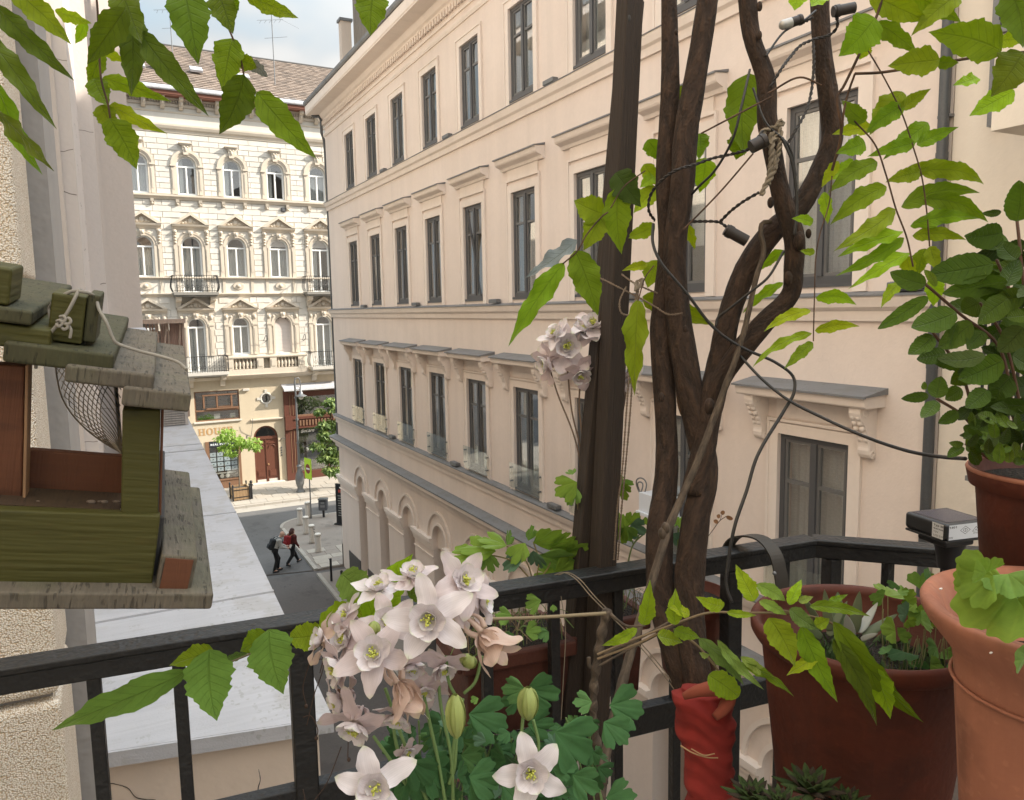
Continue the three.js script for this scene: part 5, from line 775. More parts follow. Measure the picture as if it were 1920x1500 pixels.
function person(label, at, turn, J, mats, o) {
  const t = thing('person', label, 'person', at, turn), up = (p, d) => [p[0] + d[0], p[1] + d[1], p[2] + d[2]], bones = [], add = (a, b, r1, r2) => bones.push([a, b, r1, r2]);
  add(J.pelvis, J.chest, 0.13, 0.14); add(up(J.pelvis, [0, 0, 0.07]), up(J.pelvis, [0, 0, -0.07]), 0.11, 0.11); add(J.chest, J.neck, 0.12, 0.06); add(J.neck, J.head, 0.052, 0.06);
  add(up(J.head, [0, 0.03, 0]), up(J.head, [0.015, -0.05, 0]), 0.092, 0.07); add(up(J.head, [0.09, -0.01, 0]), up(J.head, [0.105, -0.025, 0]), 0.018, 0.014); add(up(J.head, [0.07, -0.08, 0]), up(J.head, [0.075, -0.09, 0]), 0.03, 0.028);
  for (const d of [0.08, -0.08]) add(up(J.head, [-0.005, 0.005, d]), up(J.head, [-0.005, -0.03, d]), 0.018, 0.014);
  const jacket = [[J.pelvis, J.chest, 0.15, 0.165], [J.chest, J.neck, 0.145, 0.07]], trousers = [[up(J.pelvis, [0, 0.02, 0.07]), up(J.pelvis, [0, 0.02, -0.07]), 0.13, 0.13]], hands = [];
  for (const s of ['L', 'R']) {
    const [hip, knee, ankle, toe, sh, el, wr, tip] = J[s];
    add(hip, knee, 0.085, 0.06); add(knee, ankle, 0.058, 0.04); add(ankle, toe, 0.045, 0.035); add(J.chest, sh, 0.1, 0.07); add(sh, el, 0.052, 0.042); add(el, wr, 0.042, 0.03);
    jacket.push([J.chest, sh, 0.12, 0.085], [sh, el, 0.075, 0.062], [el, wr, 0.062, 0.045]); trousers.push([hip, knee, 0.108, 0.08], [knee, up(ankle, [0, 0.03, 0]), 0.078, 0.06]);
    // a hand: palm, thumb from its side and four bent fingers of unequal length
    const dir = V(...tip).sub(V(...wr)).normalize(), side = V(0, 0, 1).addScaledVector(dir, -dir.z).normalize(), curl = V().crossVectors(dir, side).multiplyScalar(s === 'L' ? 1 : 1), pt = (a, b, c) => { const v = V(...wr).addScaledVector(dir, a).addScaledVector(side, b).addScaledVector(curl, c); return [v.x, v.y, v.z]; };
    const hb = [[pt(0, 0, 0), pt(0.08, 0, 0), 0.026, 0.034]];
    [0.07, 0.08, 0.075, 0.058].forEach((L, i) => { const o2 = (i - 1.5) * 0.021; hb.push([pt(0.08, o2, 0), pt(0.08 + L * 0.55, o2 * 1.1, -0.01), 0.0105, 0.0095], [pt(0.08 + L * 0.55, o2 * 1.1, -0.01), pt(0.08 + L * 0.85, o2 * 1.1, -0.035), 0.0095, 0.008]); });
    hb.push([pt(0.025, -0.03, -0.005), pt(0.06, -0.055, -0.02), 0.013, 0.011], [pt(0.06, -0.055, -0.02), pt(0.085, -0.05, -0.04), 0.011, 0.009]);
    const c = pt(0.08, 0, -0.01); hands.push(fieldGeo(hb, 0.008, c.map((v) => v - 0.12), c.map((v) => v + 0.12), 48));
  }
  const lo = [-0.7, -0.02, -0.6], hi = [0.8, 1.85, 0.6];
  const body = sub('body', [fieldGeo(bones, 0.045, lo, hi, 84), ...hands], mats.skin, t);
  sub('jacket', [fieldGeo(jacket, 0.05, lo, hi, 84)], mats.jacket, t); sub('trousers', [fieldGeo(trousers, 0.03, lo, hi, 84)], mats.trousers, t);
  for (const s of ['L', 'R']) { const [, , ankle, toe] = J[s]; sub('shoe', [fieldGeo([[up(ankle, [-0.03, -0.04, 0]), up(toe, [0.02, -0.005, 0]), 0.052, 0.042], [ankle, up(ankle, [0.02, -0.03, 0]), 0.05, 0.05]], 0.02, up(ankle, [-0.2, -0.2, -0.15]), up(ankle, [0.35, 0.2, 0.15]), 40)], mats.shoe, t); }
  for (const d of [0.035, -0.035]) sub('eye', [new THREE.SphereGeometry(0.011, 8, 6).translate(J.head[0] + 0.083, J.head[1] + 0.012, d)], M.dark, t);
  sub('mouth', [bx(J.head[0] + 0.082, J.head[0] + 0.094, J.head[1] - 0.062, J.head[1] - 0.055, -0.02, 0.02)], mat([0.3, 0.1, 0.08], 0.6), t);
  if (o.hair) sub('hair', [fieldGeo(o.hair(J.head), 0.03, lo, hi, 84)], mats.hair, t);
  const bp = new THREE.Group(), ang = Math.atan2(J.chest[0] - J.pelvis[0], J.chest[1] - J.pelvis[1]);
  const pack = sub('backpack', [rbx(-0.11, 0.11, -0.24, 0.22, -0.155, 0.155, 0.07).rotateZ(-ang).translate(J.chest[0] - 0.24, J.chest[1] - 0.06, 0)], mats.pack, t);
  sub('pack_pocket', [rbx(-0.05, 0.05, -0.17, 0.02, -0.12, 0.12, 0.03).translate(-0.1, -0.04, 0).rotateZ(-ang).translate(J.chest[0] - 0.24, J.chest[1] - 0.06, 0)], mats.pack, pack);
  for (const d of [0.1, -0.1]) sub('pack_strap', [tube([V(J.chest[0] - 0.16, J.chest[1] + 0.14, d), V(J.chest[0] + 0.0, J.chest[1] + 0.19, d), V(J.chest[0] + 0.15, J.chest[1] + 0.08, d * 1.15), V(J.chest[0] + 0.1, J.chest[1] - 0.14, d * 1.5), V(J.chest[0] - 0.14, J.chest[1] - 0.24, d * 1.3)], 0.016, { sides: 6 })], mats.strap || mats.pack, pack);
  if (o.extra) o.extra(t);
  return t;
}
const cloth = (c) => mat(c, 0.95, { map: clothMap, bumpMap: grainBump, bumpScale: 0.006 });
person('balding man in a pale grey jacket with a black backpack, leaning forward as he walks', [5.42, 0.012, -32.5], 0.12, {
  pelvis: [0, 0.93, 0], chest: [0.15, 1.28, 0], neck: [0.25, 1.45, 0], head: [0.35, 1.57, 0.02],
  L: [[0, 0.9, 0.1], [0.05, 0.5, 0.1], [-0.08, 0.1, 0.1], [0.06, 0.05, 0.11], [0.17, 1.37, 0.2], [0.22, 1.1, 0.24], [0.46, 0.98, 0.16], [0.6, 0.95, 0.12]],
  R: [[0, 0.9, -0.1], [0.18, 0.53, -0.1], [0.13, 0.1, -0.1], [0.28, 0.06, -0.1], [0.17, 1.37, -0.2], [0.28, 1.12, -0.25], [0.5, 1.0, -0.1], [0.64, 0.98, -0.05]],
}, { skin: mat([0.5, 0.30, 0.22], 0.6), jacket: cloth([0.46, 0.455, 0.43]), trousers: cloth([0.012, 0.012, 0.013]), shoe: mat([0.03, 0.03, 0.03], 0.6), pack: cloth([0.025, 0.028, 0.032]) },
{ extra: (t) => sub('white_paper', [rbx(-0.05, 0.05, -0.075, 0.075, -0.004, 0.004, 0.002).rotateZ(-0.5).translate(0.66, 1.0, 0.05)], M.whiteFrame, t) });
person('woman with long auburn hair and a red backpack, striding beside the man', [6.2, 0.012, -33.0], 0.5, {
  pelvis: [0, 0.88, 0], chest: [0.05, 1.2, 0], neck: [0.07, 1.37, 0], head: [0.11, 1.49, 0],
  L: [[0, 0.86, 0.085], [-0.02, 0.48, 0.085], [-0.3, 0.17, 0.08], [-0.2, 0.06, 0.08], [0.06, 1.29, 0.175], [0.08, 1.02, 0.21], [0.22, 0.84, 0.2], [0.27, 0.72, 0.19]],
  R: [[0, 0.86, -0.085], [0.22, 0.5, -0.085], [0.4, 0.11, -0.08], [0.55, 0.09, -0.08], [0.06, 1.29, -0.175], [0.0, 1.02, -0.2], [0.12, 0.82, -0.2], [0.16, 0.7, -0.2]],
}, { skin: mat([0.52, 0.33, 0.25], 0.6), jacket: cloth([0.10, 0.02, 0.018]), trousers: cloth([0.014, 0.014, 0.016]), shoe: mat([0.02, 0.02, 0.02], 0.6), pack: cloth([0.26, 0.015, 0.018]), strap: cloth([0.4, 0.22, 0.12]), hair: mat([0.075, 0.017, 0.009], 0.6, { map: barkMap }) },
{ hair: (h) => [[[h[0] - 0.02, h[1] + 0.05, 0], [h[0] - 0.06, h[1] - 0.02, 0], 0.1, 0.095], [[h[0] - 0.06, h[1] - 0.02, 0.03], [h[0] - 0.12, h[1] - 0.34, 0.03], 0.085, 0.05], [[h[0] - 0.06, h[1] - 0.02, -0.03], [h[0] - 0.1, h[1] - 0.36, -0.04], 0.085, 0.045]] });

// ================================================================= the balcony railing
const iron = mat([0.010, 0.0095, 0.0095], 0.5, { map: grainMap, bumpMap: grainBump, bumpScale: 0.0035 });
const railing = worldThing('balcony_railing', 'black painted wrought iron balcony railing with flat handrail and square bars', 'railing', [0.5, 9.2, -1.25]);
const RY = 10.3, A0 = onY(0, 1244, RY), A1 = onY(1523, 1006, RY), A2 = onY(1775, 1025, RY);
const railDir = A1.clone().sub(A0).setY(0).normalize(), railN = V(railDir.z, 0, -railDir.x).multiplyScalar(-1); // railN points to the camera side
const railAt = (px) => { const r = rayOf(px, 750), d = V(r.x, 0, r.z), m = railDir.x * d.z - railDir.z * d.x, t = (railDir.x * (A0.z) - railDir.z * (A0.x)) / m; return d.multiplyScalar(t).setY(0); };
{
  const Rstart = A0.clone().addScaledVector(railDir, -1.0), chD = A2.clone().sub(A1).setY(0).normalize(), Rend = A1.clone().addScaledVector(chD, 0.55), frontEnd = V(Rend.x + 0.02, RY, 2.6);
  // a bar of section (a to b out, c to d up) along p-q
  const bar = (p, q, a, b, c, d) => { const L = Math.hypot(q.x - p.x, q.z - p.z), an = Math.atan2(-(q.z - p.z), q.x - p.x), g = new RoundedBoxGeometry(L, d - c, b - a, 2, 0.0035); g.translate(L / 2, (c + d) / 2, (a + b) / 2); return g.rotateY(an).translate(p.x, 0, p.z); };
  for (const [p, q] of [[Rstart, A1], [A1, Rend], [Rend, frontEnd]]) {
    part('handrail', [bar(p, q, -0.024, 0.024, RY - 0.012, RY)], iron, railing);
    part('rail_web', [bar(p, q, -0.012, 0.018, RY - 0.042, RY - 0.0125)], iron, railing);
    part('lower_rail', [bar(p, q, -0.014, 0.014, RY - 0.35, RY - 0.293)], iron, railing);
    part('bottom_rail', [bar(p, q, -0.014, 0.014, 9.26, 9.29)], iron, railing);
  }
  const L = A1.distanceTo(A0), bg = merge([rbx(-0.0095, 0.0095, 9.29, RY - 0.043, -0.0095, 0.0095, 0.002)]), an = Math.atan2(-railDir.z, railDir.x);
  const put = (p, w = 1) => { const o = inst('baluster', bg, iron, railing, [p.x - 0.5, -9.2, p.z + 1.25], [w, 1, w], [0, an, 0]); return o; };
  put(railAt(132)); put(railAt(300)); put(railAt(538), 2.0); for (let d = 0.75; d < L - 0.05; d += 0.135) put(A0.clone().addScaledVector(railDir, d), Math.abs(d - 1.29) < 0.07 ? 1.8 : 1);
  for (const d of [0.04, 0.15, 0.26, 0.37, 0.48]) put(A1.clone().addScaledVector(chD, d), d < 0.1 ? 1.6 : 1);
  for (let z = 0.12; z < 2.5; z += 0.13) put(V(Rend.x + 0.01, 0, Rend.z + z));
}

// ================================================================= bird feeder (a frame of its own axes: x to the right, y up, z to the viewer)
{
  const c = P(170, 940, 0.72), dirIn = rayOf(311, 416).normalize(), dirR = rayOf(4000, 1140); dirR.addScaledVector(dirIn, -dirR.dot(dirIn)).normalize();
  const zA = dirIn.clone().negate(), yA = V().crossVectors(zA, dirR), Q = new THREE.Quaternion().setFromRotationMatrix(new THREE.Matrix4().makeBasis(dirR, yA, zA)), feeder = thing('bird_feeder', 'green and brown wooden bird feeder with stepped shingle roof hanging at the left', 'bird feeder', c); feeder.quaternion.copy(Q);
  const inv = new THREE.Matrix4().compose(c, Q, V(1, 1, 1)).invert(), loc = (px, py, z) => { const o = camera.position.clone().applyMatrix4(inv), r = rayOf(px, py).transformDirection(inv), t = (z - o.z) / r.z; return o.addScaledVector(r, t); };
  const green = mat([0.06, 0.056, 0.005], 0.72, { map: paintMap, bumpMap: paintBump, bumpScale: 0.0012 }), greenDk = mat([0.062, 0.058, 0.024], 0.8, { map: crackMap, bumpMap: crackBump, bumpScale: 0.0022 }), grey = mat([0.14, 0.118, 0.088], 0.85, { map: crackMap, bumpMap: crackBump, bumpScale: 0.003 }), raw = mat([0.13, 0.045, 0.018], 0.75, { map: paintMap, bumpMap: woodBump, bumpScale: 0.001 });
  // a board whose front end shows the pixel box x0..x1, y0..y1 at depth z, running back by len
  const board = (name, x0, x1, y0, y1, z, len, m, o = {}) => { const xm = Math.max(0, (x0 + x1) / 2), ym = (y0 + y1) / 2, a = V(loc(x0, ym, z).x, loc(xm, y1, z).y, 0), b = V(loc(x1, ym, z).x, loc(xm, y0, z).y, 0), g = rbx(a.x, b.x, a.y, b.y, z - len, z, o.r || 0.003); if (o.tilt) { const cx = (a.x + b.x) / 2, cy = (a.y + b.y) / 2; g.translate(-cx, -cy, -z).rotateZ(o.tilt).translate(cx, cy, z); } return sub(name, [g], m, feeder); };
  board('roof_board', -150, 62, 575, 604, 0.035, 0.3, greenDk); board('roof_board', -140, 96, 606, 650, 0.03, 0.3, green);
  board('roof_board', 4, 214, 652, 691, 0.038, 0.3, greenDk); board('roof_board', 120, 290, 693, 726, 0.045, 0.3, grey); board('roof_board', 228, 358, 731, 768, 0.05, 0.3, grey);
  board('roof_board', -160, 20, 500, 572, 0.03, 0.06, green);
  const rb = board('ridge_block', 92, 158, 552, 643, 0.014, 0.05, green, { r: 0.002 }); board('ridge_block', 160, 184, 552, 643, 0.012, 0.05, greenDk, { r: 0.002 });
  board('corner_post', 228, 299, 768, 968, 0.024, 0.025, green, { r: 0.002, tilt: 0.095 }); board('corner_post', -60, 44, 684, 960, -0.012, 0.02, raw, { r: 0.002, tilt: 0.07 });
  board('post_edge', 299.5, 305, 768, 968, 0.018, 0.018, raw, { r: 0.001, tilt: 0.095 }); board('post_edge', 44.5, 51, 684, 962, -0.008, 0.022, mat([0.34, 0.2, 0.11], 0.8, { map: woodMap }), { r: 0.001, tilt: 0.07 });
  board('back_board', 46, 236, 850, 950, -0.04, 0.012, raw, { r: 0.002 });
  board('tray_side', -200, 293, 958, 1108, 0.03, 0.014, green, { r: 0.002, tilt: 0.012 });
  board('tray_bottom', -200, 226, 945, 951, 0.012, 0.05, mat([0.07, 0.04, 0.02], 0.9, { map: crackMap }), { r: 0.001 });
  board('floor_board', -220, 399, 1111, 1144, 0.052, 0.33, grey, { r: 0.003 });
  board('border_strip', 296, 364, 1042, 1116, 0.04, 0.28, grey, { r: 0.003, tilt: -0.06 }); board('strip_end', 304, 357, 1048, 1110, 0.0415, 0.001, raw, { r: 0.0004, tilt: -0.06 });
  board('inner_strip', 276, 300, 968, 1104, 0.012, 0.24, M.dark, { r: 0.002 });
  const seeds = [], rs = rng(12); for (let i = 0; i < 90; i++) { const p = loc(20 + rs() * 205, 943, 0.0 - rs() * 0.07); seeds.push(new THREE.SphereGeometry(0.0016 + rs() * 0.0014, 5, 4).scale(1.5, 0.7, 1).translate(p.x, p.y + 0.001, p.z)); }
  sub('seed_husks', seeds, mat([0.16, 0.12, 0.09], 0.9), feeder).userData.kind = 'stuff';

  // the cord that holds it
  const cord = worldThing('rope', 'thin grey cord knotted round the ridge block of the bird feeder', 'cord', P(130, 590, 0.66)), cm = mat([0.30, 0.275, 0.235], 0.95, { map: clothMap }), L = (l) => l.map(([x, y, d]) => P(x, y, d));
  const rope = (pts, r = 0.0015) => { const a = tube(L(pts), r, { sides: 7, seg: pts.length * 10 }); return a; };
  part('cord', [rope([[67, 690, 0.665], [68, 670, 0.66], [74, 648, 0.658], [100, 618, 0.658], [125, 588, 0.66], [146, 548, 0.665], [150, 543, 0.675]])], cm, cord, true);
  part('cord', [rope([[146, 546, 0.665], [160, 548, 0.668], [178, 556, 0.68], [186, 580, 0.675], [200, 605, 0.67], [215, 640, 0.672], [222, 645, 0.675], [260, 658, 0.68], [300, 668, 0.68], [335, 680, 0.676], [350, 693, 0.673]])], cm, cord, true);
  part('cord', [rope([[95, 600, 0.675], [93, 578, 0.68], [110, 560, 0.67], [135, 546, 0.668], [152, 545, 0.67]])], cm, cord, true);
  part('knot', [[118, 598], [112, 606], [122, 612], [128, 602]].map(([x, y], i) => tube(L([[x - 8, y - 6, 0.655], [x + 3, y - 7, 0.653], [x + 7, y + 2, 0.653], [x - 2, y + 8, 0.653], [x - 9, y + 2, 0.655]].map(([p, q, e]) => [x + (p - x) * 0.7, y + (q - y) * 0.7, e])), 0.0013, { sides: 6 })).concat([rope([[126, 606, 0.655], [133, 618, 0.655], [131, 634, 0.656]], 0.0012)]), cm, cord, true);

  // the seed net hanging inside
  const net = worldThing('seed_net', 'sagging beige mesh net hanging under the feeder roof', 'net bag', P(170, 780, 0.78)), nm = mat([0.24, 0.20, 0.15], 0.9), edgeL = [[104, 688], [108, 715], [116, 745], [136, 778], [165, 808], [195, 830], [226, 848]], edgeR = [[232, 690], [232, 705], [231, 730], [230, 760], [229, 790], [228, 820], [228, 852]];
  const surf = (u, v) => { const i = Math.min(5, Math.floor(u * 6)), t = u * 6 - i, a = [lerp(edgeL[i][0], edgeL[i + 1][0], t), lerp(edgeL[i][1], edgeL[i + 1][1], t)], b = [lerp(edgeR[i][0], edgeR[i + 1][0], t), lerp(edgeR[i][1], edgeR[i + 1][1], t)]; return P(lerp(a[0], b[0], v), lerp(a[1], b[1], v), 0.76 + 0.035 * Math.cos(v * 6.2832)); };
  const strands = []; for (let k = -12; k <= 12; k++) for (const s of [1, -1]) { const pts = []; for (let i = 0; i <= 12; i++) { const u = i / 12, v = (k / 12) + s * u * 0.9; if (v >= 0 && v <= 1) pts.push(surf(u, v)); } if (pts.length > 1) strands.push(tube(pts, 0.00055, { sides: 4, seg: pts.length * 2 })); }
  part('mesh_cord', strands, nm, net, true); part('edge_cord', [tube(edgeL.map(([x, y]) => P(x, y, 0.795)), 0.0009, { sides: 5 })], nm, net, true);
}
// ================================================================= leaves
function leafGeo(L, W, o = {}) {
  const n = o.n || 26, m = 3, pos = [], uv = [], idx = [], a = o.a ?? 0.62, b = o.b ?? 1.15, tm = a / (a + b), mx = Math.pow(tm, a) * Math.pow(1 - tm, b), ph = o.phase || 0;
  for (let i = 0; i <= n; i++) {
    const t = i / n, te = clamp(t, 0.001, 0.999), w0 = (W / 2) * Math.pow(te, a) * Math.pow(1 - te, b) / mx;
    for (let j = -m; j <= m; j++) {
      const u = j / m, s = j < 0 ? -1 : 1, saw = ((t * (o.teeth || 9) + (s > 0 ? 0.37 : 0)) % 1), w = w0 * (1 + (Math.abs(u) > 0.9 ? (o.ser || 0) * (0.5 - saw) : 0)) * (1 + (o.wav || 0) * Math.abs(u) * Math.sin(t * 21 + s + ph));
      const x = u * w + (o.bend || 0) * L * 4 * t * (1 - t), z = (o.fold ?? 0.25) * Math.abs(u) * w + (o.curl || 0) * L * 4 * t * (1 - t) + (o.rip || 0) * L * u * u * Math.sin(t * (o.rf || 17) + s * 1.7 + ph) * (w0 / (W / 2));
      const tw = (o.twist || 0) * (t - 0.5), ct = Math.cos(tw), sn = Math.sin(tw);
      pos.push(x * ct - z * sn, t * L, x * sn + z * ct); uv.push(0.5 + u * 0.5, t);
      if (i < n && j < m) { const q = i * (2 * m + 1) + j + m; idx.push(q, q + 1, q + 2 * m + 1, q + 1, q + 2 * m + 2, q + 2 * m + 1); }
    }
  }
  const g = new THREE.BufferGeometry(); g.setAttribute('position', new THREE.Float32BufferAttribute(pos, 3)); g.setAttribute('uv', new THREE.Float32BufferAttribute(uv, 2)); g.setIndex(idx); g.computeVertexNormals(); return g;
}
// put a blade made along +y (facing +z) so that it runs from a to b, its face towards the eye and turned by roll
function orient(g, a, b, roll = 0, toward) {
  const y = b.clone().sub(a), L = y.length(); y.normalize();
  const v = (toward || camera.position).clone().sub(a.clone().add(b).multiplyScalar(0.5)), z = v.addScaledVector(y, -v.dot(y)).normalize(); z.applyAxisAngle(y, roll);
  const x = V().crossVectors(y, z); return g.applyMatrix4(new THREE.Matrix4().makeBasis(x, y, z).setPosition(a));
}
const leafM = (c, rough = 0.5, tr = 0.42) => mat(c, rough + 0.35, { map: leafMap, bumpMap: leafBump, bumpScale: 0.0015, transmission: tr, thickness: 0, specularIntensity: 0.45 });
const LM = [leafM([0.105, 0.16, 0.001]), leafM([0.185, 0.285, 0.002]), leafM([0.31, 0.44, 0.006]), leafM([0.05, 0.09, 0.005], 0.4, 0.25), leafM([0.28, 0.38, 0.06], 0.5, 0.4), leafM([0.24, 0.27, 0.24], 0.7, 0.2), leafM([0.06, 0.13, 0.02], 0.45, 0.3), leafM([0.17, 0.265, 0.042], 0.5, 0.35)];
const lr = rng(2024);
// every tint in four neighbouring shades
const leafVar = LM.map((m) => [[0.82, 0.86], [1, 1], [1.18, 1.06], [0.95, 1.12]].map(([a, b]) => { const c = m.clone(); c.color.r *= a; c.color.g *= b; return c; }));
function pxLeaf(parent, [x0, y0, x1, y1, w, d = 1, tint = 1, roll = null, o = {}]) {
  const d1 = d + (lr() - 0.5) * 0.04, a = P(x0, y0, d), b = P(x1, y1, d1), L = a.distanceTo(b), rl = roll ?? (lr() - 0.5) * 0.7, W = (w / FOC) * d / Math.max(0.55, Math.cos(rl));
  const g = leafGeo(L, W, { fold: 0.16 + lr() * 0.2, curl: (lr() - 0.4) * 0.14, rip: 0.026 + lr() * 0.022, ser: 0.15, teeth: 9, wav: 0.07, bend: (lr() - 0.5) * 0.12, twist: (lr() - 0.5) * 1.1, phase: lr() * 6, ...o });
  return sub('leaf', [orient(g, a, b, rl)], leafVar[tint][Math.floor(lr() * 4)], parent, true);
}
const pts = (l, d) => l.map(([x, y, e]) => P(x, y, e ?? d));
const twigM = mat([0.10, 0.055, 0.03], 0.85, { map: barkMap }), greenStem = mat([0.14, 0.19, 0.05], 0.7), barkM = mat([0.050, 0.029, 0.0185], 0.92, { map: barkMap, bumpMap: barkBump, bumpScale: 0.006 });

// the vine that hangs in from above at the left
const vineL = worldThing('hanging_vine', 'green vine leaves on thin stems hanging into the top left corner', 'vine', P(230, 60, 0.85));
for (const l of [[[178, -30], [183, 20], [186, 98], [190, 150], [203, 198], [207, 224]], [[402, -30], [412, 15], [435, 68], [452, 115], [466, 170], [480, 174]], [[226, -30], [238, 40], [244, 58], [268, 70]]]) part('stem', [tube(pts(l, 0.86), 0.0011, { sides: 6 })], twigM, vineL, true);
for (const q of [
  [-8, 12, 140, 152, 40, 0.74, 0, 0.2], [-30, 62, 107, 243, 40, 0.76, 0, -0.1], [-10, 150, 80, 328, 36, 0.78, 1, 0.3], [-12, 205, 102, 322, 28, 0.77, 0, 0.6], [22, -22, 134, 84, 46, 0.8, 1, 0.1], [104, 22, 172, 44, 24, 0.9, 2, 0.5], [160, 38, 141, 82, 20, 0.92, 2, 0.1],
  [236, 16, 163, 121, 54, 0.78, 0, 0.1], [246, 20, 246, 180, 52, 0.82, 0, 0], [222, -30, 266, 82, 54, 0.8, 0, 0.2], [262, 60, 392, 219, 46, 0.8, 0, -0.2], [190, 96, 166, 165, 30, 0.88, 1, 0], [188, 93, 240, 116, 18, 0.9, 2, 0.6],
  [176, 147, 204, 200, 40, 0.87, 1, 0], [192, 147, 322, 191, 30, 0.88, 2, 0.3], [188, 197, 212, 252, 38, 0.87, 1, 0.2], [206, 197, 314, 251, 27, 0.88, 2, 0.4], [205, 222, 257, 318, 56, 0.85, 1, 0], [345, -20, 372, 122, 74, 0.8, 0, 0], [408, -20, 437, 64, 52, 0.83, 0, 0.2], [422, -16, 448, 20, 34, 0.85, 1, 0.4],
  [436, 72, 416, 172, 54, 0.86, 1, 0.1], [457, 140, 411, 252, 60, 0.82, 0, 0], [449, 112, 482, 128, 30, 0.86, 1, 0.2], [470, 112, 503, 146, 22, 0.87, 5, 0.6], [481, 173, 594, 298, 54, 0.83, 1, 0], [462, -8, 560, 34, 32, 0.84, 1, 0.2], [702, -20, 695, 68, 60, 0.84, 1, 0],
]) pxLeaf(vineL, q);

// ---- the climbing vine: twisted trunks, branches and its leaves in the middle and at the right
const vine = worldThing('climbing_vine', 'old climbing vine with twisted brown trunks in front of the railing and green leaves', 'vine', P(1290, 1290, 1.34));
const stemPts = (l) => l.map(([x, y, d]) => P(x, y, d));
const trunk = (l, r0, r1, s) => part('trunk', [tube(stemPts(l), (t) => lerp(r0, r1, t) * (0.93 + 0.05 * Math.sin(t * 23 + s)), { seg: 90, sides: 16, noise: 0.1, seed: s })], barkM, vine, true);
trunk([[1345, 1530, 1.30], [1322, 1440, 1.31], [1300, 1330, 1.33], [1268, 1230, 1.35], [1240, 1120, 1.38], [1237, 1000, 1.40], [1250, 880, 1.43], [1246, 740, 1.45], [1240, 620, 1.46], [1252, 480, 1.46], [1247, 330, 1.46], [1256, 180, 1.46], [1254, -40, 1.46]], 0.028, 0.0165, 1);
trunk([[1352, 1530, 1.27], [1338, 1420, 1.28], [1316, 1310, 1.30], [1300, 1220, 1.33], [1292, 1110, 1.36], [1304, 980, 1.38], [1322, 880, 1.40], [1306, 790, 1.42], [1288, 700, 1.43], [1270, 580, 1.44], [1265, 470, 1.44], [1277, 370, 1.43], [1288, 240, 1.43], [1310, 110, 1.43], [1332, -40, 1.43]], 0.029, 0.0215, 2);
trunk([[1300, 930, 1.39], [1318, 850, 1.40], [1328, 780, 1.41], [1348, 690, 1.42], [1368, 590, 1.42], [1402, 500, 1.42], [1450, 432, 1.42], [1496, 392, 1.42], [1532, 330, 1.42], [1560, 262, 1.42], [1553, 180, 1.42], [1541, 90, 1.42], [1536, -40, 1.42]], 0.026, 0.0175, 3);
trunk([[1330, 760, 1.41], [1352, 710, 1.40], [1395, 650, 1.39], [1436, 602, 1.385], [1482, 552, 1.38], [1488, 500, 1.375], [1490, 450, 1.37], [1468, 380, 1.37], [1452, 300, 1.37], [1438, 220, 1.37], [1436, 150, 1.37], [1410, 70, 1.37], [1398, -40, 1.37]], 0.020, 0.0165, 4);
for (const [x, y, r] of [[1499, 452, 0.016], [1424, 12, 0.008], [1424, 66, 0.007], [1445, 380, 0.009], [1240, 745, 0.008], [1285, 616, 0.006], [1516, 438, 0.008], [1268, 60, 0.005], [1478, 522, 0.012], [1330, 762, 0.014]]) { const c = P(x, y, 1.35); part('knot', [new THREE.SphereGeometry(r * 0.72, 9, 7).scale(1, 1.5, 0.8).translate(c.x, c.y, c.z)], barkM, vine); }
for (const [l, r] of [[[[1288, 792, 1.42], [1276, 770, 1.43], [1268, 700, 1.44], [1275, 560, 1.44], [1284, 470, 1.44], [1287, 420, 1.44]], 0.003], [[[1603, 138, 1.2], [1650, 136, 1.2], [1740, 122, 1.19], [1840, 106, 1.18], [1940, 96, 1.17]], 0.0022], [[[1660, -20, 1.2], [1640, 40, 1.2], [1612, 100, 1.21], [1580, 165, 1.22], [1570, 180, 1.22], [1577, 250, 1.22], [1560, 320, 1.24]], 0.0022], [[[1603, 138, 1.2], [1590, 175, 1.21], [1582, 210, 1.21], [1578, 250, 1.22]], 0.0018]]) part('branch', [tube(stemPts(l), r, { sides: 7 })], twigM, vine, true);
// leafy shoots, each rachis with its leaflets
for (const [l, r] of [[[[1582, 205], [1605, 230], [1640, 270], [1662, 330], [1680, 392], [1700, 445], [1712, 500]], 0.0014], [[[1626, 92], [1660, 150], [1692, 215], [1712, 275], [1728, 330], [1738, 400], [1743, 462]], 0.0012], [[[1560, 330], [1555, 380], [1537, 440], [1530, 480], [1527, 560], [1525, 640]], 0.001], [[[1140, 398], [1131, 404], [1100, 440], [1083, 470], [1055, 495]], 0.0012], [[[1145, 390], [1170, 350], [1210, 320]], 0.001], [[[1226, 498], [1210, 520], [1196, 565]], 0.001], [[[1282, 430], [1350, 360], [1412, 288]], 0.0014], [[[1440, 175], [1500, 145], [1540, 160]], 0.0016], [[[1315, 250], [1420, 195], [1450, 180]], 0.0014]]) part('rachis', [tube(pts(l, 1.22), r, { sides: 6 })], twigM, vine, true);
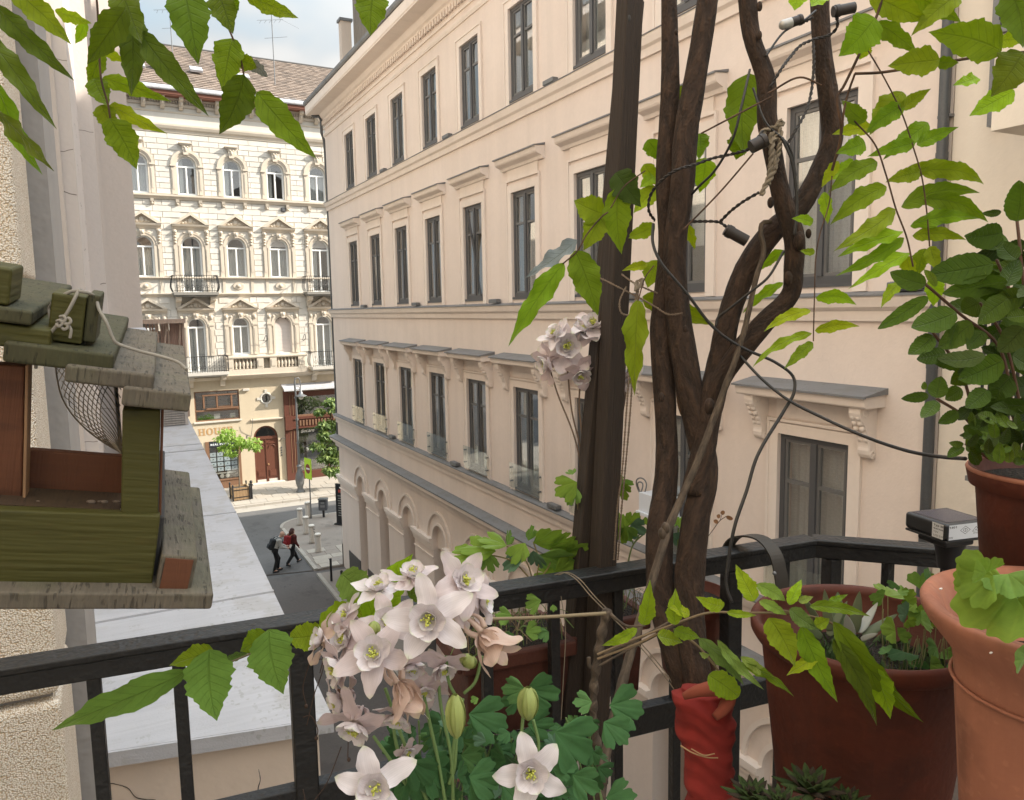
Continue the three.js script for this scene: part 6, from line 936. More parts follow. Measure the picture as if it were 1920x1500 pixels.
for (const q of [
  // right, above
  [1640, 33, 1572, 106, 68, 1.15, 1, 0], [1644, 42, 1722, 102, 34, 1.16, 1, 0.3], [1630, -12, 1742, 38, 50, 1.2, 1, 0], [1800, -12, 1708, 68, 42, 1.2, 1, 0.1], [1878, 96, 1740, 60, 70, 1.1, 1, 0], [1762, 112, 1664, 124, 52, 1.14, 1, 0.1], [1757, 116, 1798, 118, 24, 1.16, 1, 0.2], [1918, 98, 1858, 182, 72, 1.1, 0, 0], [1834, 146, 1786, 160, 22, 1.22, 2, 0.5], [1902, 170, 1817, 218, 42, 1.18, 2, 0.2], [1892, -20, 1918, 90, 64, 1.08, 0, 0], [1712, -12, 1802, 42, 34, 1.22, 1, 0.2], [1872, 76, 1925, 74, 28, 1.2, 2, 0.1], [1500, -22, 1490, 20, 40, 1.24, 2, 0], [1622, 80, 1612, 112, 30, 1.24, 2, 0], [1545, -10, 1520, 12, 30, 1.2, 2, 0.4],
  // first rachis
  [1622, 268, 1567, 288, 35, 1.22, 1, 0.1], [1645, 304, 1551, 364, 34, 1.22, 1, 0.2], [1662, 350, 1556, 422, 38, 1.22, 1, 0.1], [1678, 392, 1562, 472, 32, 1.22, 1, 0.3], [1693, 434, 1570, 482, 27, 1.22, 2, 0.4], [1695, 446, 1566, 518, 26, 1.23, 1, 0.2], [1706, 474, 1590, 542, 24, 1.23, 2, 0.3], [1622, 228, 1578, 188, 34, 1.22, 1, 0], [1640, 240, 1560, 252, 27, 1.25, 2, 0.4], [1572, 302, 1540, 352, 21, 1.26, 2, 0.2], [1545, 360, 1552, 420, 24, 1.26, 2, 0.5],
  // second rachis
  [1694, 198, 1622, 252, 35, 1.22, 1, 0], [1692, 172, 1630, 254, 45, 1.23, 1, 0.2], [1716, 268, 1626, 294, 27, 1.22, 1, 0.2], [1740, 230, 1655, 300, 35, 1.24, 1, 0.1], [1726, 322, 1660, 342, 29, 1.22, 1, 0], [1690, 206, 1746, 166, 24, 1.22, 1, 0], [1719, 272, 1798, 238, 26, 1.22, 1, 0], [1726, 322, 1845, 346, 35, 1.22, 1, 0.1, { bend: -0.12 }], [1680, 340, 1806, 310, 27, 1.24, 1, 0.1, { bend: -0.1 }], [1730, 374, 1853, 417, 34, 1.22, 1, 0.2, { bend: -0.1 }], [1690, 388, 1838, 362, 37, 1.23, 1, 0.1, { bend: -0.1 }], [1707, 424, 1838, 410, 30, 1.22, 1, 0.1, { bend: -0.08 }], [1711, 442, 1812, 450, 27, 1.23, 1, 0.2, { bend: -0.08 }], [1744, 462, 1762, 508, 27, 1.22, 1, 0.1], [1735, 466, 1720, 520, 29, 1.23, 1, 0.2], [1700, 480, 1716, 530, 27, 1.23, 2, 0.3], [1752, 520, 1750, 575, 32, 1.24, 2, 0.1], [1690, 528, 1652, 578, 22, 1.24, 2, 0.3],
  // third rachis, small leaflets
  [1530, 558, 1606, 572, 27, 1.24, 2, 0.1, { bend: -0.12 }], [1528, 620, 1612, 612, 22, 1.24, 2, 0.2, { bend: -0.08 }], [1520, 582, 1432, 622, 21, 1.24, 2, 0.3, { bend: 0.08 }], [1522, 625, 1410, 690, 18, 1.24, 2, 0.4, { bend: 0.08 }], [1524, 642, 1470, 692, 22, 1.24, 1, 0.1], [1468, 530, 1392, 588, 19, 1.45, 2, 0.3], [1528, 472, 1500, 470, 14, 1.25, 2, 0.1], [1472, 470, 1420, 510, 21, 1.46, 2, 0.2], [1524, 418, 1484, 410, 19, 1.26, 2, 0.2], [1600, 300, 1545, 340, 24, 1.3, 2, 0.2],
  // left of and behind the trunks
  [1132, 400, 1076, 376, 52, 1.25, 1, 0.1], [1131, 404, 1094, 470, 46, 1.26, 1, 0], [1078, 470, 1121, 592, 56, 1.22, 1, 0], [1158, 352, 1166, 477, 52, 1.24, 1, 0], [1154, 324, 1202, 388, 54, 1.24, 3, 0.2], [1057, 493, 953, 650, 40, 1.22, 1, 0.2, { rip: 0.05 }], [1082, 450, 984, 522, 26, 1.24, 5, 0.7, { rip: 0.05 }], [1404, 138, 1396, 292, 66, 1.48, 1, 0], [1390, 250, 1380, 300, 44, 1.5, 1, 0.2], [1278, 160, 1274, 242, 34, 1.5, 1, 0.1], [1214, 262, 1238, 302, 34, 1.5, 1, 0.2], [1312, 250, 1310, 300, 34, 1.5, 1, 0.2], [1207, 308, 1236, 350, 30, 1.5, 2, 0.1], [1322, 296, 1312, 362, 44, 1.5, 2, 0.2], [1232, 352, 1188, 400, 36, 1.5, 2, 0.1], [1228, 422, 1172, 446, 28, 1.5, 2, 0.2], [1214, 495, 1166, 508, 17, 1.5, 2, 0.2], [1234, 488, 1214, 540, 40, 1.5, 2, 0.1], [1205, 556, 1340, 610, 48, 1.5, 1, 0.1], [1196, 562, 1190, 742, 42, 1.3, 1, 0.4, { rip: 0.04 }], [1290, 420, 1303, 468, 18, 1.5, 2, 0.4], [1226, 330, 1200, 352, 24, 1.5, 2, 0.2], [1185, 600, 1180, 660, 24, 1.35, 1, 0.3],
]) pxLeaf(vine, q);

// the shoot that runs along the handrail to the left
const shootL = worldThing('vine_shoot', 'long vine shoot lying across the handrail at the lower left, serrated leaves hanging from it', 'vine', P(600, 1180, 0.95));
part('rachis', [tube([P(1135, 1150, 1.05), P(1000, 1158, 1.0), P(860, 1162, 0.96), P(700, 1170, 0.95), P(600, 1183, 0.95), P(540, 1200, 0.95), P(480, 1222, 0.95), P(430, 1242, 0.95), P(385, 1258, 0.95), P(362, 1264, 0.95), P(345, 1258, 0.95)], (t) => 0.0026 - 0.0016 * t, { sides: 7, seg: 70 })], mat([0.22, 0.17, 0.10], 0.8), shootL, true);
for (const q of [
  [352, 1258, 97, 1370, 52, 0.93, 7, 0.2, { rip: 0.04, n: 22 }], [402, 1222, 317, 1248, 40, 0.93, 1, 0.3], [392, 1218, 407, 1352, 86, 0.92, 7, 0, { ser: 0.2 }], [502, 1188, 450, 1222, 44, 0.94, 1, 0.1], [504, 1180, 532, 1302, 80, 0.93, 7, 0.1, { ser: 0.2 }], [604, 1188, 543, 1196, 50, 0.95, 1, 0.1, { a: 0.4, b: 0.5 }], [600, 1182, 724, 1122, 70, 0.93, 2, 0.1, { ser: 0.16 }], [688, 1166, 774, 1038, 68, 0.92, 2, 0.1, { ser: 0.16 }], [640, 1076, 698, 1122, 62, 0.97, 7, 0.2, { a: 0.45, b: 0.55, ser: 0.16 }], [766, 1118, 806, 1088, 46, 0.98, 0, 0.2, { a: 0.45, b: 0.5 }], [630, 1190, 660, 1210, 24, 0.96, 1, 0.2], [425, 1236, 470, 1222, 14, 0.95, 7, 0.7],
]) pxLeaf(shootL, q);
// the shoot that reaches from the trunk over the big pot
const shootR = worldThing('vine_shoot', 'leafy vine shoot reaching from the trunks over the rim of the big terracotta pot', 'vine', P(1420, 1150, 1.05)), cr = (x, y) => [1120 + x / 2.3075, 850 + y / 2.3075];
for (const l of [[[0, 870], [170, 800], [330, 740], [480, 690], [620, 690], [740, 690], [900, 690]], [[0, 890], [180, 820], [300, 760]], [[740, 670], [900, 700], [1020, 740], [1060, 820]], [[330, 760], [430, 830], [540, 960]]]) part('rachis', [tube(l.map(([x, y]) => P(...cr(x, y), 0.965)), 0.0016, { sides: 7 })], mat([0.16, 0.11, 0.06], 0.8), shootR, true);
for (const [x0, y0, x1, y1, w, t, o] of [
  [678, 640, 598, 480, 70, 2], [690, 565, 815, 640, 56, 4], [830, 655, 885, 545, 46, 2], [335, 742, 338, 582, 60, 2], [195, 742, 228, 545, 62, 2], [548, 662, 425, 620, 56, 2], [172, 758, 18, 832, 42, 2], [330, 765, 445, 800, 52, 1], [440, 798, 634, 1004, 58, 7], [520, 808, 722, 1024, 40, 7], [615, 905, 852, 1054, 36, 1], [480, 960, 612, 1052, 96, 1, { a: 0.45, b: 0.5 }], [742, 712, 856, 925, 104, 1], [882, 750, 1040, 1078, 88, 1], [1022, 802, 1210, 1180, 74, 0], [1020, 728, 1412, 1165, 92, 1, { rip: 0.03 }], [1182, 920, 1268, 1150, 92, 2], [952, 868, 818, 962, 50, 2], [918, 662, 1182, 706, 46, 1, { bend: -0.04 }], [832, 672, 965, 765, 60, 7], [942, 745, 1006, 715, 50, 2], [700, 640, 820, 700, 40, 4], [560, 690, 690, 700, 30, 2], [400, 700, 300, 660, 40, 2], [260, 790, 370, 820, 60, 1], [880, 800, 905, 860, 40, 7], [620, 880, 760, 980, 40, 4], [480, 880, 440, 860, 24, 4], [870, 640, 935, 620, 30, 4], [1000, 640, 1085, 610, 26, 1],
]) pxLeaf(shootR, [...cr(x0, y0), ...cr(x1, y1), w / 2.3 * 1.1, 0.95, t, null, { ser: 0.16, ...(o || {}) }]);

// ================================================================= the weathered post, cloth, twine, cable
const postP = worldThing('pergola_post', 'dark weathered timber post of two planks standing behind the handrail', 'post', P(1115, 1060, 1.5));
{
  const wood = mat([0.036, 0.024, 0.017], 0.85, { map: woodMap, bumpMap: woodBump, bumpScale: 0.004 });
  // each plank follows its own axis, a little apart from the other
  const plank = (x0, y0, x1, y1, d0, d1, w, th) => { const a = P(x0, y0, d0), b = P(x1, y1, d1), y = b.clone().sub(a), L = y.length() * 1.9; y.normalize(); const x = railDir.clone().addScaledVector(y, -railDir.dot(y)).normalize(), z = V().crossVectors(x, y), g = merge([rbx(-w / 2, w / 2, -L * 0.32, L * 0.68, -th / 2, th / 2, 0.003)]); return part('plank', [g.applyMatrix4(new THREE.Matrix4().makeBasis(x, y, z).setPosition(a))], wood, postP, true); };
  const z = railAt(1112).z - 0.055;
  plank(1130, 1060, 1181, 0, 1.52, 1.54, 0.0385, 0.045); plank(1091, 1060, 1164, 240, 1.56, 1.585, 0.0375, 0.04);
  part('knot_hole', [[1142, 1100 - 340], [1180, 34]].map(([x, y]) => { const q = onZ(x, y, z + 0.001); return new THREE.SphereGeometry(0.004, 8, 6).scale(1, 1.6, 0.4).translate(q.x, q.y, q.z); }), M.dark, postP);
}
const wrap = worldThing('cloth_wrap', 'faded red cloth wrapped round the foot of the vine trunk', 'cloth', P(1322, 1400, 1.25));
{
  const core = [P(1318, 1288, 1.27), P(1320, 1340, 1.265), P(1326, 1400, 1.26), P(1332, 1460, 1.255), P(1346, 1560, 1.25)], g = tube(core, (t) => 0.042 + 0.004 * Math.sin(t * 9) + (t < 0.04 ? -0.012 : 0), { seg: 90, sides: 48 }), p = g.attributes.position, q = V();
  const cv = new THREE.CatmullRomCurve3(core);
  for (let i = 0; i < p.count; i++) { q.fromBufferAttribute(p, i); const j = i % 49, t = Math.floor(i / 49) / 90, c = cv.getPointAt(clamp(t)), d = q.clone().sub(c), a = (j / 48) * 6.2832, k = 1 + 0.12 * Math.sin(a * 2 + t * 9) * Math.sin(t * 14 + 1) + 0.14 * (vn(a * 0.9 + t * 3, t * 9 - a * 0.8, 64, 64, 15) - 0.5) + 0.09 * (Math.abs(((t * 9 + a * 0.7 + 0.3 * Math.sin(a * 3)) % 1) - 0.5) - 0.25) * 2 + 0.05 * (vn(a * 1.5, t * 14, 64, 64, 5) - 0.5); q.copy(c).addScaledVector(d, k); p.setXYZ(i, q.x, q.y, q.z); }
  g.computeVertexNormals(); part('cloth', [g], mat([0.27, 0.024, 0.018], 0.95, { map: clothMap, bumpMap: clothMap, bumpScale: 0.001 }), wrap, true);
  const fl = tube([P(1282, 1306, 1.215), P(1315, 1294, 1.205), P(1350, 1292, 1.215), P(1366, 1310, 1.23), P(1356, 1330, 1.215), P(1340, 1345, 1.21)], (t) => 0.009 * Math.sin(0.3 + t * 2.5) + 0.003, { sides: 14, seg: 40, noise: 0.25 }); part('cloth_fold', [fl], mat([0.27, 0.065, 0.035], 0.95, { map: clothMap, bumpMap: clothMap, bumpScale: 0.001 }), wrap, true);
  part('straw_tie', [tube([P(1276, 1398, 1.21), P(1300, 1412, 1.2), P(1326, 1420, 1.2), P(1346, 1421, 1.205)], 0.0012, { sides: 5 }), tube([P(1296, 1404, 1.2), P(1320, 1416, 1.197), P(1340, 1413, 1.2)], 0.001, { sides: 5 })], mat([0.42, 0.27, 0.14], 0.8), wrap, true);
}
// twisted two-strand cable of the string light
const cableM = mat([0.02, 0.016, 0.014], 0.55), lights = worldThing('string_light', 'dark twisted string light cable with small sockets wound round the vine trunks', 'string light', P(1400, 300, 1.33));
function twisted(l, r = 0.0017, pitch = 0.021) { const c = new THREE.CatmullRomCurve3(stemPts(l), false, 'centripetal'), L = c.getLength(), n = Math.ceil(L / 0.0045), out = []; for (const s of [0, Math.PI]) { const q = []; let N = V(0, 0.3, 1).normalize(); for (let i = 0; i <= n; i++) { const t = i / n, p = c.getPointAt(t), T = c.getTangentAt(t); N.addScaledVector(T, -N.dot(T)).normalize(); const B = V().crossVectors(T, N), a = t * L / pitch * 6.2832 + s; q.push(p.addScaledVector(N, Math.cos(a) * r * 0.95).addScaledVector(B, Math.sin(a) * r * 0.95)); } out.push(tube(q, r, { sides: 5, seg: n })); } return out; }
const c4 = (x, y, d) => [1120 + x / 2.4, y / 2.4, d], c5 = (x, y, d) => [1120 + x / 2.4, 400 + y / 2.4, d];
for (const l of [[c4(1075, 60, 1.36), c4(1080, 120, 1.37), c4(1050, 155, 1.38), c4(980, 176, 1.38), c4(915, 205, 1.37), c4(870, 255, 1.36), c4(825, 315, 1.345), c4(780, 390, 1.345)], [c4(972, 190, 1.38), c4(974, 300, 1.37), c4(962, 420, 1.36), c4(935, 510, 1.35), c4(890, 590, 1.34), c4(852, 655, 1.34)], [c4(745, 590, 1.33), c4(715, 630, 1.32), c4(690, 665, 1.33), c4(620, 690, 1.36), c4(520, 712, 1.38), c4(440, 740, 1.385), c4(350, 768, 1.39), c4(275, 825, 1.41), c4(235, 890, 1.43), c4(232, 950, 1.44), c4(258, 992, 1.46)], [c4(398, 1000, 1.44), c4(470, 996, 1.42), c4(550, 1000, 1.4), c4(580, 1020, 1.39)], [c4(552, 998, 1.4), c4(600, 950, 1.38), c4(660, 905, 1.36), c4(728, 866, 1.35)], [c4(900, 110, 1.37), c4(940, 95, 1.38), c4(970, 80, 1.39)]]) part('cable', twisted(l), cableM, lights, true);
const socket = (x0, y0, x1, y1, d, r, cap) => { const a = P(x0, y0, d), b = P(x1, y1, d), cyl = (p, q, r1, r2) => orient(new THREE.CylinderGeometry(r2, r1, 1, 14).translate(0, 0.5, 0).scale(1, p.distanceTo(q), 1), p, q); const s = part('socket', [cyl(a, b, r, r), cyl(a.clone().lerp(b, 0.1), a.clone().lerp(b, 0.3), r * 1.12, r * 1.12)], mat([0.025, 0.017, 0.013], 0.5), lights); if (cap) { const e = b.clone().lerp(a, -0.75); part('bulb_cap', [cyl(b, e, r * 1.02, r * 1.0), new THREE.SphereGeometry(r, 12, 8).translate(e.x, e.y, e.z)], mat([0.42, 0.41, 0.39], 0.35, { metalness: 0.3 }), s); } };
socket(1504, 36, 1484, 42, 1.36, 0.0085, true); socket(1562, 22, 1602, 14, 1.36, 0.0095); socket(1436, 262, 1408, 276, 1.32, 0.0115); socket(1360, 430, 1400, 452, 1.37, 0.0105);
// flat black cables
const cable = worldThing('black_cable', 'loose black flat cable looping round the trunks and running off to the right pot', 'cable', P(1400, 640, 1.33)), bm = mat([0.014, 0.013, 0.013], 0.4);
for (const [l, r] of [[[[1225, 420, 1.44], [1224, 455, 1.42], [1238, 490, 1.40], [1286, 548, 1.38], [1340, 616, 1.37], [1392, 652, 1.35], [1455, 680, 1.33], [1487, 706, 1.32], [1489, 735, 1.31], [1470, 770, 1.30], [1420, 855, 1.26], [1400, 920, 1.24], [1378, 985, 1.22], [1366, 1050, 1.21], [1362, 1100, 1.2], [1372, 1130, 1.19]], 0.0028], [[[1388, 668, 1.36], [1430, 712, 1.33], [1478, 750, 1.30], [1540, 782, 1.26], [1620, 818, 1.2], [1700, 845, 1.12], [1760, 856, 1.05], [1810, 860, 0.98]], 0.0026], [[[1470, 470, 1.34], [1440, 520, 1.34], [1410, 545, 1.35], [1366, 580, 1.37], [1346, 596, 1.38], [1342, 612, 1.38]], 0.0024], [[[1406, 130, 1.34], [1390, 200, 1.33], [1374, 260, 1.34], [1340, 320, 1.38], [1310, 350, 1.4], [1294, 368, 1.42]], 0.0022], [[[1466, 258, 1.33], [1484, 300, 1.33], [1494, 380, 1.335], [1490, 440, 1.335]], 0.0026], [[[1412, 165, 1.34], [1436, 230, 1.335], [1480, 275, 1.33], [1492, 330, 1.335]], 0.002], [[[1436, 105, 1.35], [1470, 60, 1.36], [1505, 40, 1.37], [1530, 20, 1.38]], 0.002]]) part('cable', [tube(stemPts(l), r, { sides: 8, seg: l.length * 9 })], bm, cable, true);
// twine
const twineM = mat([0.25, 0.205, 0.15], 0.95, { map: clothMap }), tie = worldThing('rope_tie', 'frayed beige rope tied in a knot round the upper vine trunk', 'rope', P(1445, 290, 1.33));
for (const l of [[[1426, 250], [1440, 242], [1458, 238], [1468, 230], [1466, 226], [1456, 236]], [[1445, 250], [1446, 290], [1442, 330], [1432, 355], [1428, 366]], [[1450, 248], [1448, 280], [1453, 310], [1440, 345]], [[1462, 240], [1464, 262], [1458, 290], [1452, 318]], [[1428, 246], [1436, 262], [1444, 270], [1452, 262], [1460, 250]]]) part('rope', twisted(l.map(([x, y]) => [x, y, 1.335]), 0.0028, 0.024), twineM, tie, true);
const twine = worldThing('garden_twine', 'thin brown twine tied between the post and the vine trunks, ends hanging down', 'twine', P(1200, 560, 1.42));
for (const l of [[c5(-20, 280, 1.46), c5(30, 300, 1.45), c5(110, 340, 1.43), c5(180, 375, 1.42), c5(260, 420, 1.41), c5(320, 455, 1.40), c5(384, 450, 1.40)], [c5(110, 275, 1.45), c5(160, 310, 1.42), c5(200, 330, 1.42), c5(270, 360, 1.42)], [c5(180, 330, 1.42), c5(168, 420, 1.42), c5(150, 640, 1.42), c5(130, 900, 1.42), c5(110, 1180, 1.43), c5(90, 1330, 1.44), c5(75, 1560, 1.46)], [c5(186, 330, 1.42), c5(176, 440, 1.42), c5(160, 700, 1.42), c5(146, 920, 1.42), c5(122, 1190, 1.43), c5(108, 1340, 1.44), c5(92, 1560, 1.46)], [c5(130, 330, 1.42), c5(100, 400, 1.42), c5(110, 450, 1.42), c5(150, 460, 1.42)]]) part('string', twisted(l, 0.0012, 0.012), mat([0.17, 0.125, 0.09], 0.95), twine, true);
part('knot', [0, 1, 2, 3].map((i) => tube([P(1188 + i * 3, 530, 1.42), P(1196 - i * 2, 540 + i * 2, 1.412), P(1206, 534 - i * 4, 1.412), P(1194, 526 + i, 1.42), P(1190, 546, 1.42)], 0.0016, { sides: 6 })), twineM, twine, true);
const twine2 = worldThing('rail_twine', 'pale doubled string slung over the handrail and running down to the right', 'twine', P(1080, 1080, 1.4));
for (const o of [0, 7]) part('string', [tube([P(1040 + o, 1078, 1.44), P(1060 + o, 1074, 1.40), P(1080 + o, 1086, 1.385), P(1108 + o, 1118, 1.37), P(1140 + o, 1150, 1.36), P(1180 + o, 1190, 1.35), P(1240 + o, 1260, 1.34), P(1290, 1330, 1.32)], 0.001, { sides: 5 })], twineM, twine2, true);
part('string', [tube([P(1052, 1118, 1.42), P(1060, 1180, 1.42), P(1056, 1280, 1.42), P(1052, 1350, 1.42)], 0.0008, { sides: 5 })], twineM, twine2, true);

// dry twigs
const dryM = mat([0.12, 0.093, 0.07], 0.9, { map: barkMap, bumpMap: barkBump, bumpScale: 0.002 }), cane = worldThing('dry_cane', 'long bare grey cane leaning across the vine trunks from bottom centre to the fork', 'cane', P(1220, 1100, 1.3));
part('cane', [tube([P(1126, 1500, 1.10), P(1134, 1430, 1.12), P(1152, 1340, 1.15), P(1186, 1212, 1.2), P(1222, 1092, 1.24), P(1262, 970, 1.28), P(1304, 874, 1.31), P(1350, 752, 1.34), P(1390, 640, 1.355), P(1418, 520, 1.365), P(1432, 470, 1.37), P(1426, 436, 1.37), P(1430, 418, 1.375), P(1446, 416, 1.38)], (t) => lerp(0.0078, 0.0042, t) * (1 + 0.12 * Math.max(0, Math.sin(t * 48) - 0.8) * 5), { sides: 10, seg: 140, noise: 0.15 })], dryM, cane, true);
for (const [x, y] of [[1248, 990], [1242, 1000], [1130, 1460], [1190, 1205]]) { const c = P(x, y, 1.2); part('bud', [new THREE.SphereGeometry(0.007, 8, 6).scale(1, 1.4, 1).translate(c.x, c.y, c.z)], dryM, cane); }
const twig = worldThing('dry_twig', 'thin knobbly dry twig standing upright in front of the post, forked at the top', 'twig', P(1115, 1300, 1.1));
part('twig', [tube([P(1132, 1470, 1.08), P(1124, 1420, 1.08), P(1112, 1340, 1.08), P(1114, 1280, 1.08), P(1120, 1235, 1.08), P(1130, 1180, 1.08), P(1140, 1142, 1.08)], (t) => 0.0062 * (1 + 0.22 * Math.sin(t * 60)), { sides: 8, seg: 60, noise: 0.2 }), tube([P(1120, 1250, 1.08), P(1106, 1250, 1.08), P(1104, 1232, 1.08)], 0.003, { sides: 6 }), tube([P(1138, 1146, 1.08), P(1152, 1158, 1.07), P(1176, 1174, 1.06), P(1210, 1172, 1.05)], 0.0022, { sides: 6 }), tube([P(1126, 1230, 1.08), P(1180, 1206, 1.07), P(1260, 1164, 1.06)], 0.002, { sides: 6 }), tube([P(1124, 1248, 1.07), P(1190, 1212, 1.06), P(1290, 1160, 1.05)], 0.0018, { sides: 6 })], dryM, twig, true);
// ================================================================= pots and troughs
const terraDk = mat([0.085, 0.022, 0.011], 0.75, { map: terraMap, bumpMap: grainBump, bumpScale: 0.0015 }), terraPk = mat([0.38, 0.15, 0.09], 0.8, { map: terraMap, bumpMap: grainBump, bumpScale: 0.001 }), terraMid = mat([0.095, 0.017, 0.005], 0.72, { map: terraMap, bumpMap: grainBump, bumpScale: 0.0012 }), soilM = mat([0.028, 0.02, 0.014], 1, { map: grainMap, bumpMap: stuccoBump, bumpScale: 0.012 });
const fr = rng(808), f = (a, b) => a + (b - a) * fr();
// a trough hung along the rail: from pixel column x0 to x1, off metres outside the rail
function trough(name, label, x0, x1, off, top, h, wdt, m) {
  const a = railAt(x0), b = railAt(x1), L = a.distanceTo(b), c = a.clone().add(b).multiplyScalar(0.5).addScaledVector(railN, -off), an = Math.atan2(-railDir.z, railDir.x);
  const t = thing(name, label, 'planter', [c.x, top - h, c.z], an), outer = shapeOf([[-wdt * 0.38, 0], [wdt * 0.38, 0], [wdt * 0.5, h], [-wdt * 0.5, h]]), bev = (s, d) => new THREE.ExtrudeGeometry(s, { depth: d, bevelEnabled: true, bevelSize: 0.004, bevelThickness: 0.004, bevelSegments: 2 }).translate(0, 0, -d / 2).rotateY(Math.PI / 2);
  sub('trough_body', [bev(outer, L - 0.02)], m, t); sub('rim', [rbx(-L / 2 - 0.006, L / 2 + 0.006, h - 0.022, h + 0.008, wdt / 2 - 0.006, wdt / 2 + 0.014, 0.005), rbx(-L / 2 - 0.006, L / 2 + 0.006, h - 0.022, h + 0.008, -wdt / 2 - 0.014, -wdt / 2 + 0.006, 0.005), rbx(-L / 2 - 0.014, -L / 2 + 0.006, h - 0.0225, h + 0.0082, -wdt / 2, wdt / 2, 0.005), rbx(L / 2 - 0.006, L / 2 + 0.014, h - 0.0225, h + 0.0082, -wdt / 2, wdt / 2, 0.005)], m, t);
  sub('soil', [new THREE.PlaneGeometry(L - 0.004, wdt - 0.006, 24, 8).rotateX(-Math.PI / 2).translate(0, h + 0.0045, 0)], soilM, t); return t;
}
trough('window_box', 'reddish brown planter trough outside the railing left of the timber post', 872, 1086, 0.115, 10.145, 0.16, 0.15, terraDk);
trough('window_box', 'reddish brown planter trough outside the railing between post and left trunk', 1150, 1232, 0.115, 10.17, 0.16, 0.15, terraDk);
{ const c = railAt(1362).addScaledVector(railN, -0.12), t = thing('flower_pot', 'round terracotta pot hanging outside the railing right of the trunks', 'flower pot', [c.x, 9.99, c.z]); sub('pot_body', [lathe([[0.001, 0], [0.058, 0], [0.075, 0.145], [0.085, 0.147], [0.087, 0.18], [0.079, 0.182], [0.072, 0.14], [0.001, 0.14]], 40)], terraMid, t); sub('soil', [new THREE.CircleGeometry(0.073, 24).rotateX(-Math.PI / 2).translate(0, 0.16, 0)], soilM, t); }
// dry litter and grass in the troughs
const litter = worldThing('dry_grass', 'dry straw and small weeds growing in the troughs outside the railing', 'grass', P(1000, 1180, 1.5)); litter.userData.kind = undefined; delete litter.userData.kind;
{
  const dry = [], wet = [];
  for (let i = 0; i < 150; i++) { const c = i % 3 ? railAt(f(885, 1075)) : railAt(f(1155, 1228)); c.addScaledVector(railN, -f(0.05, 0.18)); const h = f(0.02, 0.085), a = f(0, 6.28), l = f(0.01, 0.07), y = i % 3 ? 10.145 : 10.17, p = [V(c.x, y, c.z), V(c.x + Math.cos(a) * l * 0.3, y + h * 0.8, c.z + Math.sin(a) * l * 0.3), V(c.x + Math.cos(a) * l, y + h * f(0.3, 1), c.z + Math.sin(a) * l)]; (i % 2 ? dry : wet).push(tube(p, f(0.0006, 0.0014), { sides: 4, seg: 6 })); }
  part('dry_blade', dry, mat([0.30, 0.22, 0.14], 0.9), litter).userData.kind = 'stuff'; part('green_blade', wet, mat([0.15, 0.22, 0.06], 0.7), litter).userData.kind = 'stuff';
}
// lobed leaflet: a fan with three lobes, its stalk at the origin, pointing along +y
function lobed(Rr, o = {}) {
  const nA = 54, nR = 5, pos = [], uv = [], idx = [], sp = o.spread ?? 1.75, ph = f(0, 6), dp = o.deep ?? 0.34, cup = o.cup ?? 0.18;
  for (let i = 0; i <= nA; i++) {
    const a = (i / nA - 0.5) * sp * 1.15, q = a / (sp * 0.575), lobe = Math.pow(Math.abs(Math.cos(q * Math.PI * 1.5)), 0.42), cren = 0.04 * Math.cos(q * Math.PI * 8 + ph), r = Rr * (1 - dp * (1 - lobe) + cren) * (1 - 0.28 * q * q);
    for (let j = 0; j <= nR; j++) { const t = j / nR, x = Math.sin(a) * r * t, y = Math.cos(a) * r * t; pos.push(x, y, cup * Math.abs(x) * (0.6 + 0.4 * lobe) - (o.droop ?? 0.15) * y * t + 0.03 * Rr * Math.sin(q * 9 + t * 4 + ph) * t); uv.push(0.5 + 0.48 * q * t, t); if (i < nA && j < nR) { const k = i * (nR + 1) + j; idx.push(k, k + nR + 1, k + 1, k + 1, k + nR + 1, k + nR + 2); } }
  }
  const g = new THREE.BufferGeometry(); g.setAttribute('position', new THREE.Float32BufferAttribute(pos, 3)); g.setAttribute('uv', new THREE.Float32BufferAttribute(uv, 2)); g.setIndex(idx); g.computeVertexNormals(); return g;
}
const plainLeaf = (c, tr = 0.35) => mat(c, 0.8, { map: fanMap, transmission: tr, thickness: 0, specularIntensity: 0.5 });
const CM = [plainLeaf([0.034, 0.10, 0.028], 0.25), plainLeaf([0.05, 0.14, 0.04], 0.3), plainLeaf([0.10, 0.22, 0.06], 0.35), plainLeaf([0.17, 0.31, 0.05], 0.42), plainLeaf([0.10, 0.19, 0.11], 0.25), plainLeaf([0.20, 0.33, 0.03], 0.45)];
function lobeAt(parent, x0, y0, x1, y1, d, m, roll, o) { const a = P(x0, y0, d), b = P(x1, y1, d + f(-0.02, 0.02)), g = lobed(a.distanceTo(b) * (o?.size || 1), o); return sub('leaf', [orient(g, a, b, roll)], m, parent, true); }
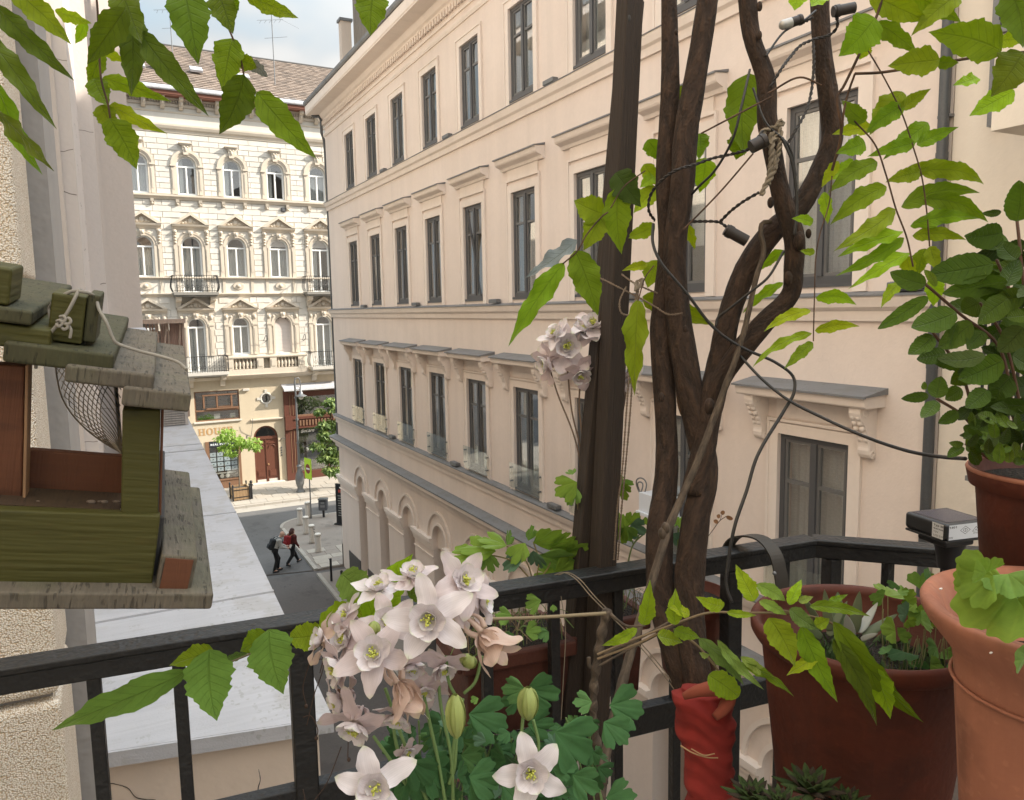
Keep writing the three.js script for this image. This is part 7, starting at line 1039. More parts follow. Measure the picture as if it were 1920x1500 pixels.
// ---- the light green plant above the handrail left of the post
const ger = worldThing('trough_plant', 'bright green lobed plant rising above the handrail just left of the timber post', 'plant', P(1000, 1090, 1.55));
for (const [x0, y0, x1, y1, r, m] of [[905, 1040, 846, 1050, 0.9, 5], [930, 1034, 872, 1026, 0.9, 5], [912, 1036, 920, 1070, 0.6, 3], [950, 1024, 905, 1008, 1.0, 5], [950, 1022, 960, 998, 1.0, 3], [985, 1018, 962, 1050, 0.7, 5], [990, 1014, 1000, 990, 1.0, 3], [1000, 1018, 1048, 1006, 0.9, 5], [1020, 1012, 1012, 996, 1.0, 5], [1030, 1024, 1076, 1016, 0.9, 5], [1036, 1026, 1080, 1046, 0.7, 5], [1000, 1032, 1010, 1064, 0.8, 4], [985, 1036, 945, 1058, 0.9, 4], [1010, 1040, 1070, 1064, 0.9, 3], [1040, 1074, 1078, 1060, 0.5, 5], [1046, 1078, 1002, 1080, 0.8, 5], [1082, 904, 1046, 924, 0.2, 5], [1078, 910, 1066, 942, 0.4, 3], [1074, 890, 1068, 880, 0.3, 3], [1060, 1036, 1096, 1028, 0.8, 5]]) lobeAt(ger, x0, y0, x1, y1, 1.55, CM[m], r, { size: 1.15 });
for (const l of [[[1000, 1092], [960, 1052], [905, 1038]], [[1000, 1092], [985, 1050], [950, 1024]], [[1004, 1092], [1010, 1050], [1000, 1016]], [[1006, 1092], [1030, 1060], [1034, 1026]], [[998, 1095], [1040, 1080], [1046, 1076]], [[1090, 1080], [1086, 980], [1080, 906]]]) part('stem', [tube(pts(l, 1.56), 0.0016, { sides: 6 })], mat([0.22, 0.17, 0.07], 0.7), ger, true);
const ger2 = worldThing('trough_plant', 'small pale green plant with round lobed leaves above the handrail between post and trunks', 'plant', P(1180, 1060, 1.6));
for (const [x0, y0, x1, y1, r, m] of [[1172, 985, 1150, 1004, 0.3, 5], [1168, 990, 1168, 968, 0.5, 5], [1180, 982, 1196, 966, 0.4, 5], [1182, 984, 1206, 998, 0.3, 4], [1176, 986, 1178, 1012, 0.4, 3], [1150, 980, 1142, 960, 0.3, 5], [1148, 990, 1146, 1010, 0.3, 5], [1158, 900, 1176, 920, 0.6, 3], [1156, 905, 1148, 888, 0.5, 5], [1160, 910, 1172, 934, 0.5, 5], [1274, 990, 1284, 972, 0.4, 5], [1262, 1000, 1278, 1022, 0.3, 4], [1268, 986, 1258, 976, 0.3, 3], [1215, 986, 1222, 970, 0.4, 5]]) lobeAt(ger2, x0, y0, x1, y1, 1.58, CM[m], r, { size: 1.15, spread: 2.3 });
for (const l of [[[1176, 1060], [1188, 1020], [1212, 996], [1216, 986]], [[1188, 1020], [1172, 986]], [[1192, 1014], [1206, 990]], [[1150, 1060], [1156, 960], [1157, 905]], [[1270, 1050], [1272, 990]]]) part('stem', [tube(pts(l, 1.59), 0.0017, { sides: 6 })], greenStem, ger2, true);

// ---- big round pot
const big = worldThing('terracotta_pot', 'big dark terracotta pot with a rolled rim in the corner of the railing, holding succulents', 'flower pot', P(1622, 1168, 1.16).add(V(0, -0.3, 0)));
{
  const c = P(1622, 1168, 1.16), r = 0.163, b = lathe([[0.001, -0.30], [0.112, -0.30], [0.118, -0.295], [0.146, -0.05], [0.1485, -0.028], [0.158, -0.026], [0.164, -0.016], [0.1645, -0.004], [0.160, 0.002], [0.1525, 0.0], [0.1475, -0.01], [0.14, -0.085], [0.001, -0.085]], 72).translate(c.x, c.y, c.z);
  part('pot_body', [b], terraMid, big); const s = new THREE.CircleGeometry(0.142, 40).rotateX(-Math.PI / 2).translate(c.x, c.y - 0.075, c.z); part('soil', [s], soilM, big);
  const shelf = worldThing('plant_shelf', 'plain wooden shelf below the frame carrying the pots', 'shelf', [c.x, 9.18, c.z]); const y = c.y - 0.30;
  part('board', [bx(c.x - 0.1, c.x + 0.42, y - 0.025, y, c.z - 0.1, c.z + 0.7)], mat([0.1, 0.07, 0.05], 0.8, { map: woodMap }), shelf); for (const [dx, dz] of [[-0.08, -0.08], [0.38, -0.08], [-0.08, 0.66], [0.38, 0.66]]) part('leg', [bx(c.x + dx - 0.02, c.x + dx + 0.02, 9.18, y - 0.026, c.z + dz - 0.02, c.z + dz + 0.02)], mat([0.1, 0.07, 0.05], 0.8, { map: woodMap }), shelf);
}
const agave = worldThing('agave_plant', 'small upright succulent with pointed grey-green fleshy leaves in the big terracotta pot', 'succulent', P(1600, 1185, 1.16));
const fleshy = (L, W) => { const g = new THREE.SphereGeometry(0.5, 14, 18), p = g.attributes.position; for (let i = 0; i < p.count; i++) { const t = clamp(p.getY(i) + 0.5, 0, 1), w = Math.pow(Math.max(t, 0.001), 0.3) * Math.pow(1 - t, 0.75) * 1.7, r = Math.hypot(p.getX(i), p.getZ(i)) || 1; p.setXYZ(i, p.getX(i) / r * W / 2 * w, t * L, p.getZ(i) / r * W * 0.2 * w - (1 - Math.abs(p.getX(i) / r)) * W * 0.06 + 0.1 * L * t * t); } g.computeVertexNormals(); return g; };
const agM = [mat([0.12, 0.15, 0.085], 0.5), mat([0.085, 0.12, 0.06], 0.5), mat([0.36, 0.38, 0.36], 0.5)];
for (const [x0, y0, x1, y1, w, m] of [[1005, 770, 982, 582, 46, 0], [1045, 800, 1036, 600, 76, 1], [1110, 775, 1134, 592, 54, 0], [1130, 775, 1214, 652, 44, 2], [1150, 790, 1294, 702, 44, 0], [960, 740, 884, 598, 36, 0], [1000, 790, 1080, 640, 40, 0], [1140, 805, 1218, 778, 26, 2], [970, 800, 900, 740, 40, 1], [1100, 800, 1075, 690, 50, 2]]) { const a = P(...cr(x0, y0), 1.14), b = P(...cr(x1, y1), 1.14 + f(-0.02, 0.02)); sub('leaf', [orient(fleshy(a.distanceTo(b), w / 2.3 / FOC * 1.14), a, b, f(-0.4, 0.4))], agM[m], agave); }
const clov = worldThing('pot_weeds', 'light green lobed seedlings and low ground cover filling the right half of the big pot', 'plant', P(1720, 1190, 1.12));
for (const [x0, y0, x1, y1, m] of [[1240, 620, 1190, 625, 3], [1250, 615, 1290, 585, 5], [1300, 600, 1340, 590, 3], [1330, 630, 1370, 600, 5], [1400, 590, 1440, 540, 3], [1430, 570, 1480, 560, 2], [1380, 650, 1330, 650, 5], [1390, 660, 1440, 680, 5], [1400, 690, 1370, 730, 3], [1340, 700, 1310, 670, 4], [1340, 720, 1370, 745, 5], [1400, 720, 1450, 740, 3], [1290, 770, 1240, 760, 5], [1300, 780, 1350, 790, 3], [1480, 760, 1520, 740, 5], [1500, 780, 1560, 800, 3], [1470, 840, 1430, 860, 2], [1500, 850, 1550, 880, 3], [1420, 900, 1380, 920, 2], [1440, 910, 1490, 940, 3], [1510, 920, 1560, 950, 2], [1330, 860, 1290, 880, 0], [1340, 900, 1380, 890, 2], [1260, 860, 1230, 840, 2], [1530, 680, 1560, 650, 5], [1290, 560, 1270, 580, 2]]) lobeAt(clov, ...cr(x0, y0), ...cr(x1, y1), 1.12 + f(-0.05, 0.05), CM[m], f(-0.9, 0.9), { size: 1.15, spread: 2.5, deep: 0.25 });
{
  const st = []; for (let i = 0; i < 24; i++) { const x = f(1230, 1550), a = cr(x + f(-30, 30), f(900, 960)), b = cr(x, f(600, 860)); st.push(tube([P(...a, 1.12), P((a[0] + b[0]) / 2 + f(-4, 4), (a[1] + b[1]) / 2, 1.12), P(...b, 1.12)], 0.0007, { sides: 4, seg: 6 })); } part('stem', st, mat([0.20, 0.2, 0.09], 0.8), clov).userData.kind = 'stuff';
  const gc = []; const c0 = P(1622, 1168, 1.16); for (let i = 0; i < 420; i++) { const a = f(0, 6.28), r = 0.138 * Math.sqrt(fr()), h = f(0.008, 0.03); const g = leafGeo(h, h * 0.35, { n: 3, rip: 0 }); g.rotateX(f(-0.8, 0.8)).rotateY(f(0, 6.28)).translate(c0.x + Math.cos(a) * r, c0.y - 0.074, c0.z + Math.sin(a) * r); gc.push(g); } part('ground_cover', gc, plainLeaf([0.07, 0.12, 0.04], 0.2), clov).userData.kind = 'stuff';
}
// ---- pale planter with a flaring lip at the right edge, and the pot of mint above it
const pale = worldThing('lip_planter', 'pale pink terracotta planter with a wide flaring lip at the right edge of the balcony', 'flower pot', P(1990, 1165, 0.8).add(V(0, -0.34, 0)));
{
  const c = P(2006, 1160, 0.8), b = lathe([[0.001, -0.34], [0.075, -0.34], [0.082, -0.33], [0.1, -0.10], [0.103, -0.06], [0.106, -0.045], [0.117, -0.03], [0.131, -0.012], [0.137, -0.001], [0.138, 0.006], [0.135, 0.011], [0.128, 0.011], [0.118, 0.003], [0.108, -0.02], [0.1, -0.045], [0.094, -0.07], [0.001, -0.07]], 80).translate(c.x, c.y, c.z);
  part('pot_body', [b], terraPk, pale); part('soil', [new THREE.CircleGeometry(0.095, 32).rotateX(-Math.PI / 2).translate(c.x, c.y - 0.066, c.z)], soilM, pale);
  part('moulded_line', [new THREE.TorusGeometry(0.1045, 0.0022, 6, 80).rotateX(Math.PI / 2).translate(c.x, c.y - 0.075, c.z)], terraPk, pale);
  const hd = []; for (let i = 0; i <= 12; i++) { const a = i / 12, q = P(a < 0.35 ? 1857 : 1857 + (a - 0.35) * 48, a < 0.35 ? 1480 - a / 0.35 * 70 : 1410 - 18 * Math.sin((a - 0.35) / 0.65 * 2.4), 0.72), d = V(q.x - c.x, 0, q.z - c.z).normalize(), rad0 = 0.0925; hd.push(V(c.x + d.x * rad0, q.y, c.z + d.z * rad0)); } part('relief_handle', [tube(hd, 0.0028, { sides: 8 })], terraPk, pale);
  for (const [x, y] of [[1764, 1104], [1858, 1224]]) { const q = P(x, y, 0.7); part('lime_fleck', [new THREE.SphereGeometry(0.0016, 7, 5).scale(1.5, 0.6, 0.6).translate(q.x, q.y, q.z)], M.white, pale); }
}
const palePl = worldThing('planter_seedling', 'broad fresh green lobed leaves hanging over the lip of the pale planter', 'plant', P(1880, 1110, 0.74));
for (const [x0, y0, x1, y1, m, r, o] of [[1862, 1080, 1798, 1096, 5, 0.3], [1900, 1110, 1810, 1146, 5, 0.2], [1890, 1076, 1900, 1110, 3, 0.1], [1850, 1074, 1842, 1056, 5, 0.4], [1896, 1130, 1922, 1170, 5, 0.3], [1915, 1100, 1945, 1130, 3, 0.3], [1925, 1230, 1916, 1222, 3, 0.2]]) lobeAt(palePl, x0, y0, x1, y1, 0.7, CM[m], r, { size: 1.2, spread: 2.6, deep: 0.22, cup: 0.3 });
part('stem', [tube(pts([[1960, 1120], [1930, 1090], [1895, 1080], [1862, 1080]], 0.73), 0.0015, { sides: 6 }), tube(pts([[1960, 1120], [1930, 1104], [1900, 1110]], 0.73), 0.0015, { sides: 6 })], greenStem, palePl, true);
const mintPot = worldThing('mint_pot', 'brown terracotta pot holding dark green mint, standing behind the pale planter', 'flower pot', P(1968, 1080, 0.97));
{ const c = P(1990, 888, 0.97); part('pot_body', [lathe([[0.001, -0.17], [0.078, -0.17], [0.0925, -0.02], [0.1, -0.018], [0.104, 0.0], [0.101, 0.006], [0.095, 0.004], [0.09, -0.02], [0.001, -0.02]], 64).translate(c.x, c.y, c.z)], terraMid, mintPot); part('soil', [new THREE.CircleGeometry(0.092, 32).rotateX(-Math.PI / 2).translate(c.x, c.y - 0.012, c.z)], soilM, mintPot); part('pot_rim', [new THREE.TorusGeometry(0.1015, 0.0032, 8, 64).rotateX(Math.PI / 2).translate(c.x, c.y + 0.002, c.z)], terraPk, mintPot); }
const mint = worldThing('mint_plant', 'bushy dark green mint with oval leaves on reddish stems at the right edge', 'plant', P(1900, 870, 0.95)), mc2 = (x, y) => [1640 + x / 2.586, 320 + y / 2.586];
const MM = [leafM([0.05, 0.10, 0.002], 0.45, 0.32), leafM([0.075, 0.145, 0.003], 0.45, 0.38), leafM([0.034, 0.064, 0.003], 0.35, 0.22), leafM([0.12, 0.21, 0.01], 0.4, 0.4)], mvar = MM.map((m) => [[0.85, 0.85], [1, 1], [1.25, 1.1]].map(([a, b]) => { const c = m.clone(); c.color.r *= a; c.color.g *= b; return c; })), MV = (t) => mvar[t][Math.floor(fr() * 3)];
const stemRed = mat([0.10, 0.045, 0.025], 0.6), mstems = [[[240, 545], [420, 700], [600, 850], [690, 1300]], [[280, 780], [420, 980], [500, 1290]], [[590, 430], [680, 640], [760, 860], [800, 1300]], [[510, 640], [620, 800], [740, 1300]], [[300, 1105], [430, 1190], [520, 1310]], [[690, 240], [740, 700], [820, 1300]], [[440, 1325], [470, 1340], [560, 1400]]];
for (const l of mstems) part('stem', [tube(l.map(([x, y]) => P(...mc2(x, y), 0.95)), 0.0019, { sides: 7 })], stemRed, mint, true);
const mo = { a: 0.52, b: 0.78, ser: 0.1, teeth: 8, wav: 0.02, rip: 0.015, curl: -0.06 };
for (const [x0, y0, x1, y1, w, t] of [[248, 552, 74, 492, 96, 1], [258, 612, 14, 768, 76, 1], [396, 690, 178, 762, 124, 1], [282, 800, 163, 892, 88, 1], [345, 884, 203, 914, 78, 0], [472, 738, 308, 862, 110, 0], [574, 452, 256, 508, 150, 0], [644, 540, 328, 596, 104, 1], [620, 300, 440, 322, 120, 0], [690, 245, 700, 46, 124, 1], [614, 200, 520, 206, 36, 0], [645, 620, 498, 742, 112, 0], [622, 920, 404, 1012, 134, 1], [504, 640, 420, 680, 112, 0], [530, 780, 448, 866, 84, 0], [420, 1055, 342, 1110, 74, 1], [300, 1102, 322, 996, 88, 1], [262, 1090, 128, 1106, 52, 0], [242, 1062, 240, 1022, 26, 3], [302, 1118, 226, 1200, 66, 1], [404, 1168, 308, 1226, 60, 0], [545, 1062, 440, 1150, 92, 0], [606, 1060, 536, 1182, 84, 0], [566, 1200, 430, 1300, 92, 0], [500, 894, 378, 892, 20, 2], [660, 1000, 560, 1100, 120, 0], [720, 760, 600, 880, 120, 2], [724, 600, 560, 640, 110, 0], [540, 520, 470, 500, 60, 3], [600, 380, 540, 300, 90, 0], [430, 1330, 360, 1320, 34, 1], [430, 1340, 352, 1390, 50, 1], [640, 560, 700, 430, 90, 0], [690, 430, 610, 340, 90, 0], [300, 560, 240, 480, 40, 3], [400, 740, 360, 870, 40, 1]]) pxLeaf(mint, [...mc2(x0, y0), ...mc2(x1, y1), w / 2.586, 0.92, 0, null, mo]).material = MV(t);
for (let i = 0; i < 115; i++) { const y = f(300, 1340), x = f(lerp(640, 430, clamp((y - 300) / 900)), 900), a = f(-2.6, -0.3) + (fr() < 0.3 ? 2.6 : 0), L = f(110, 190) * (y > 1150 ? 0.6 : 1); pxLeaf(mint, [...mc2(x, y), ...mc2(x - Math.cos(a + 1.57) * L * 0.3 - Math.abs(Math.sin(a)) * L * (fr() < 0.7 ? 1 : -1), y + Math.cos(a) * L * 0.5), L * f(0.42, 0.6) / 2.586, f(0.9, 1.06), 0, f(-0.8, 0.8), mo]).material = MV(Math.floor(fr() * 3)); }
for (let i = 0; i < 120; i++) { const x = f(450, 830), y = f(1220, 1430), a = f(-1.2, 1.2), L = f(45, 105); pxLeaf(mint, [...mc2(x, y), ...mc2(x + Math.sin(a) * L, y - Math.cos(a) * L), L * 0.5 / 2.586, f(0.88, 1.0), 0, f(-0.9, 0.9), mo]).material = MV(i % 3 === 0 ? 3 : i % 3); }

// ---- strap over the handrail
const strap = worldThing('rail_hook', 'broad dark metal strap hook bent over the handrail beside the big pot', 'hook', P(1420, 1020, 1.6));
{
  const path = new THREE.CatmullRomCurve3([[1362, 1062, 1.62], [1362, 1035, 1.63], [1374, 1012, 1.625], [1400, 1004, 1.59], [1432, 1012, 1.55], [1454, 1040, 1.52], [1464, 1080, 1.51], [1470, 1130, 1.51]].map(([x, y, d]) => P(x, y, d))), w = railDir.clone().multiplyScalar(0.015), n = 40, pos = [], idx = [];
  for (let i = 0; i <= n; i++) { const c = path.getPointAt(i / n), T = path.getTangentAt(i / n), nn = V().crossVectors(T, w).normalize().multiplyScalar(0.0016); for (const [a, b] of [[1, 1], [-1, 1], [-1, -1], [1, -1]]) pos.push(c.x + w.x * a + nn.x * b, c.y + w.y * a + nn.y * b, c.z + w.z * a + nn.z * b); if (i < n) for (let k = 0; k < 4; k++) { const q = i * 4 + k, r = i * 4 + (k + 1) % 4; idx.push(q, r, q + 4, r, r + 4, q + 4); } }
  const g = new THREE.BufferGeometry(); g.setAttribute('position', new THREE.Float32BufferAttribute(pos, 3)); g.setIndex(idx); const gg = g.toNonIndexed(); gg.computeVertexNormals(); part('strap', [gg], mat([0.045, 0.038, 0.03], 0.55, { map: grainMap, metalness: 0.3 }), strap); const rv = P(1452, 1075, 1.5); part('rivet', [new THREE.SphereGeometry(0.004, 8, 6).translate(rv.x, rv.y, rv.z)], M.steel, strap);
}
// ---- solar lamp
{
  const c = P(1774, 983, 1.36), lamp = thing('solar_lamp', 'black plastic solar lamp with a printed white label at the railing corner', 'solar lamp', c, 0.22), bk = mat([0.022, 0.022, 0.024], 0.38);
  const s = 0.0465; sub('head', [rbx(-s, s, -0.013, 0.016, -s, s, 0.006)], bk, lamp); sub('head_step', [rbx(-s * 0.98, s * 0.98, -0.018, -0.0135, -s * 0.98, s * 0.98, 0.002), rbx(-s * 0.68, s * 0.68, -0.032, -0.018, -s * 0.68, s * 0.68, 0.005)], bk, lamp); sub('solar_panel', [bx(-s * 0.8, s * 0.8, 0.0161, 0.0165, -s * 0.8, s * 0.8)], mat([0.02, 0.025, 0.05], 0.2), lamp);
  sub('neck', [new THREE.CylinderGeometry(0.026, 0.018, 0.05, 18).translate(0.01, -0.055, 0), new THREE.CylinderGeometry(0.012, 0.012, 0.3, 14).rotateZ(-0.12).translate(-0.002, -0.22, 0)], bk, lamp);
  const t = canvasTex(512, 200, (g, w, h) => { g.fillStyle = '#d2d3d6'; g.fillRect(0, 0, w, h); g.fillStyle = '#1c1c1c'; g.font = 'bold 38px sans-serif'; g.fillText('Typ M1401', 14, 46); g.font = 'bold 32px sans-serif'; g.fillText('Garnet', 14, 88); g.font = '32px sans-serif'; g.fillText('12V', 14, 132); g.fillText('LED 0.03W', 14, 180); g.lineWidth = 4; g.strokeStyle = '#1c1c1c'; g.beginPath(); g.moveTo(290, 30); g.lineTo(340, 82); g.lineTo(290, 134); g.lineTo(240, 82); g.closePath(); g.stroke(); g.beginPath(); g.arc(290, 82, 20, 0, 7); g.stroke(); g.beginPath(); g.moveTo(290, 58); g.lineTo(290, 106); g.stroke(); g.beginPath(); g.moveTo(400, 50); g.lineTo(436, 112); g.lineTo(364, 112); g.closePath(); g.stroke(); g.beginPath(); g.arc(400, 90, 7, 0, 7); g.fill(); g.font = '26px sans-serif'; g.fillText('IP44', 372, 146); g.fillRect(460, 96, 44, 4); g.fillRect(460, 108, 44, 4); });
  // the label wraps the corner: half of it on one side, half on the other
  const lm = mat([1, 1, 1], 0.5, { map: t }), half = (u0, u1) => { const g = new THREE.PlaneGeometry(1, 1), uv = g.attributes.uv; for (let i = 0; i < 4; i++) uv.setX(i, lerp(u0, u1, uv.getX(i))); return g; };
  lamp.rotation.y = -0.2;
  sub('label', [half(0.0, 0.24).scale(0.024, 0.026, 1).rotateY(-Math.PI / 2).translate(-s - 0.0004, 0.001, s - 0.0175), half(0.24, 1).scale(0.08, 0.026, 1).translate(-s + 0.0455, 0.001, s + 0.0004)], lm, lamp, true);
}

// ================================================================= the columbine in front of the railing
const colT = trough('planter_trough', 'terracotta planter trough inside the railing under the columbine flowers', 690, 925, -0.16, 10.0, 0.14, 0.14, terraDk);
const col = worldThing('columbine', 'columbine with large pale pink double flowers and dark lobed leaves at bottom centre', 'flower', P(830, 1420, 0.9));
const petM = [mat([0.78, 0.70, 0.69], 0.75, { map: petalMap, transmission: 0.42, thickness: 0 }), mat([0.66, 0.55, 0.535], 0.75, { map: petalMap, transmission: 0.42, thickness: 0 }), mat([0.66, 0.50, 0.40], 0.8, { map: petalMap, transmission: 0.3, thickness: 0 }), mat([0.80, 0.765, 0.765], 0.7, { map: petalMap, transmission: 0.25, thickness: 0 })];
const stamM = mat([0.50, 0.52, 0.10], 0.7), stemG = mat([0.14, 0.22, 0.07], 0.7), stemP = mat([0.15, 0.10, 0.07], 0.7), budM = mat([0.38, 0.46, 0.13], 0.6, { map: petalMap, transmission: 0.25, thickness: 0 });
// one flower: pixel centre, depth, size in metres, facing (screen right, screen up, to the eye), tint
const camR = V(1, 0, 0).applyQuaternion(CAMQ), camU = V(0, 1, 0).applyQuaternion(CAMQ), camB = V(0, 0, 1).applyQuaternion(CAMQ);
function flower(parent, x, y, d, S, face, o = {}) {
  const c = P(x, y, d), z = V().addScaledVector(camR, face[0]).addScaledVector(camU, face[1]).addScaledVector(camB, face[2]).normalize(), up = Math.abs(z.dot(camU)) > 0.9 ? camR : camU, xx = V().crossVectors(up, z).normalize(), yy = V().crossVectors(z, xx), B = new THREE.Matrix4().makeBasis(xx, yy, z).setPosition(c), t0 = o.spin ?? f(0, 1.2), m = petM[o.tint || 0], cl = o.close || 0;
  const st = []; for (let i = 0; i < (o.young ? 14 : 26); i++) { const a = f(0, 6.28), r = f(0, 0.11) * S, L = S * f(0.16, 0.3); st.push(tube([V(0, 0, 0), V(Math.cos(a) * r * 0.6, Math.sin(a) * r * 0.6, L * 0.6), V(Math.cos(a) * r * 1.3, Math.sin(a) * r * 1.3, L)], S * 0.008, { sides: 4, seg: 4 }), new THREE.SphereGeometry(S * 0.026, 6, 5).scale(1, 1, 1.4).translate(Math.cos(a) * r * 1.35, Math.sin(a) * r * 1.35, L)); }
  const fl = sub('flower', st.map((g) => g.applyMatrix4(B)), stamM, parent);
  for (let i = 0; i < 5; i++) {
    const a = t0 + i * 1.2566 + f(-0.16, 0.16), tilt = (o.tilt ?? 0.1) + cl + f(-0.32, 0.28);
    const g = leafGeo(S * f(0.92, 1.1), S * f(0.48, 0.58), { n: 16, a: 0.5, b: 0.64, fold: 0.16, curl: f(-0.22, 0.18), rip: 0.06, twist: f(-0.5, 0.5), rf: 9, wav: 0.04, phase: f(0, 6), bend: f(-0.05, 0.05) });
    sub('sepal', [g.rotateX(tilt).rotateZ(a).translate(0, 0, -S * 0.03).applyMatrix4(B)], m, fl, true);
    const a2 = a + 0.628, cup = leafGeo(S * f(0.5, 0.58), S * 0.46, { n: 9, a: 0.34, b: 0.3, fold: 0.55, curl: -0.16, rip: 0.02, phase: f(0, 6) });
    sub('petal', [cup.rotateX(0.62 + cl * 0.7 + f(-0.12, 0.12)).rotateZ(a2).translate(0, 0, S * 0.01).applyMatrix4(B)], petM[o.inner ?? 3], fl, true);
    if (i % 2 === 0 || o.double) { const c3 = leafGeo(S * 0.36, S * 0.3, { n: 7, a: 0.34, b: 0.3, fold: 0.6, curl: -0.2, phase: f(0, 6) }); sub('petal', [c3.rotateX(0.95 + cl * 0.5).rotateZ(a2 + 0.5).translate(0, 0, S * 0.02).applyMatrix4(B)], petM[o.inner ?? 3], fl, true); }
    const dx = Math.cos(a2 + 1.5708), dy = Math.sin(a2 + 1.5708); sub('spur', [tube([V(dx * S * 0.12, dy * S * 0.12, 0), V(dx * S * 0.2, dy * S * 0.2, -S * 0.2), V(dx * S * 0.15, dy * S * 0.15, -S * 0.38), V(dx * S * 0.04, dy * S * 0.04, -S * 0.42)], (t) => S * lerp(0.07, 0.022, t), { sides: 7, seg: 10 }).applyMatrix4(B)], m, fl, true);
  }
  return c;
}
const FL = [
  [806, 1162, 0.74, 0.046, [-0.1, 0.15, 1], { tint: 3, spin: 0.25, double: 1 }], [704, 1226, 0.75, 0.043, [-0.15, 0.45, 1], { tint: 0, spin: 0.7 }], [668, 1356, 0.76, 0.042, [-0.25, -0.65, 0.8], { tint: 1, spin: 0.3, tilt: -0.1 }], [704, 1476, 0.72, 0.043, [0.05, 0.3, 1], { tint: 3, spin: 0.2 }],
  [994, 1446, 0.78, 0.043, [0.05, 0.1, 1], { tint: 3, spin: 0.35, tilt: 0.0 }], [868, 1092, 0.80, 0.042, [0.5, 0.5, 0.7], { tint: 0, spin: 0.5 }], [640, 1250, 0.79, 0.042, [-0.8, -0.15, 0.5], { tint: 1, spin: 0.1 }], [712, 1104, 0.86, 0.036, [-0.2, 0.8, 0.4], { tint: 3 }], [772, 1080, 0.88, 0.036, [0.1, 0.8, 0.3], { tint: 0 }], [650, 1200, 0.84, 0.038, [-0.5, 0.3, 0.6], { tint: 1 }], [828, 1250, 0.84, 0.034, [0.3, -0.4, 0.6], { tint: 1 }], [796, 1290, 0.84, 0.03, [0.1, -0.5, 0.7], { tint: 1 }], [606, 1200, 0.85, 0.034, [-0.9, 0.3, 0.3], { tint: 2 }], [746, 1340, 0.8, 0.034, [-0.1, -0.7, 0.5], { tint: 1 }], [900, 1130, 0.83, 0.034, [0.9, 0.2, 0.3], { tint: 0 }],
  [846, 1130, 0.80, 0.036, [0.5, 0.5, 0.6], { tint: 0, spin: 0.9 }], [770, 1246, 0.80, 0.034, [0.3, -0.6, 0.6], { tint: 1, spin: 0.1 }], [652, 1160, 0.86, 0.034, [-0.6, 0.6, 0.4], { tint: 0 }],
  [640, 1312, 0.80, 0.036, [-0.9, -0.3, 0.4], { tint: 1 }], [726, 1168, 0.82, 0.038, [0.1, 0.5, 0.8], { tint: 0 }], [762, 1408, 0.84, 0.022, [0.5, -0.3, 0.7], { tint: 1 }],
];
for (const [x, y, d, S, fc, o] of FL) flower(col, x, y, d, S * 0.95, fc, o);
// half closed, hanging and faded ones
flower(col, 902, 1186, 0.80, 0.05, [0.7, -0.55, 0.25], { tint: 2, inner: 2, close: 0.95, spin: 0.2 }); flower(col, 746, 1278, 0.77, 0.044, [0.45, -0.85, 0.2], { tint: 2, inner: 2, close: 1.0, spin: 0.4 });
const bud = (x, y, x1, y1, w, d, m) => { const a = P(x, y, d), b = P(x1, y1, d), L = a.distanceTo(b); const r = w / FOC * d / 2; for (let i = 0; i < 5; i++) { const g = leafGeo(L, r * 1.7, { n: 10, a: 0.45, b: 0.55, fold: 0.5, curl: -0.0 }); const p = g.attributes.position; for (let k = 0; k < p.count; k++) { const t = p.getY(k) / L; p.setZ(k, -p.getZ(k) * 0.9 + r * 0.95 * Math.pow(Math.sin(Math.PI * clamp(0.06 + t * 0.94)), 0.7)); } g.computeVertexNormals(); g.rotateY(i * 1.2566); sub('bud', [orient(g, a, b, 0.3)], m, col, true); } };
bud(853, 1302, 856, 1386, 40, 0.76, budM); bud(990, 1288, 990, 1352, 42, 0.82, budM); bud(884, 1228, 872, 1252, 36, 0.84, budM); bud(700, 1192, 702, 1164, 26, 0.78, budM);
for (const l of [[[783, 1240], [800, 1330], [820, 1420], [838, 1520]], [[820, 1240], [826, 1320], [846, 1420], [850, 1520]], [[870, 1300], [890, 1280], [904, 1230]], [[853, 1302], [842, 1280], [836, 1230]], [[990, 1290], [984, 1320], [978, 1372], [970, 1520]], [[856, 1384], [852, 1440], [842, 1470]], [[700, 1380], [742, 1440], [790, 1520]], [[735, 1340], [744, 1400], [770, 1480]], [[868, 1310], [856, 1360], [846, 1450]], [[722, 1290], [760, 1400], [800, 1500]], [[1000, 1350], [1010, 1400], [996, 1440]]]) part('stem', [tube(pts(l, 0.84), 0.0019, { sides: 7, noise: 0.2 })], stemG, col, true);
const c7 = (x, y) => [560 + x / 2.727, 950 + y / 2.727];
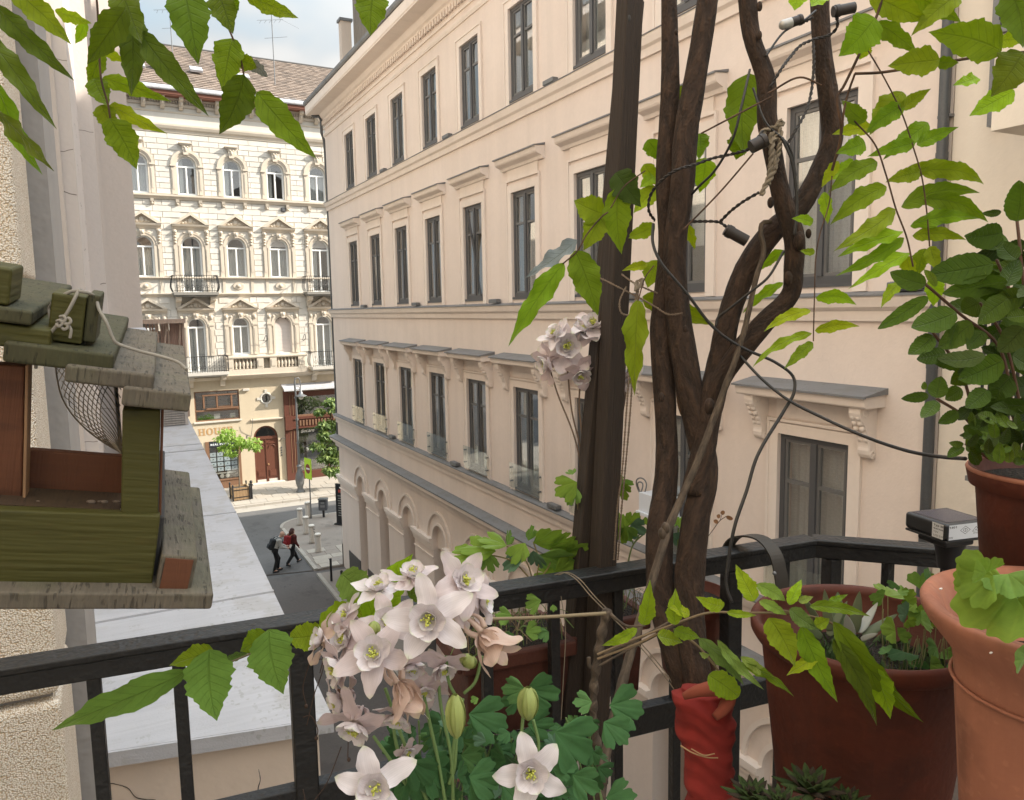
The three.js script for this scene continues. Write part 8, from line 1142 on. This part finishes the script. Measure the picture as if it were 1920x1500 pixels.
for (const [x0, y0, x1, y1, d, m, s] of [[870, 1060, 1095, 1125, 0.9, 1, 1], [1160, 935, 1005, 940, 0.92, 2, 0.9], [1170, 930, 1372, 978, 0.92, 1, 0.9], [1130, 985, 1000, 1005, 0.93, 1, 0.9], [1170, 1112, 1368, 1112, 0.9, 1, 0.8], [1310, 1150, 1530, 1290, 0.88, 1, 1.1], [1500, 1000, 1385, 1000, 0.96, 2, 0.9], [1590, 1015, 1845, 1050, 0.96, 1, 0.8], [1560, 1100, 1690, 1205, 0.94, 1, 1.1], [870, 1380, 1060, 1410, 0.8, 1, 1], [880, 1400, 1010, 1520, 0.8, 1, 1], [1040, 1420, 1190, 1500, 0.82, 1, 1], [570, 1300, 700, 1440, 0.82, 0, 1], [640, 1330, 790, 1420, 0.83, 1, 1], [560, 1400, 620, 1530, 0.82, 1, 1], [1400, 1370, 1520, 1450, 0.86, 1, 1.2], [1570, 1490, 1720, 1470, 0.86, 1, 1.1], [1290, 1330, 1420, 1330, 0.88, 1, 1.1], [680, 1250, 820, 1330, 0.9, 0, 1.1], [840, 1200, 1000, 1180, 0.93, 2, 0.9], [830, 1270, 960, 1300, 0.9, 2, 1], [1000, 1240, 1130, 1220, 0.93, 0, 1], [600, 1130, 480, 1180, 0.95, 0, 0.8], [760, 1130, 560, 1150, 0.95, 0, 0.8], [540, 1240, 360, 1250, 0.93, 0, 0.7], [700, 1180, 600, 1260, 0.95, 2, 0.9], [1060, 1370, 1000, 1300, 0.92, 0, 1], [1360, 1200, 1450, 1110, 0.93, 2, 1], [1420, 1120, 1370, 1060, 0.95, 2, 0.9], [1480, 1100, 1550, 1150, 0.95, 0, 0.9], [1250, 1180, 1200, 1130, 0.95, 2, 0.8], [1530, 1330, 1610, 1380, 0.9, 0, 1.1], [860, 1150, 790, 1170, 0.96, 2, 1], [920, 980, 870, 1000, 0.98, 3, 0.9], [1090, 560, 960, 555, 1.35, 3, 0.7], [1240, 480, 1100, 530, 1.35, 3, 0.7], [1160, 640, 1270, 620, 1.4, 3, 0.8], [1280, 640, 1200, 680, 1.4, 2, 0.8], [1100, 650, 1040, 690, 1.4, 2, 0.8], [1300, 500, 1310, 570, 1.4, 3, 0.6]]) lobeAt(col, ...c7(x0, y0), ...c7(x1, y1), d, CM[m], f(-0.4, 0.4), { size: s * 0.88, spread: f(1.5, 2.0), cup: 0.22 });
for (let i = 0; i < 130; i++) { const x = f(430, 1520), y = f(1130, 1540), a = f(0, 6.28), L = f(60, 115); lobeAt(col, ...c7(x, y), ...c7(x + Math.cos(a) * L, y + Math.sin(a) * L * 0.7), f(0.86, 1.02), CM[[0, 0, 1, 1, 4][i % 5]], f(-0.9, 0.9), { spread: f(1.5, 2.1) }); }
for (let i = 0; i < 26; i++) { const x = f(600, 1500), y = f(1050, 1300), q = x + f(-120, 120); part('stem', [tube([P(...c7(x, y), 0.94), P(...c7((x + q) / 2 + f(-30, 30), 1350), 0.96), P(...c7(q, 1540), 0.97)], 0.0012, { sides: 5 })], stemG, col, true); }
// the taller flower stem behind the post
const col2 = worldThing('columbine', 'cluster of pale pink columbine flowers high on dark stems, partly behind the timber post', 'flower', P(1080, 840, 1.3));
for (const [x, y, S, fc, o] of [[1062, 652, 0.05, [0.05, 0.2, 1], { tint: 0, spin: 0.2, double: 1 }], [1042, 628, 0.034, [-0.5, 0.6, 0.5], { tint: 3 }], [1030, 680, 0.04, [-0.9, -0.3, 0.4], { tint: 1, close: 0.3 }], [1090, 622, 0.038, [0.2, 0.7, 0.4], { tint: 3 }], [1178, 660, 0.046, [0.7, 0.1, 0.6], { tint: 3, spin: 0.6 }], [1088, 700, 0.036, [0.1, -0.6, 0.6], { tint: 1 }], [1176, 710, 0.03, [0.5, -0.6, 0.6], { tint: 0 }], [1112, 610, 0.04, [-0.1, 0.6, 0.7], { tint: 0 }]]) flower(col2, x, y, 1.56, S * 1.28, fc, o);
for (const l of [[[1030, 690], [1046, 740], [1080, 830], [1100, 960], [1110, 1090]], [[1064, 690], [1072, 770], [1090, 850], [1104, 1000], [1112, 1090]], [[1088, 710], [1086, 760], [1092, 820]], [[1178, 690], [1170, 760], [1150, 860], [1140, 1090]]]) part('stem', [tube(pts(l, 1.58), 0.0019, { sides: 6 })], stemP, col2, true);

// dried seed heads hanging at the left of the columbine
const dryH = worldThing('dried_seedheads', 'thin dark dried stems with small round seed heads left of the columbine flowers', 'dried flower', P(600, 1300, 1.0)), dm2 = mat([0.06, 0.035, 0.025], 0.9);
for (const l of [[[640, 1160], [610, 1200], [585, 1225], [578, 1250]], [[578, 1250], [568, 1290], [574, 1322]], [[600, 1200], [606, 1250], [590, 1300], [575, 1360]], [[568, 1345], [582, 1342], [596, 1370], [592, 1384]], [[640, 1400], [612, 1470], [590, 1500]], [[636, 1270], [650, 1300], [654, 1330], [652, 1420]], [[660, 1220], [640, 1240], [630, 1300]], [[590, 1240], [604, 1236], [600, 1262]], [[568, 1480], [572, 1500]]]) part('stem', [tube(pts(l, 1.0), 0.0007, { sides: 5 })], dm2, dryH, true);
for (const [x, y] of [[574, 1324], [593, 1384], [654, 1424], [591, 1214], [608, 1212], [650, 1340], [616, 1180], [640, 1342]]) { const c = P(x, y, 1.0); part('seed_head', [lathe([[0.0001, -0.0028], [0.0018, -0.0024], [0.0026, 0], [0.0018, 0.0018], [0.0006, 0.003], [0.0001, 0.003]], 10).translate(c.x, c.y, c.z)], dm2, dryH); }
for (const [x0, y0, x1, y1] of [[632, 1292, 650, 1300], [650, 1296, 664, 1290], [625, 1300, 640, 1310]]) { const a = P(x0, y0, 1), b = P(x1, y1, 1); part('dry_leaf', [orient(leafGeo(a.distanceTo(b), 0.007, { rip: 0.1, curl: 0.2 }), a, b, 0.5)], mat([0.12, 0.05, 0.03], 0.9), dryH, true); }
// houseleeks along the bottom
const rosM = [[0.02, 0.034, 0.008], [0.032, 0.05, 0.014], [0.03, 0.022, 0.014]].map((c) => mat(c, 0.85, { specularIntensity: 0.4 }));
[[1520, 1476, 0.98, 0.05, 'dark pointed houseleek rosette at the bottom edge, largest, below the big pot'], [1412, 1490, 0.96, 0.042, 'dark houseleek rosette at the bottom edge, right beside the red cloth'], [1588, 1504, 0.98, 0.04, 'green broader-leaved houseleek at the bottom edge, rightmost under the big pot'], [1465, 1500, 0.92, 0.035, 'small houseleek rosette at the bottom edge between the two larger dark ones']].forEach(([x, y, d, S, label], q) => {
  const c = P(x, y, d), t = worldThing('houseleek', label, 'succulent', c, undefined);
  for (let i = 0; i < 34; i++) { const a = i * 2.39996, k = i / 34, g = fleshy(S * lerp(0.45, 1, k), S * 0.34); g.rotateX(lerp(0.12, 1.25, k)).rotateY(a).translate(c.x, c.y - 0.01, c.z); sub('leaf', [g], rosM[(i + q) % 3], t); }
});
{ const c = P(1500, 1600, 0.97), t = worldThing('succulent_bowl', 'low terracotta bowl below the frame carrying the houseleeks', 'flower pot', [c.x, c.y - 0.1, c.z]); part('bowl', [lathe([[0.001, -0.08], [0.1, -0.08], [0.125, 0.0], [0.12, 0.005], [0.11, -0.015], [0.001, -0.015]], 40).translate(c.x, c.y, c.z)], terraMid, t); part('soil', [new THREE.CircleGeometry(0.112, 28).rotateX(-Math.PI / 2).translate(c.x, c.y - 0.01, c.z)], soilM, t); }
// dry leaves and twiglets seen past the handrail
const dl = worldThing('dry_stalk', 'thin dry stalk with small brown leaves above the handrail near the strap hook', 'dried plant', P(1340, 1000, 1.62));
part('stem', [tube(pts([[1326, 1008], [1338, 992], [1350, 976], [1362, 968]], 1.62), 0.0008, { sides: 5 }), tube(pts([[1350, 976], [1354, 964]], 1.62), 0.0006, { sides: 5 })], dm2, dl, true);
for (const [x0, y0, x1, y1] of [[1352, 964, 1358, 958], [1362, 968, 1374, 974], [1350, 970, 1344, 966], [1346, 980, 1338, 976]]) { const a = P(x0, y0, 1.62), b = P(x1, y1, 1.62); part('dry_leaf', [orient(leafGeo(a.distanceTo(b), 0.009, { a: 0.4, b: 0.5 }), a, b, 0.3)], mat([0.25, 0.12, 0.05], 0.9, { transmission: 0.3, thickness: 0 }), dl, true); }
renderer.render(scene, camera);
